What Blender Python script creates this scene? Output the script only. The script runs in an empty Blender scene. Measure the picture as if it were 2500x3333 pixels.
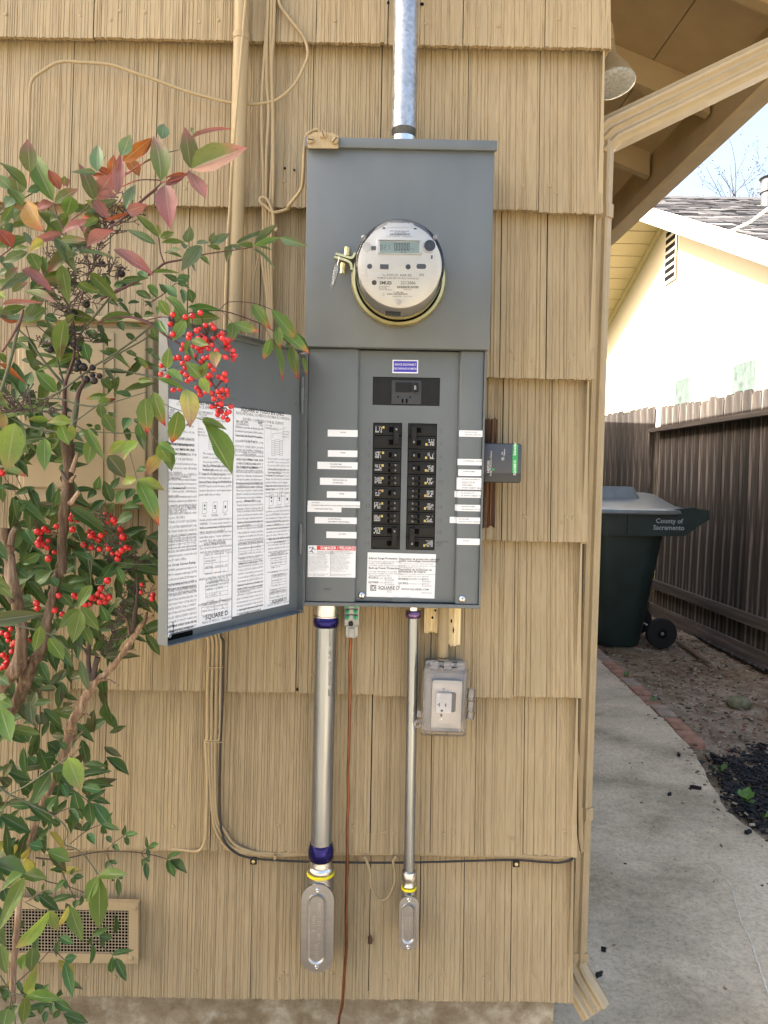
import bpy, bmesh, math, random
from mathutils import Vector, Matrix
R = math.radians
rnd = random.Random(7)
scn = bpy.context.scene
col = scn.collection

# ---------------------------------------------------------------- camera
CAM = Vector((0.0, -1.56, 1.38))
PITCH, YAW, ROLL = R(2.8), R(0.2), R(1.02)
FPX = 2411.0                                   # focal length in pixels of a 2500 px wide frame
fwd = Vector((math.sin(YAW) * math.cos(PITCH), math.cos(YAW) * math.cos(PITCH), -math.sin(PITCH)))
r0 = Vector((math.cos(YAW), -math.sin(YAW), 0.0))
u0 = r0.cross(fwd)
rgt = r0 * math.cos(ROLL) + u0 * math.sin(ROLL)
upv = u0 * math.cos(ROLL) - r0 * math.sin(ROLL)
cd = bpy.data.cameras.new('camera')
cd.sensor_fit = 'HORIZONTAL'; cd.sensor_width = 36.0; cd.lens = 36.0 * FPX / 2500.0
cd.clip_start = 0.01; cd.clip_end = 3000.0
cam = bpy.data.objects.new('camera', cd)
M = Matrix((rgt, upv, -fwd)).transposed().to_4x4(); M.translation = CAM
cam.matrix_world = M
col.objects.link(cam); scn.camera = cam

# ---------------------------------------------------------------- world, sun, exposure
SUN_EL = R(33.0)
SUN_DIR = Vector((-0.985, 0.175, 0.0)).normalized() * math.cos(SUN_EL) + Vector((0, 0, math.sin(SUN_EL)))   # towards the sun
w = bpy.data.worlds.new('World'); scn.world = w; w.use_nodes = True
nt = w.node_tree; nt.nodes.clear()
out = nt.nodes.new('ShaderNodeOutputWorld'); bg = nt.nodes.new('ShaderNodeBackground')
sky = nt.nodes.new('ShaderNodeTexSky'); sky.sky_type = 'NISHITA'; sky.sun_disc = False
sky.sun_elevation = SUN_EL; sky.sun_rotation = math.atan2(SUN_DIR.x, SUN_DIR.y)
sky.altitude = 20.0; sky.air_density = 1.0; sky.dust_density = 8.0; sky.ozone_density = 0.6
bg.inputs['Strength'].default_value = 0.12
nt.links.new(sky.outputs[0], bg.inputs[0]); nt.links.new(bg.outputs[0], out.inputs[0])
sd = bpy.data.lights.new('sun', 'SUN'); sd.energy = 4.8; sd.angle = R(0.55); sd.color = (1.0, 0.95, 0.87)
sun = bpy.data.objects.new('sun', sd); sun.location = SUN_DIR * 40
sun.rotation_euler = (-SUN_DIR).to_track_quat('-Z', 'Y').to_euler(); col.objects.link(sun)
scn.view_settings.view_transform = 'Standard'; scn.view_settings.look = 'None'
scn.view_settings.exposure = 2.56; scn.view_settings.gamma = 1.0; scn.view_settings.use_curve_mapping = False
scn.cycles.max_bounces = 8; scn.cycles.transparent_max_bounces = 16
scn.cycles.caustics_reflective = False; scn.cycles.caustics_refractive = False
scn.cycles.sample_clamp_indirect = 4.0
try: scn.cycles.use_denoising = True
except Exception: pass

# ---------------------------------------------------------------- measuring: a pixel of the survey photo -> a point on a real surface
def ray(px, py): return fwd + rgt * ((px - 1250.0) / FPX) + upv * ((1666.5 - py) / FPX)
def W(px, py, y=0.0): d = ray(px, py); return CAM + d * ((y - CAM.y) / d.y)
def G(px, py, z=0.0): d = ray(px, py); return CAM + d * ((z - CAM.z) / d.z)
def PX(px, py, x): d = ray(px, py); return CAM + d * ((x - CAM.x) / d.x)
def PP(px, py, p0, n): d = ray(px, py); return CAM + d * ((p0 - CAM).dot(n) / d.dot(n))
def ZM(x0, y0, s): return lambda x, y: (x0 + x / s, y0 + y / s)
zU = ZM(0, 0, 1659 / 2500.0)
zA = ZM(0, 380, 3.318); zB = ZM(400, 380, 2.765); zC = ZM(0, 850, 3.318); zD = ZM(450, 900, 2.860)
zE = ZM(0, 1300, 2.9625); zF = ZM(0, 1800, 2.9625); zG = ZM(0, 2300, 2.592); zH = ZM(0, 2780, 2.9625)
zPan = ZM(950, 1100, 2.37); zMet = ZM(1050, 650, 3.687); zUp = ZM(950, 400, 2.37); zDoor = ZM(480, 1020, 1.957)
zLow = ZM(940, 1940, 2.5136); zBot = ZM(900, 2600, 2.765); zCab = ZM(500, 2100, 2.0737); zTL = ZM(0, 0, 1.659)
zTM = ZM(900, 0, 1.508); zEav = ZM(1850, 0, 2.212); zBin = ZM(1850, 1200, 2.212); zRB = ZM(1650, 2100, 1.794)
zNb = ZM(1900, 600, 2.765); zR = ZM(1400, 1360, 3.569); zV = ZM(0, 2100, 1.794)
def S(z, x, y, Y): return W(*z(x, y), Y)

# ---------------------------------------------------------------- materials
def nodes(name):
    m = bpy.data.materials.new(name); m.use_nodes = True
    n = m.node_tree; p = n.nodes['Principled BSDF']
    return m, n, p
def new(n, t, **kw):
    a = n.nodes.new(t)
    for k, v in kw.items(): setattr(a, k, v)
    return a
def ramp(n, fac, stops):
    r = new(n, 'ShaderNodeValToRGB'); e = r.color_ramp.elements
    while len(e) < len(stops): e.new(0.5)
    for q, (p, c) in zip(e, stops): q.position = p; q.color = (*c, 1.0) if len(c) == 3 else c
    n.links.new(fac, r.inputs[0]); return r.outputs[0]
def noise(n, scale, detail=4.0, rough=0.55, co=None, stretch=None, coord='Object'):
    tc = new(n, 'ShaderNodeTexCoord'); v = tc.outputs[coord] if co is None else co
    if stretch is not None:
        mp = new(n, 'ShaderNodeMapping'); mp.inputs['Scale'].default_value = stretch
        n.links.new(v, mp.inputs[0]); v = mp.outputs[0]
    t = new(n, 'ShaderNodeTexNoise'); t.inputs['Scale'].default_value = scale
    t.inputs['Detail'].default_value = detail; t.inputs['Roughness'].default_value = rough
    n.links.new(v, t.inputs['Vector']); return t.outputs[0]
def mixc(n, fac, a, b, mode='MIX'):
    m = new(n, 'ShaderNodeMix', data_type='RGBA', blend_type=mode)
    for s, v in ((m.inputs[0], fac), (m.inputs[6], a), (m.inputs[7], b)):
        if hasattr(v, 'type'): n.links.new(v, s)
        elif isinstance(v, (tuple, list)): s.default_value = (*v, 1.0)
        else: s.default_value = v
    return m.outputs[2]
def bump(n, p, h, strength=0.3, dist=0.002):
    b = new(n, 'ShaderNodeBump'); b.inputs['Strength'].default_value = strength; b.inputs['Distance'].default_value = dist
    n.links.new(h, b.inputs['Height']); n.links.new(b.outputs[0], p.inputs['Normal'])
def plain(name, c, rough=0.5, metal=0.0, spec=0.5, var=0.12, scale=40.0, bmp=0.0, coat=0.0, stretch=None):
    m, n, p = nodes(name)
    f = noise(n, scale, 4.0, stretch=stretch)
    lo = tuple(x * (1 - var) for x in c); hi = tuple(min(1.0, x * (1 + var)) for x in c)
    n.links.new(ramp(n, f, [(0.3, lo), (0.7, hi)]), p.inputs['Base Color'])
    p.inputs['Roughness'].default_value = rough; p.inputs['Metallic'].default_value = metal
    p.inputs['Specular IOR Level'].default_value = spec; p.inputs['Coat Weight'].default_value = coat
    if bmp: bump(n, p, f, bmp, 0.002)
    return m
MT = {}
def tan_paint(name, a, b, dirt, groove=True):
    m, n, p = nodes(name)
    oi = new(n, 'ShaderNodeObjectInfo')
    f1 = noise(n, 1.0, 5.0, 0.6, stretch=(170, 170, 1.6))            # long vertical grain
    f2 = noise(n, 1.0, 3.0, 0.5, stretch=(9, 9, 5))                # broad weathering
    f3 = noise(n, 260.0, 2.0, 0.5)
    base = ramp(n, f1, [(0.33, dirt), (0.45, a), (0.66, b)])
    base = mixc(n, mathn(n, 'MULTIPLY', ramp(n, f2, [(0.38, (0, 0, 0)), (0.72, (1, 1, 1))]), 0.28), base, tuple(x * 0.66 for x in a))
    br = mathn(n, 'MULTIPLY_ADD', oi.outputs['Random'], 0.16, 0.92)
    hsv = new(n, 'ShaderNodeHueSaturation'); n.links.new(br, hsv.inputs['Value']); n.links.new(base, hsv.inputs['Color'])
    n.links.new(hsv.outputs[0], p.inputs['Base Color'])
    p.inputs['Roughness'].default_value = 0.55; p.inputs['Specular IOR Level'].default_value = 0.35
    h = mathn(n, 'MULTIPLY_ADD', f3, 0.15, f1)
    if groove: bump(n, p, h, 0.14, 0.0010)
    return m
def mathn(n, op, a, b, c=None):
    m = new(n, 'ShaderNodeMath', operation=op)
    for i, v in enumerate((a, b, c)):
        if v is None: continue
        if hasattr(v, 'type'): n.links.new(v, m.inputs[i])
        else: m.inputs[i].default_value = v
    return m.outputs[0]
TAN = (0.350, 0.268, 0.152)
MT['shingle'] = tan_paint('tan_shingle_paint', TAN, (0.388, 0.303, 0.180), (0.285, 0.212, 0.114))
MT['tan'] = tan_paint('tan_trim_paint', TAN, (0.385, 0.293, 0.162), (0.33, 0.245, 0.13), False)
MT['tan_smooth'] = plain('tan_smooth_paint', (0.385, 0.295, 0.168), 0.45, var=0.08, scale=12)
MT['eave'] = plain('eave_paint', (0.42, 0.315, 0.17), 0.6, var=0.1, scale=6, bmp=0.1)
MT['sheath'] = plain('sheathing', (0.06, 0.045, 0.03), 0.9)
MT['grey'] = plain('grey_enamel', (0.113, 0.127, 0.132), 0.38, var=0.09, scale=5, spec=0.5, stretch=(2.2, 2.2, .8))
MT['grey2'] = plain('grey_enamel_pan', (0.117, 0.132, 0.137), 0.42, var=0.10, scale=7, spec=0.5)
MT['black'] = plain('black_plastic', (0.007, 0.007, 0.007), 0.42, var=0.25, spec=.3, scale=60)
MT['black_matte'] = plain('black_matte', (0.004, 0.004, 0.004), 0.8, spec=.05)
MT['white'] = plain('white_paper', (0.80, 0.81, 0.82), 0.55, var=0.03)
MT['cream'] = plain('meter_white', (0.80, 0.79, 0.76), 0.45, var=0.03)
MT['ink'] = plain('black_ink', (0.02, 0.02, 0.025), 0.6)
MT['ink_grey'] = plain('grey_ink', (0.05, 0.05, 0.055), 0.6)
MT['ink_soft'] = plain('soft_ink', (0.14, 0.14, 0.15), 0.6)
MT['print'] = plain('white_print', (0.62, 0.62, 0.60), 0.6)
MT['yellow_ink'] = plain('yellow_ink', (0.55, 0.44, 0.10), 0.6)
MT['orange_ink'] = plain('orange_ink', (0.62, 0.36, 0.10), 0.6)
MT['blue'] = plain('blue_sticker', (0.045, 0.035, 0.42), 0.4, var=0.04)
MT['red'] = plain('red_sticker', (0.62, 0.035, 0.03), 0.45, var=0.04)
MT['green_led'] = plain('green_panel', (0.03, 0.33, 0.08), 0.4, var=0.04)
MT['lcd'] = plain('lcd_glass', (0.36, 0.46, 0.40), 0.15, var=0.06)
MT['slate'] = plain('slate_plastic', (0.045, 0.052, 0.068), 0.42, var=0.06)
MT['slate2'] = plain('dark_plastic', (0.030, 0.032, 0.036), 0.5, var=0.1)
MT['gold'] = plain('zinc_yellow', (0.58, 0.50, 0.25), 0.28, metal=0.9, var=0.15, scale=30)
MT['steel'] = plain('bright_steel', (0.62, 0.62, 0.62), 0.22, metal=1.0, var=0.1)
MT['alum'] = plain('brushed_aluminium', (0.42, 0.43, 0.44), 0.30, metal=0.95, var=0.08, scale=14, stretch=(1, 1, 6), bmp=0.05)
MT['zincblue'] = plain('blue_violet_zinc', (0.016, 0.014, 0.12), 0.16, metal=0.75, var=0.35, scale=30)
MT['yellow'] = plain('yellow_gasket', (0.80, 0.66, 0.01), 0.4, var=0.05)
MT['copper'] = plain('copper_wire', (0.20, 0.075, 0.035), 0.35, metal=0.7, var=0.25, scale=30)
MT['greenscrew'] = plain('green_screw', (0.05, 0.36, 0.20), 0.3, metal=0.6)
MT['castgrey'] = plain('cast_zinc', (0.30, 0.31, 0.31), 0.45, metal=0.7, var=0.15)
MT['cable_black'] = plain('black_cable', (0.012, 0.012, 0.014), 0.45)
MT['tube_clear'] = None
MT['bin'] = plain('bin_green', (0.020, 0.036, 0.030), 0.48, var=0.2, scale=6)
MT['bin_lid'] = plain('bin_lid_glare', (0.17, 0.18, 0.162), 0.3, var=0.15, scale=9, spec=0.8)  # lid is dark green; sky glare is put into this pale base
MT['rubber'] = plain('rubber', (0.010, 0.010, 0.010), 0.7)
MT['stucco'] = plain('neighbour_stucco', (0.33, 0.29, 0.225), 0.85, var=0.04, scale=60, bmp=0.2)
MT['soffit'] = plain('neighbour_soffit', (0.38, 0.31, 0.19), 0.7, var=0.05)
MT['whitewood'] = plain('white_rake_paint', (0.80, 0.78, 0.72), 0.6, var=0.03)
def galv(name, c1, c2, sc, rough):
    m, n, p = nodes(name)
    tc = new(n, 'ShaderNodeTexCoord'); v = new(n, 'ShaderNodeTexVoronoi'); v.inputs['Scale'].default_value = sc
    n.links.new(tc.outputs['Object'], v.inputs['Vector'])
    f = noise(n, sc * 0.6, 3.0, 0.6)
    s = new(n, 'ShaderNodeSeparateColor'); n.links.new(v.outputs['Color'], s.inputs[0])
    g = mathn(n, 'MULTIPLY_ADD', s.outputs[0], 0.45, mathn(n, 'MULTIPLY', f, 0.7))
    n.links.new(ramp(n, g, [(0.25, c1), (0.8, c2)]), p.inputs['Base Color'])
    n.links.new(mathn(n, 'MULTIPLY_ADD', s.outputs[1], 0.15, rough), p.inputs['Roughness'])
    p.inputs['Metallic'].default_value = 0.85
    return m
MT['galv'] = galv('galvanized_rigid', (0.30, 0.31, 0.32), (0.48, 0.49, 0.50), 150, 0.30)
MT['emt'] = plain('galvanized_tube', (0.295, 0.320, 0.338), 0.27, metal=0.9, var=0.10, scale=60, stretch=(1, 1, .12))
def wood(name, stops, stretch, rough=0.8, b=0.5):
    m, n, p = nodes(name)
    oi = new(n, 'ShaderNodeObjectInfo')
    f = noise(n, 1.0, 6.0, 0.65, stretch=stretch)
    c = ramp(n, f, stops)
    hsv = new(n, 'ShaderNodeHueSaturation'); n.links.new(c, hsv.inputs['Color'])
    n.links.new(mathn(n, 'MULTIPLY_ADD', oi.outputs['Random'], 1.1, 0.5), hsv.inputs['Value'])
    n.links.new(hsv.outputs[0], p.inputs['Base Color']); p.inputs['Roughness'].default_value = rough
    p.inputs['Specular IOR Level'].default_value = 0.25
    bump(n, p, f, b, 0.003); return m
MT['fence'] = wood('weathered_fence', [(0.3, (0.016, 0.011, 0.008)), (0.50, (0.050, 0.041, 0.034)), (0.72, (0.24, 0.208, 0.178))], (22, 22, 1.4))
MT['rail'] = wood('weathered_rail', [(0.3, (0.06, 0.048, 0.04)), (0.55, (0.125, 0.104, 0.088)), (0.75, (0.20, 0.17, 0.145))], (1.2, 1.2, 30))
MT['bark'] = wood('shrub_bark', [(0.28, (0.035, 0.022, 0.014)), (0.5, (0.15, 0.098, 0.062)), (0.72, (0.34, 0.26, 0.19))], (120, 120, 14), 0.9, 0.8)
MT['barewood'] = wood('bare_pale_wood', [(0.3, (0.42, 0.31, 0.15)), (0.6, (0.68, 0.56, 0.33))], (160, 160, 6))
MT['brownwood'] = wood('bare_brown_wood', [(0.34, (0.010, 0.006, 0.004)), (0.52, (0.060, 0.030, 0.016)), (0.74, (0.21, 0.12, 0.065))], (190, 190, 5))
MT['stemgreen'] = plain('green_stem', (0.075, 0.085, 0.045), 0.55, var=0.3)
MT['stempurple'] = plain('purple_stem', (0.085, 0.032, 0.030), 0.5, var=0.3)
MT['stemred'] = plain('red_stem', (0.30, 0.075, 0.06), 0.5, var=0.3)
MT['twig'] = plain('dead_twig', (0.060, 0.042, 0.036), 0.8, var=0.3)
MT['cut'] = plain('cut_end', (0.42, 0.33, 0.22), 0.8)
def clear(name, tint, alpha, rough, spec_tint=1.0):
    m, n, p = nodes(name)
    o = n.nodes['Material Output']
    tr = new(n, 'ShaderNodeBsdfTransparent'); tr.inputs[0].default_value = (*tint, 1)
    gl = new(n, 'ShaderNodeBsdfGlossy'); gl.inputs['Roughness'].default_value = rough
    p.inputs['Base Color'].default_value = (*[t * 0.8 for t in tint], 1); p.inputs['Roughness'].default_value = rough
    fr = new(n, 'ShaderNodeFresnel'); fr.inputs['IOR'].default_value = 1.46
    m1 = new(n, 'ShaderNodeMixShader'); m1.inputs[0].default_value = alpha
    n.links.new(tr.outputs[0], m1.inputs[1]); n.links.new(p.outputs[0], m1.inputs[2])
    m2 = new(n, 'ShaderNodeMixShader'); n.links.new(fr.outputs[0], m2.inputs[0])
    n.links.new(m1.outputs[0], m2.inputs[1]); n.links.new(gl.outputs[0], m2.inputs[2])
    n.links.new(m2.outputs[0], o.inputs[0]); return m
MT['glass'] = clear('clear_polycarbonate', (0.99, 0.99, 0.985), 0.012, 0.03)
MT['smoke'] = clear('smoky_polycarbonate', (0.92, 0.92, 0.94), 0.06, 0.06)
MT['tube_clear'] = clear('clear_tube', (0.92, 0.93, 0.95), 0.12, 0.05)

# ---------------------------------------------------------------- mesh builder
class MB:
    def __init__(s, xf=None): s.v = []; s.f = []; s.mi = []; s.m = 0; s.xf = xf
    def add(s, vs, fs):
        b = len(s.v)
        s.v += [tuple(s.xf @ Vector(q)) if s.xf else tuple(q) for q in vs]
        s.f += [tuple(b + i for i in f) for f in fs]; s.mi += [s.m] * len(fs)
        return s
    def box(s, a, b, bev=0.0):
        x0, y0, z0 = (min(a[i], b[i]) for i in range(3)); x1, y1, z1 = (max(a[i], b[i]) for i in range(3))
        if bev <= 0:
            return s.add([(x0,y0,z0),(x1,y0,z0),(x1,y1,z0),(x0,y1,z0),(x0,y0,z1),(x1,y0,z1),(x1,y1,z1),(x0,y1,z1)],
                         [(0,3,2,1),(4,5,6,7),(0,1,5,4),(1,2,6,5),(2,3,7,6),(3,0,4,7)])
        bm = bmesh.new(); bmesh.ops.create_cube(bm, size=1.0)
        for v in bm.verts: v.co = ((x0+x1)/2 + v.co.x*(x1-x0), (y0+y1)/2 + v.co.y*(y1-y0), (z0+z1)/2 + v.co.z*(z1-z0))
        bmesh.ops.bevel(bm, geom=bm.edges[:], offset=bev, segments=2, profile=0.5, affect='EDGES')
        bm.verts.index_update()
        s.add([v.co[:] for v in bm.verts], [[q.index for q in f.verts] for f in bm.faces]); bm.free(); return s
    def prism(s, poly, y0, y1):                       # polygon in (x,z), front at y0
        n = len(poly)
        a = sum(poly[i][0]*poly[(i+1) % n][1] - poly[(i+1) % n][0]*poly[i][1] for i in range(n))
        if a < 0: poly = poly[::-1]
        vs = [(x, y0, z) for x, z in poly] + [(x, y1, z) for x, z in poly]
        fs = [tuple(range(n)), tuple(range(2*n-1, n-1, -1))] + [(i, n+i, n+(i+1) % n, (i+1) % n) for i in range(n)]
        return s.add(vs, fs)
    def tube(s, pts, rad, seg=10, cap=True):
        pts = [Vector(p) for p in pts]; n = len(pts)
        if not isinstance(rad, (list, tuple)): rad = [rad] * n
        vs = []; nrm = None
        for i, p in enumerate(pts):
            t = (pts[min(i+1, n-1)] - pts[max(i-1, 0)])
            if t.length < 1e-9: t = Vector((0, 0, 1))
            t.normalize()
            if nrm is None: nrm = t.orthogonal().normalized()
            nrm = (nrm - t * nrm.dot(t))
            nrm = nrm.normalized() if nrm.length > 1e-6 else t.orthogonal().normalized()
            bn = t.cross(nrm)
            for k in range(seg):
                a = 2*math.pi*k/seg; vs.append(p + (nrm*math.cos(a) + bn*math.sin(a)) * rad[i])
        fs = []
        for i in range(n-1):
            for k in range(seg):
                a, b = i*seg+k, i*seg+(k+1) % seg
                fs.append((a, b, b+seg, a+seg))
        if cap: fs.append(tuple(range(seg-1, -1, -1))); fs.append(tuple(range((n-1)*seg, n*seg)))
        return s.add(vs, fs)
    def lathe(s, prof, c, axis=(0, -1, 0), seg=48, cap0=False, cap1=False):     # prof: (radius, height along axis)
        ax = Vector(axis).normalized(); c = Vector(c)
        e1 = ax.orthogonal().normalized(); e2 = ax.cross(e1); vs = []
        for r_, h in prof:
            for k in range(seg):
                a = 2*math.pi*k/seg; vs.append(c + ax*h + (e1*math.cos(a) + e2*math.sin(a))*r_)
        fs = [(i*seg+k, i*seg+(k+1) % seg, (i+1)*seg+(k+1) % seg, (i+1)*seg+k) for i in range(len(prof)-1) for k in range(seg)]
        if cap0: fs.append(tuple(range(seg-1, -1, -1)))
        if cap1: fs.append(tuple(range((len(prof)-1)*seg, len(prof)*seg)))
        return s.add(vs, fs)
    def sweep(s, prof, path, side):                   # closed profile (a,b): a along `side`, b along side x tangent
        path = [Vector(p) for p in path]; n = len(path); k = len(prof); vs = []
        for i, p in enumerate(path):
            t0 = (path[i]-path[i-1]).normalized() if i else (path[1]-path[0]).normalized()
            t1 = (path[i+1]-path[i]).normalized() if i < n-1 else t0
            t = (t0+t1).normalized(); sc = 1.0/max(0.5, t.dot(t0))
            sd_ = Vector(side); sd_ = (sd_ - t*sd_.dot(t)).normalized(); ot = t.cross(sd_)
            for a, b in prof: vs.append(p + sd_*a + ot*b*sc)
        fs = [(i*k+j, i*k+(j+1) % k, (i+1)*k+(j+1) % k, (i+1)*k+j) for i in range(n-1) for j in range(k)]
        fs += [tuple(range(k-1, -1, -1)), tuple(range((n-1)*k, n*k))]
        return s.add(vs, fs)
    def quad(s, a, b, c, d): return s.add([a, b, c, d], [(0, 1, 2, 3)])
    def text(s, body, size, pos, align='CENTER', bold=0.0, rot=0.0, narrow=1.0, gap=1.0, res=2, ex=(1,0,0), ez=(0,0,1)):
        vs, fs = text2d(body, align, bold, gap, res)
        ex, ez, pos = Vector(ex), Vector(ez), Vector(pos); c, sn = math.cos(rot), math.sin(rot)
        o = []
        for x, y in vs:
            x, y = x*size*narrow, y*size
            x, y = x*c - y*sn, x*sn + y*c
            o.append(pos + ex*x + ez*y)
        return s.add(o, fs)
    def mesh(s, name, mats, smooth=None, center=None):
        me = bpy.data.meshes.new(name)
        c = center
        if c is None:
            lo = [min(v[i] for v in s.v) for i in range(3)]; hi = [max(v[i] for v in s.v) for i in range(3)]
            c = Vector([(lo[i]+hi[i])/2 for i in range(3)])
        me.from_pydata([(v[0]-c[0], v[1]-c[1], v[2]-c[2]) for v in s.v], [], s.f)
        for m in (mats if isinstance(mats, (list, tuple)) else [mats]): me.materials.append(m)
        if any(s.mi): me.polygons.foreach_set('material_index', s.mi)
        if smooth is not None:
            me.shade_smooth(); me.set_sharp_from_angle(angle=R(smooth))
        me.update(); return me, Vector(c)
    def build(s, name, mat, parent=None, smooth=None, **props):
        me, c = s.mesh(name, mat, smooth)
        return place(name, me, c, parent, **props)
WL = {}
def place(name, me, c, parent=None, **props):
    o = bpy.data.objects.new(name, me); col.objects.link(o); WL[o.name] = Vector(c)
    if parent is not None: o.parent = parent; o.location = Vector(c) - WL[parent.name]
    else: o.location = c
    for k, v in props.items(): o[k] = v
    return o
def thing(name, loc, label, cat, group=None):
    o = bpy.data.objects.new(name, None); col.objects.link(o); o.location = loc; WL[o.name] = Vector(loc)
    o.empty_display_size = 0.05; o['label'] = label; o['category'] = cat
    if group: o['group'] = group
    return o
_tc = {}
def text2d(body, align, bold, gap, res):
    key = (body, align, bold, gap, res)
    if key not in _tc:
        cu = bpy.data.curves.new('t', 'FONT'); cu.body = body; cu.size = 1.0; cu.align_x = align; cu.align_y = 'CENTER'
        cu.dimensions = '2D'; cu.fill_mode = 'FRONT'; cu.resolution_u = res; cu.offset = bold; cu.space_line = gap
        ob = bpy.data.objects.new('t', cu)
        me = ob.to_mesh()
        _tc[key] = ([(v.co.x, v.co.y) for v in me.vertices], [tuple(p.vertices) for p in me.polygons])
        ob.to_mesh_clear(); bpy.data.objects.remove(ob); bpy.data.curves.remove(cu)
    return _tc[key]
def smooth_path(pts, k=6):
    pts = [Vector(p) for p in pts]
    if len(pts) < 3: return pts
    o = []
    for i in range(len(pts)-1):
        p0, p1, p2, p3 = pts[max(i-1, 0)], pts[i], pts[i+1], pts[min(i+2, len(pts)-1)]
        for j in range(k):
            t = j/k
            o.append(0.5*((2*p1) + (p2-p0)*t + (2*p0-5*p1+4*p2-p3)*t*t + (3*p1-p0-3*p2+p3)*t**3))
    o.append(pts[-1]); return o
def smooth_vals(v, k=6):
    return [v[i] + (v[i+1]-v[i])*j/k for i in range(len(v)-1) for j in range(k)] + [v[-1]]
def rrect(x0, z0, x1, z1, r, k=5):
    o = []
    for cx, cz, a0 in ((x1-r, z1-r, 0), (x0+r, z1-r, 90), (x0+r, z0+r, 180), (x1-r, z0+r, 270)):
        for j in range(k+1): a = R(a0 + 90*j/k); o.append((cx + r*math.cos(a), cz + r*math.sin(a)))
    return o
# ================================================================ ground
def ground_mat(name, stops, scale, extra=None, b=0.5, rough=0.9, b2=0.0):
    m, n, p = nodes(name)
    f = noise(n, scale, 8.0, 0.65); c = ramp(n, f, stops)
    if extra:
        g = noise(n, extra[0], 3.0, 0.6); c = mixc(n, ramp(n, g, [(0.45, (0, 0, 0)), (0.62, (1, 1, 1))]), c, extra[1], 'MULTIPLY')
    n.links.new(c, p.inputs['Base Color']); p.inputs['Roughness'].default_value = rough
    p.inputs['Specular IOR Level'].default_value = 0.3
    fine = noise(n, scale * 14, 4.0, 0.7)
    bump(n, p, mathn(n, 'ADD', f, mathn(n, 'MULTIPLY', fine, 0.6)), b, 0.01)
    return m
MT['dirt'] = ground_mat('bare_dirt', [(0.28, (0.13, 0.094, 0.060)), (0.5, (0.28, 0.212, 0.142)), (0.72, (0.46, 0.372, 0.268))], 7.0, (1.6, (0.66, 0.60, 0.52)))
MT['lawn'] = ground_mat('dry_lawn', [(0.3, (0.10, 0.105, 0.045)), (0.7, (0.20, 0.185, 0.095))], 2.0)
def concrete(name):
    m, n, p = nodes(name)
    a = noise(n, 3.2, 8.0, 0.72); b_ = noise(n, 75.0, 8.0, 0.85); c_ = noise(n, 1.5, 6.0, 0.68, stretch=(1.0, 1.5, 1))
    base = ramp(n, a, [(0.30, (0.48, 0.375, 0.24)), (0.48, (0.74, 0.595, 0.40)), (0.66, (0.84, 0.69, 0.48))])
    sp = ramp(n, b_, [(0.38, (0.48, 0.47, 0.45)), (0.50, (0.88, 0.88, 0.87)), (0.60, (1.0, 1.0, 1.0))])
    col_ = mixc(n, 0.75, base, sp, 'MULTIPLY')
    st = ramp(n, c_, [(0.46, (1, 1, 1)), (0.66, (0.55, 0.54, 0.52))])
    col_ = mixc(n, 0.8, col_, st, 'MULTIPLY')
    n.links.new(col_, p.inputs['Base Color']); p.inputs['Roughness'].default_value = 0.9
    bump(n, p, mathn(n, 'ADD', b_, mathn(n, 'MULTIPLY', a, 2.0)), 0.35, 0.004)
    return m
MT['concrete'] = concrete('broom_concrete')
MT['foundation'] = ground_mat('painted_foundation', [(0.30, (0.22, 0.165, 0.10)), (0.5, (0.37, 0.295, 0.195)), (0.66, (0.58, 0.51, 0.38))], 16.0, (9.0, (0.72, 0.70, 0.64)), 0.8)
MB().quad((-400, -400, -0.03), (400, -400, -0.03), (400, 400, -0.03), (-400, 400, -0.03)).build('ground', MT['lawn'], kind='structure')
MT['bounce'] = ground_mat('bounce_slab_tan', [(0.3, (0.25, 0.215, 0.16)), (0.7, (0.32, 0.275, 0.21))], 1.5)
MB().box((-14, -16, -0.06), (14, -0.75, -0.018)).build('bounce_slab', MT['bounce'], kind='structure')  # unseen pale slab, added to bounce warm sunlight on to the wall
# yard soil: gently uneven sheet to the right of the path and round the house
def soil(name, x0, x1, y0, y1, nx, ny, mat, amp, z0):
    mb = MB(); r = random.Random(3); vs = []; fs = []
    for j in range(ny+1):
        for i in range(nx+1):
            x = x0+(x1-x0)*i/nx; y = y0+(y1-y0)*j/ny
            z = z0 + amp*(math.sin(x*5.1+y*2.3)+math.sin(y*4.7-x*3.1)+r.uniform(-.6, .6))*0.4
            vs.append((x, y, z))
    for j in range(ny):
        for i in range(nx): a = j*(nx+1)+i; fs.append((a, a+1, a+nx+2, a+nx+1))
    return mb.add(vs, fs).build(name, mat, smooth=180, kind='structure')
soil('soil', 1.35, 3.3, -1.5, 9.5, 50, 200, MT['dirt'], 0.010, 0.004)
soil('soil_bed', -3.2, 0.52, -0.74, 0.35, 60, 20, MT['dirt'], 0.012, 0.02)
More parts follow.
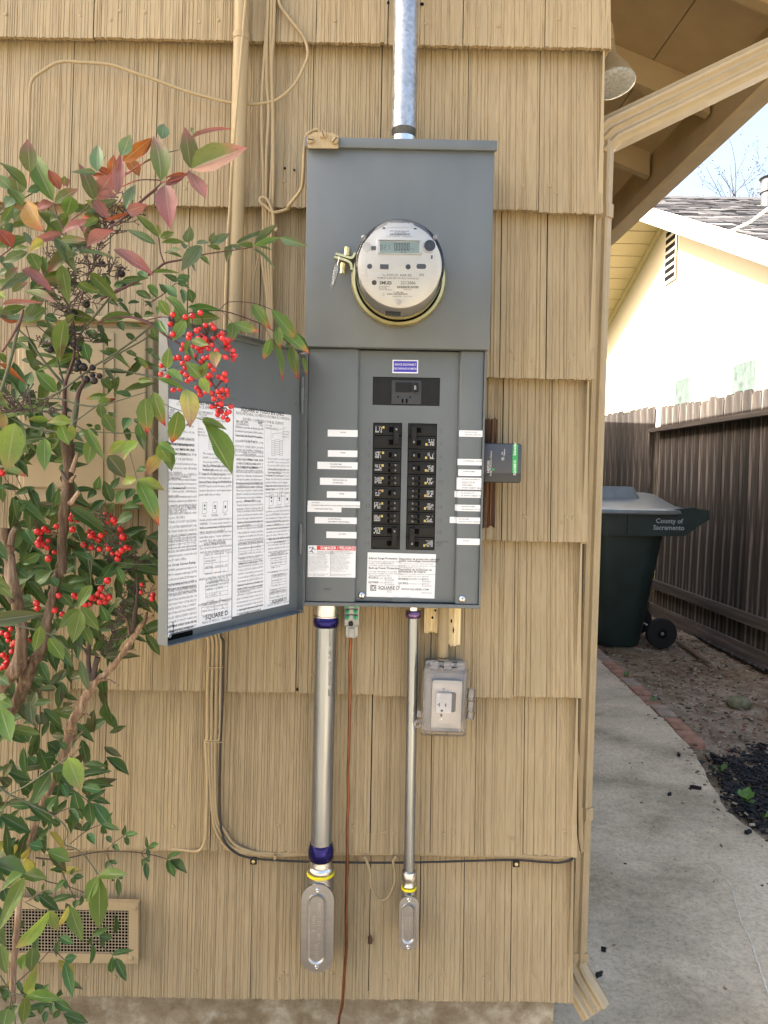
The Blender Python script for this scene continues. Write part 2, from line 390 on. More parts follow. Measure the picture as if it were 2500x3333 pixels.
# concrete path beside the house: thick slab with a slightly wandering edge
edge = [(1.44, -2.6), (1.43, -1.0), (1.45, 0.0), (1.47, 0.6), (1.475, 1.15), (1.45, 1.42), (1.53, 1.85), (1.60, 2.23), (1.65, 3.2), (1.71, 4.19), (1.74, 6.0), (1.76, 9.0)]
mb = MB(); n_ = len(edge)
e2 = smooth_path([(x, y, 0.03) for x, y in edge], 5); rr = random.Random(5)
e2 = [Vector((p.x + rr.uniform(-.006, .006), p.y, 0.03)) for p in e2]
lft = [Vector((0.30, p.y, 0.03)) for p in e2]
vs = lft + e2 + [Vector((p.x+0.004, p.y, -0.04)) for p in e2]; k = len(e2)
mb.add(vs, [(i, k+i, k+i+1, i+1) for i in range(k-1)] + [(k+i, 2*k+i, 2*k+i+1, k+i+1) for i in range(k-1)])
path = mb.build('path', MT['concrete'], kind='structure')
# pale crack filler wandering over the slab
ck = [G(*zRB(x, y), 0.033) for x, y in ((1165, 1280), (1230, 1340), (1290, 1375), (1320, 1440), (1355, 1560), (1375, 1630), (1415, 1700), (1445, 1790), (1475, 1880), (1510, 1990), (1540, 2080), (1560, 2200), (1600, 2330))]
MT['filler'] = plain('crack_filler', (0.80, 0.74, 0.62), 0.8, scale=120)
cp = smooth_path(ck, 5); mb = MB(); vs = []; fs = []
for i, p in enumerate(cp):
    h = 0.0016 * rr.uniform(.4, 1.5); q = Vector((rr.uniform(-.002, .002), 0, 0))
    vs += [p + q - Vector((h, 0, 0)), p + q + Vector((h, 0, 0))]
    if i: fs.append((2*i-2, 2*i-1, 2*i+1, 2*i))
mb.add(vs, fs).build('crack_filler_line', MT['filler'], path)

# ================================================================ the house
XC = 0.445                                                   # right corner of the front wall
house = thing('house', (XC, 0, 0), 'tan house with striated shingle siding carrying the electrical panel', 'house')
wall = MB().box((-9.0, 0.010, 0.252), (XC-0.012, 9.0, 2.95)).prism([(-9.0, 2.95), (XC-0.012, 2.95), (-4.2, 4.6)], 0.010, 9.0).build('wall', MT['sheath'], house)
MB().box((XC-.011, .44, .252), (XC-.004, 8.98, 2.9)).build('side_cladding', MT['shingle'], house)
MB().box((-9.0, 0.022, -0.05), (XC-0.045, 8.9, 0.250)).build('foundation', MT['foundation'], house)

def shingle(x0, x1, zb, zt, rs, yb=-0.024, yt=0.0035, th=0.010, xw=0.0, nails=True, flat=False, comb=1.0):
    """A combed cedar shingle: vertical ridges and grooves with a ragged butt; front faces -Y."""
    r = random.Random(rs); mb = MB(); prof = []; x = x0
    while x < x1 - 1e-6:
        wdt = min(r.choice((.003, .004, .005, .006, .0075, .010)) * r.uniform(.8, 1.25), x1-x)
        if x1 - (x+wdt) < .003: wdt = x1-x
        d = r.uniform(-.0007, .0007)*comb; g = min(.0011, wdt*.24)
        prof += [(x+g, d), (x+wdt-g, d)]
        if x+wdt < x1-1e-6: prof.append((x+wdt, d + r.uniform(.0005, .0015)*comb))
        x += wdt
    prof[0] = (x0, prof[0][1]); prof[-1] = (x1, prof[-1][1])
    rows = 4; n = len(prof); vs = []; tw = r.uniform(-.0012, .0012); jag = [r.uniform(-.0016, .0016) for _ in prof]
    for j in range(rows+1):
        t = j/rows; z = zb+(zt-zb)*t
        for i, (px, d) in enumerate(prof):
            q = (px-x0)/(x1-x0)-.5
            vs.append((px + xw*(1-t)*(px-x0)/(x1-x0), yb+(yt-yb)*t + d + tw*q*(1-t)*2, z + (jag[i] if j == 0 else 0)))
    for i, (px, d) in enumerate(prof): vs.append((vs[i][0], yb+th, vs[i][2]))       # back of the butt
    for i, (px, d) in enumerate(prof): vs.append((px, yt+.003, zt))
    fs = [(j*n+i, j*n+i+1, (j+1)*n+i+1, (j+1)*n+i) for j in range(rows) for i in range(n-1)]
    b = (rows+1)*n; c = b+n
    fs += [(b+i, b+i+1, i+1, i) for i in range(n-1)]
    L = [j*n for j in range(rows+1)]; Rr = [j*n+n-1 for j in range(rows+1)]
    fs += [tuple(L + [c, b]), tuple(reversed(Rr + [c+n-1, b+n-1]))]
    mb.add(vs, fs)
    if nails:
        for _ in range(r.choice((1, 2, 2, 3))):
            nx = r.uniform(x0+.02, x1-.02); nz = zb + r.uniform(.035, .06); t = (nz-zb)/(zt-zb)
            mb.lathe([(.0038, -.002), (.0036, .0012), (.002, .0018)], (nx, yb+(yt-yb)*t, nz), seg=8, cap1=True)
    return mb
ROWZ = [2.2478, 1.9236, 1.5848, 1.2482, 0.9201, 0.5790, 0.2573]
ROWR = [1322, 1307, 1288, 1273, 1258, 1249, 1240]            # where each course ends at the corner
ROWV = [60, 380, 740, 1100, 1450, 1780, 2120]
JOINTS = [[-60, 203, 395, 511, 683, 838, 1000, 1177], [-20, 152, 336, 512, 672, 821, 1009, 1164], [-40, 96, 232, 403, 560, 720, 900, 1080, 1180],
          [-20, 130, 300, 470, 640, 830, 975, 1084, 1190], [-30, 155, 330, 492, 640, 808, 930, 1110], [-40, 80, 224, 455, 674, 800, 930, 1026, 1130, 1200],
          [-25, 95, 277, 541, 648, 796, 905, 1000, 1102, 1190]]
xr_rows = []
sid = 0
for k in range(-1, 7):
    kk = max(k, 0)
    zb = ROWZ[kk] if k >= 0 else ROWZ[0]+0.33
    zt = (ROWZ[k-1] if k > 0 else zb+0.33) + 0.03
    v = ROWV[kk] - (340 if k < 0 else 0)
    xr = W(*zU(ROWR[kk], ROWV[kk]+30), -0.024).x; xr_rows.append(xr)
    xs = [W(*zU(u + (25 if k < 0 else 0), v), -0.02).x for u in JOINTS[kk]]
    rr = random.Random(100+k)
    while xs[0] > -2.3: xs.insert(0, xs[0] - rr.uniform(.11, .24))
    xs.append(xr)
    for a, b in zip(xs, xs[1:]):
        gap = rr.uniform(.0008, .0028); sid += 1
        dz = rr.uniform(-.0025, .0025)
        shingle(a+gap*.5, b-gap*.5-(.007 if b == xr else 0), zb+dz, zt, sid*13+5, yb=-0.024-rr.uniform(0, .0025), xw=(0.006 if b == xr else 0)).build('shingle', MT['shingle'], wall)
    # the same course returning along the side wall: its edge shows past the corner
    y = -0.020
    for q in range(3):
        ln = rr.uniform(.12, .2)
        mb = shingle(y, y+ln, zb+rr.uniform(-.006, .003), zt, sid*17+q, yb=-0.020, yt=-0.013, th=0.012, nails=False)
        mb.v = [(xr - 0.0215 - py, px, pz) for px, py, pz in mb.v]
        mb.f = [tuple(reversed(f)) for f in mb.f] if False else mb.f
        mb.build('shingle', MT['shingle'], wall); y += ln+.001
# a split corner shingle springing loose in the sixth course
fl = [S(zRB, x, y, 0.0) for x, y in ((398, 345), (412, 600), (428, 720), (445, 1190), (432, 1212), (415, 1120), (412, 800), (404, 600))]
MB().prism([(p.x, p.z) for p in fl], -0.006, 0.008).build('split_sliver', MT['shingle'], wall, label='split sliver of shingle springing away from the corner')
# bare wood where an older box was taken down
def patch(name, z, x0, x1, y0, y1, mat, seed, yb, lab):
    a, b = S(z, x0, y0, yb), S(z, x1, y1, yb)
    r = random.Random(seed); mb = shingle(min(a.x, b.x), max(a.x, b.x), min(a.z, b.z), max(a.z, b.z), seed, yb=yb-.001, yt=yb, th=.004, nails=False)
    n2 = len(mb.v)
    mb.v = [(x, y, zz + (r.uniform(-.004, .004) if abs(zz-min(a.z, b.z)) < .003 or abs(zz-max(a.z, b.z)) < .003 else 0)) for x, y, zz in mb.v]
    mb.build(name, mat, wall, label=lab)
patch('bare_wood_strip', zR, 600, 752, 5, 1262, MT['brownwood'], 900, -0.0275, 'dark brown strip of bare wood beside the panel where paint is missing')
patch('bare_wood_strip', zLow, 1112, 1225, 40, 300, MT['barewood'], 901, -0.0275, 'pale bare wood patch left of the painted conduit stub')
patch('bare_wood_strip', zLow, 1312, 1402, 40, 405, MT['barewood'], 902, -0.0275, 'longer pale bare wood patch right of the painted conduit stub')
for i, (z, x, y, w_, h_, yy) in enumerate(((zLow, 1198, 118, 9, 11, -.0292), (zLow, 1176, 177, 10, 11, -.0292), (zLow, 1348, 280, 5, 26, -.0292), (zLow, 1332, 205, 6, 20, -.0292), (zTM, 87, 833, 6, 6, -.0235), (zTM, 40, 825, 6, 6, -.0235), (zLow, 68, 765, 10, 14, -.0265), (zTM, 548, 12, 8, 8, -.0275), (zTM, 715, 18, 12, 10, -.0275), (zBot, 843, 1275, 26, 52, -.0275), (zCab, 440, 578, 8, 20, -.026))):
    a, b = S(z, x-w_, y-h_, yy), S(z, x+w_, y+h_, yy); r = random.Random(i)
    cx, cz, rx, rz = (a.x+b.x)/2, (a.z+b.z)/2, abs(b.x-a.x)/2, abs(a.z-b.z)/2
    poly = [(cx+rx*math.cos(t)*r.uniform(.65, 1.1), cz+rz*math.sin(t)*r.uniform(.65, 1.1)) for t in [2*math.pi*q/10 for q in range(10)]]
    MB().prism(poly, yy, yy+.002).build('worn_spot', MT['brownwood'] if i >= 9 else MT['black_matte'], wall)

# ---------------------------------------------------------------- roof: open eave on the right
SL = 0.385                                                   # roof slope
ED = -0.028                                                  # the eave runs a little askew of the wall
def xf_(y): return 1.295 + ED*(y-0.84)
ZF = 2.82                                                    # underside of rafters at the fascia
roof = MB()
def rz(x, y): return ZF + 0.115 + SL*(xf_(y)-x)
ya, yb_ = -0.22, 9.2
for y0, y1 in ((ya, yb_),):
    xr0, xr1, xl = xf_(y0)+.05, xf_(y1)+.05, -4.2
    zr0, zl = rz(xr0, y0)+.025, rz(-4.2, 0)+.025
    roof.add([(xr0, y0, zr0), (xr1, y1, zr0), (xl, y1, zl), (xl, y0, zl), (-9.6, y1, zl-5.4*SL), (-9.6, y0, zl-5.4*SL)] +
             [(xr0, y0, zr0+.04), (xr1, y1, zr0+.04), (xl, y1, zl+.04), (xl, y0, zl+.04), (-9.6, y1, zl-5.4*SL+.04), (-9.6, y0, zl-5.4*SL+.04)],
             [(0, 3, 2, 1), (3, 5, 4, 2), (6, 7, 8, 9), (9, 8, 10, 11), (0, 1, 7, 6), (0, 6, 9, 3), (3, 9, 11, 5), (1, 2, 8, 7), (2, 4, 10, 8), (5, 11, 10, 4)])
MT['asphalt'] = plain('asphalt_shingle', (0.075, 0.070, 0.068), 0.9, var=0.3, scale=30)
roof = roof.build('roof', MT['asphalt'], house)
for i in range(5):                                           # sheathing planks seen from below
    x1 = 1.30 - .285*i + .035; x0 = x1 - .281
    mb = MB()
    vs = []
    for y in (ya, yb_):
        o = xf_(y) - 1.295
        for x in (x0, x1):
            for dz in (0.0, .022): vs.append((x+o, y, rz(x+o, y)+dz))
    mb.add(vs, [(0, 2, 6, 4), (1, 5, 7, 3), (0, 1, 3, 2), (4, 6, 7, 5), (0, 4, 5, 1), (2, 3, 7, 6)])
    mb.build('soffit_plank', MT['eave'], roof)
for i in range(-1, 12):                                      # rafters
    y = 0.84 + .61*i; mb = MB(); vs = []
    xo = xf_(y) - .012; xi = XC - .05
    for yy in (y-.022, y+.022):
        for x in (xi, xo): vs += [(x, yy, rz(x, y)-.112), (x, yy, rz(x, y)-.001)]
    mb.add(vs, [(0, 2, 3, 1), (4, 5, 7, 6), (0, 4, 6, 2), (1, 3, 7, 5), (2, 6, 7, 3), (0, 1, 5, 4)])
    mb.build('rafter', MT['eave'], roof)
def along(name, prof, mat, parent):                          # a moulding that runs the length of the eave
    vs = [(xf_(y)+a, y, ZF+b) for y in (ya, yb_) for a, b in prof]; k = len(prof)
    fs = [(j, (j+1) % k, k+(j+1) % k, k+j) for j in range(k)] + [tuple(range(k-1, -1, -1)), tuple(range(k, 2*k))]
    return MB().add(vs, fs).build(name, mat, parent)
along('fascia', [(0, -.065), (.022, -.065), (.022, .145), (0, .145)], MT['eave'], roof)
gut = thing('gutter', (1.36, 0.5, ZF), 'tan painted gutter along the open eave above the side path', 'gutter')
vs = []
prof = [(.025, -.055), (.10, -.055), (.115, -.02), (.135, .01), (.135, .045), (.128, .045), (.128, .012), (.107, -.017), (.094, -.047), (.032, -.047), (.032, .05), (.025, .05)]
along('trough', prof, MT['tan_smooth'], gut)

# ---------------------------------------------------------------- downspout
ds = thing('downspout', (0.50, 0.08, 0.1), 'tan corrugated downspout at the house corner with an elbow at its foot', 'downspout')
def duct(wd, dp):                                            # fluted rectangular tube section
    h, q = wd/2, dp/2
    pts = []
    for j in range(13):
        t = -1+2*j/12; pts.append((h*t*.98, -q - (.0055 if j in (2, 3, 6, 9, 10) else 0) + (.0035 if j in (0, 12) else 0)))
    for j in range(13):
        t = 1-2*j/12; pts.append((h*t*.98, q))
    return pts
yd = 0.075
t1 = S(zEav, 300, 1010, yd-.028); p_top = Vector((t1.x+.004, yd, t1.z-.02))
bR = W(*zRB(470, 1880), yd-.028); p_bot = Vector((bR.x-.034, yd, bR.z))
topR = W(*zEav(338, 1040), yd-.028); p_top = Vector((topR.x-.034, yd, topR.z-.012))
u1, u2 = S(zEav, 300, 975, yd-.02), S(zEav, 1438, 375, yd-.02); dr = (u2-u1).normalized()
p_up = p_top + Vector((0, 0, .03)); far = p_up + Vector((dr.x, 0.12, dr.z)).normalized()*1.0
MB().sweep(duct(.068, .052), [p_bot, p_top+Vector((0, 0, .02))], (1, 0, 0)).build('lower_run', MT['tan_smooth'], ds)
MB().sweep(duct(.068, .052), [p_top + Vector((-.004, 0, .012)), p_up + dr*.03, far], (dr.z, 0, -dr.x)).build('upper_run', MT['tan_smooth'], ds)
for pz in (S(zEav, 300, 1550, yd).z, W(*zRB(470, 955), yd).z):
    t = (pz-p_bot.z)/(p_top.z-p_bot.z); c = p_bot.lerp(p_top, t)
    MB().sweep(duct(.0735, .0575), [c-Vector((0, 0, .014)), c+Vector((0, 0, .014))], (1, 0, 0)).build('strap', MT['tan_smooth'], ds)
MB().lathe([(.005, 0), (.0045, .002), (.002, .0028)], (p_top.x-.005, yd-.031, p_top.z+.012), seg=10, cap1=True).build('screw', MT['tan_smooth'], ds)
e1 = W(*zRB(465, 2000), yd-.02); e2_ = W(*zRB(545, 2125), -0.03)
ed_ = Vector((.044, -.034, -.066)).normalized(); MB().sweep(duct(.072, .056), [p_bot+Vector((0, 0, .014)), p_bot-Vector((0, 0, .004)), p_bot-Vector((0, 0, .012))+ed_*.03, p_bot-Vector((0, 0, .012))+ed_*.10], (-.86, 0, -.50)).build('elbow', MT['tan_smooth'], ds)
MB().sweep(duct(.0725, .0565), [p_bot+Vector((0, 0, .03)), p_bot+Vector((0, 0, .008))], (1, 0, 0)).build('elbow_collar', MT['tan_smooth'], ds)

# ---------------------------------------------------------------- floodlight under the eave
fp = Vector((.655, .50, 0)); c = W(*zEav(318, 600), .50); ax = Vector((.10, -.20, -.97)).normalized()
fl_ = thing('floodlight', (c.x, c.y, c.z+.18), 'clear floodlight bulb hanging under the eave beside the corner', 'floodlight')
MB().lathe([(.016, -.125), (.020, -.12), (.021, -.085), (.030, -.065), (.047, -.035), (.058, -.006), (.060, .002)], c, ax, 40, cap0=True).build('reflector', MT['tan_smooth'], fl_, smooth=40)
MT['lens'] = plain('prismatic_lens', (0.50, 0.50, 0.47), 0.12, var=0.3, scale=160, coat=0.5, bmp=0.4)
MB().lathe([(.0605, .0), (.0605, .004), (.052, .010), (.03, .014), (.001, .0155)], c, ax, 40).build('lens', MT['lens'], fl_, smooth=40)
MB().tube([c - ax*.12, c - ax*.17, c - ax*.19 + Vector((-.02, 0, .03))], [.022, .022, .02], 16).build('socket', MT['tan_smooth'], fl_, smooth=50)
MB().tube([c - ax*.18, Vector((c.x-.03, c.y, c.z+.20)), Vector((.43, c.y, c.z+.21))], .011, 12).build('arm', MT['tan_smooth'], fl_, smooth=50)

# ---------------------------------------------------------------- crawl-space vent low on the wall
a, b = S(zV, -210, 1480, -0.03), S(zV, 812, 1850, -0.03); oa, ob = S(zV, -150, 1527, -0.03), S(zV, 757, 1797, -0.03)
vt = thing('crawlspace_vent', (b.x, -0.02, b.z), 'tan framed wire mesh vent low in the shingle wall behind leaves', 'vent')
mb = MB()
for q in (((a.x, -.036, oa.z), (b.x, -.022, a.z)), ((a.x, -.036, b.z), (b.x, -.022, ob.z)), ((ob.x, -.0358, ob.z), (b.x, -.0222, oa.z)), ((a.x, -.0358, ob.z), (oa.x, -.0222, oa.z))): mb.box(*q)
mb.build('frame', MT['tan'], vt)
mb = MB(); x = oa.x
MT['meshwire'] = plain('painted_wire', (0.33, 0.27, 0.18), 0.5)
while x < ob.x: mb.box((x-.0006, -.0330, ob.z-.002), (x+.0006, -.0318, oa.z+.002)); x += .0068
z = ob.z+.003
while z < oa.z: mb.box((oa.x-.002, -.0342, z-.0006), (ob.x+.002, -.0331, z+.0006)); z += .0068
mb.build('wire_mesh', MT['meshwire'], vt, kind='stuff')
MB().box((oa.x+.0005, -.0300, ob.z+.0005), (ob.x-.0005, -.0255, oa.z-.0005)).build('dark_opening', MT['black_matte'], vt)
for x, y in ((785, 1533), (765, 1828)):
    p = S(zV, x, y, -.036); MB().lathe([(.006, 0), (.0055, .002), (.003, .003)], p, seg=12, cap1=True).build('screw', MT['tan'], vt)

# smooth tan cabinet standing behind the shrub
a, b = S(zC, 300, 690, -.05), S(zE, 1540, 1010, -.05)
cb = thing('wall_cabinet', ((a.x+b.x)/2, 0, b.z), 'smooth tan painted cabinet on the wall behind the berry shrub', 'cabinet')
MB().box((a.x, -.095, b.z), (b.x, -.0275, a.z), .004).build('body', MT['tan_smooth'], cb)
MB().box((a.x+.012, -.101, b.z+.03), (b.x-.012, -.0955, a.z-.012), .003).build('door', MT['tan_smooth'], cb)
MB().box((a.x-.012, -.112, a.z-.002), (b.x+.008, -.0275, a.z+.008), .002).build('lid', MT['tan_smooth'], cb)
for t in (.35, .62, .7):
    x = a.x+(b.x-a.x)*t; MB().prism(rrect(x-.006, b.z+.035, x+.006, a.z-.02, .004, 2), -.1035, -.1005).build('rib', MT['tan_smooth'], cb)
# ================================================================ electrical panel
YU, YT, YC = -0.135, -0.119, -0.108                          # upper cover, side trims, recessed centre pan
XL, XR = -0.1522, 0.2012
Z_CAP, Z_MID = 2.0107, 1.6236
zb_ = (S(zPan, 105, 2052, YT).z + S(zPan, 1450, 2076, YT).z)/2
xl_, xr_ = S(zPan, 105, 1000, YT).x, S(zPan, 1476, 1000, YT).x
def pr(x0, y0, x1, y1, Y):                                   # rectangle measured on the panel -> x0,z0,x1,z1
    c = S(zPan, (x0+x1)/2, (y0+y1)/2, Y); w_ = S(zPan, x1, (y0+y1)/2, Y).x - S(zPan, x0, (y0+y1)/2, Y).x
    h_ = S(zPan, (x0+x1)/2, y0, Y).z - S(zPan, (x0+x1)/2, y1, Y).z
    return c.x-w_/2, c.z-h_/2, c.x+w_/2, c.z+h_/2
panel = thing('electrical_panel', ((xl_+xr_)/2, 0, zb_), 'grey all-in-one meter and breaker panel with its door swung open', 'electrical panel')
mb = MB()                                                    # box: back, sides, lip
mb.box((xl_, -.1135, zb_), (xl_+.0016, -.0285, Z_CAP-.02)).box((xr_-.0016, -.1135, zb_), (xr_, -.0285, Z_CAP-.02))
mb.box((xl_+.002, -.1133, zb_), (xr_-.002, -.0287, zb_+.0016)).box((xl_+.002, -.034, zb_+.002), (xr_-.002, -.0288, Z_CAP-.022))
mb.build('enclosure', MT['grey'], panel)
MB().box((xl_-.001, -.1225, zb_-.003), (xr_+.001, -.1135, zb_+.0045), .001).build('bottom_lip', MT['grey'], panel)
MB().box((xl_-.001, -.122, zb_+.005), (xl_+.0028, -.1137, Z_MID), .0008).build('side_lip', MT['grey'], panel)
MB().box((xr_-.0028, -.122, zb_+.005), (xr_+.001, -.1137, Z_MID), .0008).build('side_lip', MT['grey'], panel)
# meter cover: shallow drawn pan with a hole covered by the meter ring
RC = W(*zU(862.5, 605), YU-.008); RC = Vector((0.0248, YU, 1.7495))
mb = MB(); mb.box((XL, YU, Z_MID), (XR, -.114, Z_CAP-.016), .0022); mb.build('meter_cover', MT['grey'], panel, smooth=30)
cl, cr = W(*zUp(97, 160), -.142).x, W(*zUp(1585, 180), -.142).x
mb = MB(); mb.box((cl, -.1425, Z_CAP-.0185), (cr, -.1355, Z_CAP), .0014); mb.box((cl+.001, -.1353, Z_CAP-.004), (cr-.001, -.0286, Z_CAP-.0005)); mb.build('top_cap', MT['grey'], panel, smooth=30)
# side trims with rolled inner edges
a = pr(130, 90, 508, 2040, YT); xi1 = (S(zPan, 520, 90, YT).x + S(zPan, 490, 2040, YT).x)/2
xi2 = (S(zPan, 1328, 90, YT).x + S(zPan, 1272, 2040, YT).x)/2
zt_ = Z_MID-.0015; zl_ = zb_+.006
def trim(x0, x1, inner_right):
    pf = []
    xs = (x0, x1); r_ = .0045
    if inner_right: line = [(x0, YT+.001), (x0+.001, YT), (x1-r_, YT), (x1-r_*.4, YT+.0012), (x1, YT+r_), (x1, YC)]
    else: line = [(x0, YC), (x0, YT+r_), (x0+r_*.4, YT+.0012), (x0+r_, YT), (x1-.001, YT), (x1, YT+.001)]
    vs = [(x, y, z) for z in (zl_, zt_) for x, y in line]; k = len(line)
    return MB().add(vs, [(j, j+1, k+j+1, k+j) for j in range(k-1)])
trim(xl_+.0035, xi1, True).build('left_trim', MT['grey2'], panel, smooth=60)
trim(xi2-.006, xr_-.0035, False).build('right_trim', MT['grey2'], panel, smooth=60)
# centre pan with windows cut for the breakers
wm = pr(624, 303, 1142, 521, YC)
cL = pr(619, 656, 842, 1632, YC); cR = pr(888, 662, 1111, 1638, YC)
x0, x1 = xi1-.001, xi2-.005
mb = MB()
xsv = [x0, wm[0], cL[0], cL[2], cR[0], cR[2], wm[2], x1]
def q(a, b, c, d): mb.box((a, YC, b), (c, YC+.0015, d))
q(x0, wm[3], x1, zt_); q(x0, wm[1], wm[0], wm[3]); q(wm[2], wm[1], x1, wm[3])
q(x0, max(cL[3], cR[3]), x1, wm[1]); q(x0, zl_, x1, min(cL[1], cR[1]))
q(x0, min(cL[1], cR[1]), cL[0], max(cL[3], cR[3])); q(cL[2], min(cL[1], cR[1]), cR[0], max(cL[3], cR[3])); q(cR[2], min(cL[1], cR[1]), x1, max(cL[3], cR[3]))
mb.build('dead_front', MT['grey2'], panel)
MB().box((xl_+.004, -.085, zl_), (xr_-.004, -.082, zt_)).build('inner_backing', MT['black_matte'], panel)
a = pr(770, 2003, 920, 2034, YC); MB().prism(rrect(a[0], a[1], a[2], a[3], .002, 2), YC-.004, YC).build('finger_tab', MT['grey'], panel)
a = pr(245, 1928, 303, 1950, YT); MB().prism([(a[0], a[1]+.003), (a[2], a[1]+.003), (a[2]-.004, a[1]), (a[0]+.004, a[1])], YT-.003, YT).build('embossed_tab', MT['grey'], panel)
for x, y in ((538, 1985), (1314, 2013)):
    c = S(zPan, x, y, YC if x < 1000 else YT); mb = MB()
    mb.lathe([(.0072, .0), (.0072, .0012), (.0058, .0030), (.0030, .0040), (.0003, .0042)], c, seg=24); mb.build('screw', MT['steel'], panel, smooth=40)
    MB().box((c.x-.0006, c.y-.0046, c.z-.005), (c.x+.0006, c.y-.0036, c.z+.002)).build('screw_slot', MT['black_matte'], panel)
# main breaker
mbk = MB().box((wm[0]+.0006, YC+.002, wm[1]+.0006), (wm[2]-.0006, YC+.006, wm[3]-.0006)).build('main_breaker', MT['black'], panel)
a = pr(768, 326, 1000, 512, YC); MB().box((a[0], YC-.0015, a[1]), (a[2], YC+.0018, a[3]), .0012).build('case', MT['slate2'], mbk)
a = pr(800, 343, 925, 418, YC); MB().box((a[0], YC-.0025, a[1]), (a[2], YC-.0013, a[3])).build('slot_plate', MT['black'], mbk)
a = pr(935, 352, 972, 418, YC); MB().box((a[0], YC-.013, a[1]), (a[2], YC-.0014, a[3]), .0012).build('handle', MT['black'], mbk)
for x, y in ((820, 455), (914, 456)):
    c = S(zPan, x, y, YC-.0017); MB().lathe([(.0016, -.0005), (.0016, .0003)], c, seg=12, cap1=True).build('screw_hole', MT['black_matte'], mbk)
for x in (848, 880):
    a = pr(x, 470, x+12, 502, YC); MB().box((a[0], YC-.0023, a[1]), (a[2], YC-.0014, a[3])).build('latch', MT['black_matte'], mbk)
mb = MB()
c = S(zPan, 788, 382, YC-.0022); mb.text('OFF', .006, c, rot=R(90)); c = S(zPan, 984, 385, YC-.0022); mb.text('ON', .006, c, rot=R(90))
mb.build('lettering', MT['ink_grey'], mbk)
c = S(zPan, 952, 384, YC-.0134); MB().text('200', .0055, c, rot=R(90)).build('rating', MT['print'], mbk)
# branch breakers
SLOT = (cL[3]-cL[1])/10
def print_block(mb, x0, x1, z0, z1, seed):                   # fine printing on a breaker: tiny upright strokes
    r = random.Random(seed); x = x0
    while x < x1:
        wv = r.uniform(.0008, .0018); z = z0
        while z < z1:
            h = r.uniform(.0012, .0045)
            if r.random() < .72: mb.box((x, 0, z), (x+wv*.8, .0002, min(z+h, z1)))
            z += h+r.uniform(.0006, .0014)
        x += wv+.0008
def breaker(slot, side, kind, amps):
    c = cL if side == 'L' else cR
    n = 2 if kind == 'two' else 1
    ztop = c[3] - SLOT*slot - .0006; zbot = c[3] - SLOT*(slot+n) + .0006
    x0, x1 = c[0]+.0006, c[2]-.0006; wd = x1-x0
    X = (lambda t: x0+wd*t) if side == 'L' else (lambda t: x1-wd*t)
    yf = YC+.0012
    bk = MB()
    for k in range(n):
        zt1 = ztop - SLOT*k; zb1 = zt1-SLOT+.0012
        bk.box((x0, yf+.001, zb1), (x1, yf+.012, zt1), .0006)
        bk.box((X(.02), yf-.0012, zb1+.004), (X(.98), yf+.002, zt1-.004), .0008)
    bk = bk.build('breaker', MT['black'], panel)
    pm = MB(Matrix.Translation((0, yf-.0016, 0)))
    zc = ztop-SLOT*.5
    zl0, zl1 = (zc-.0062, zc+.0062) if side == 'L' or kind != 'two' else (zbot+SLOT*.5-.0062, zbot+SLOT*.5+.0062)
    xa, xb = sorted((X(.08), X(.30))); print_block(pm, xa, xb, zl0, zl1, slot*7+(side == 'R')*91)
    pm.build('print', MT['print'], bk, kind='stuff')
    xs_, xe_ = sorted((X(.32), X(.39)))
    zy = (zl1-.0045, zl1) if side == 'L' else (zl0, zl0+.0045)
    MB().box((xs_, yf-.0018, zy[0]), (xe_, yf-.0013, zy[1])).build('rating_square', MT['yellow_ink'] if (slot*3+len(side)) % 4 else MT['orange_ink'], bk)
    d = 1 if side == 'L' else -1
    if kind == 'two':
        xa, xb = sorted((X(.71), X(.90)))
        MB().box((xa, yf-.012, zbot+SLOT*.28), (xb, yf-.002, ztop-SLOT*.22), .0013).build('handle', MT['black'], bk)
        for k in range(2):
            zz = ztop-SLOT*(k+.5); xc, xd = sorted((X(.55), X(.71)))
            MB().box((xc, yf-.0018, zz-.005), (xd, yf-.001, zz+.005)).build('handle_slot', MT['black_matte'], bk)
        zz = ztop-SLOT*.5 if side == 'L' else zbot+SLOT*.5
        MB().text(amps, .0042, ((xa+xb)/2, yf-.0123, zz), rot=R(-90)).build('rating', MT['print'], bk)
    elif kind == 'one':
        xc, xd = sorted((X(.56), X(.76))); zz = zc
        MB().box((xc, yf-.0018, zz-.005), (xd, yf-.001, zz+.005)).build('handle_slot', MT['black_matte'], bk)
        xa, xb = sorted((X(.66), X(.84))); MB().box((xa, yf-.010, zz-.0046), (xb, yf-.0019, zz+.0046), .0012).build('handle', MT['black'], bk)
        MB().text(amps, .0042, (X(.79), yf-.0103, zz), rot=R(-90)).build('rating', MT['print'], bk)
    else:
        for k, am in enumerate(amps.split('/')):
            zz = zc + (.0052 if k == 0 else -.0052); xc, xd = sorted((X(.55), X(.68)))
            MB().box((xc, yf-.0018, zz-.0038), (xd, yf-.001, zz+.0038)).build('handle_slot', MT['black_matte'], bk)
            xa, xb = sorted((X(.62), X(.75))); MB().box((xa, yf-.009, zz-.0034), (xb, yf-.0019, zz+.0034), .001).build('handle', MT['black'], bk)
            MB().text(am, .0040, (X(.80), yf-.0018, zz), rot=R(-90)).build('rating', MT['print'], bk)
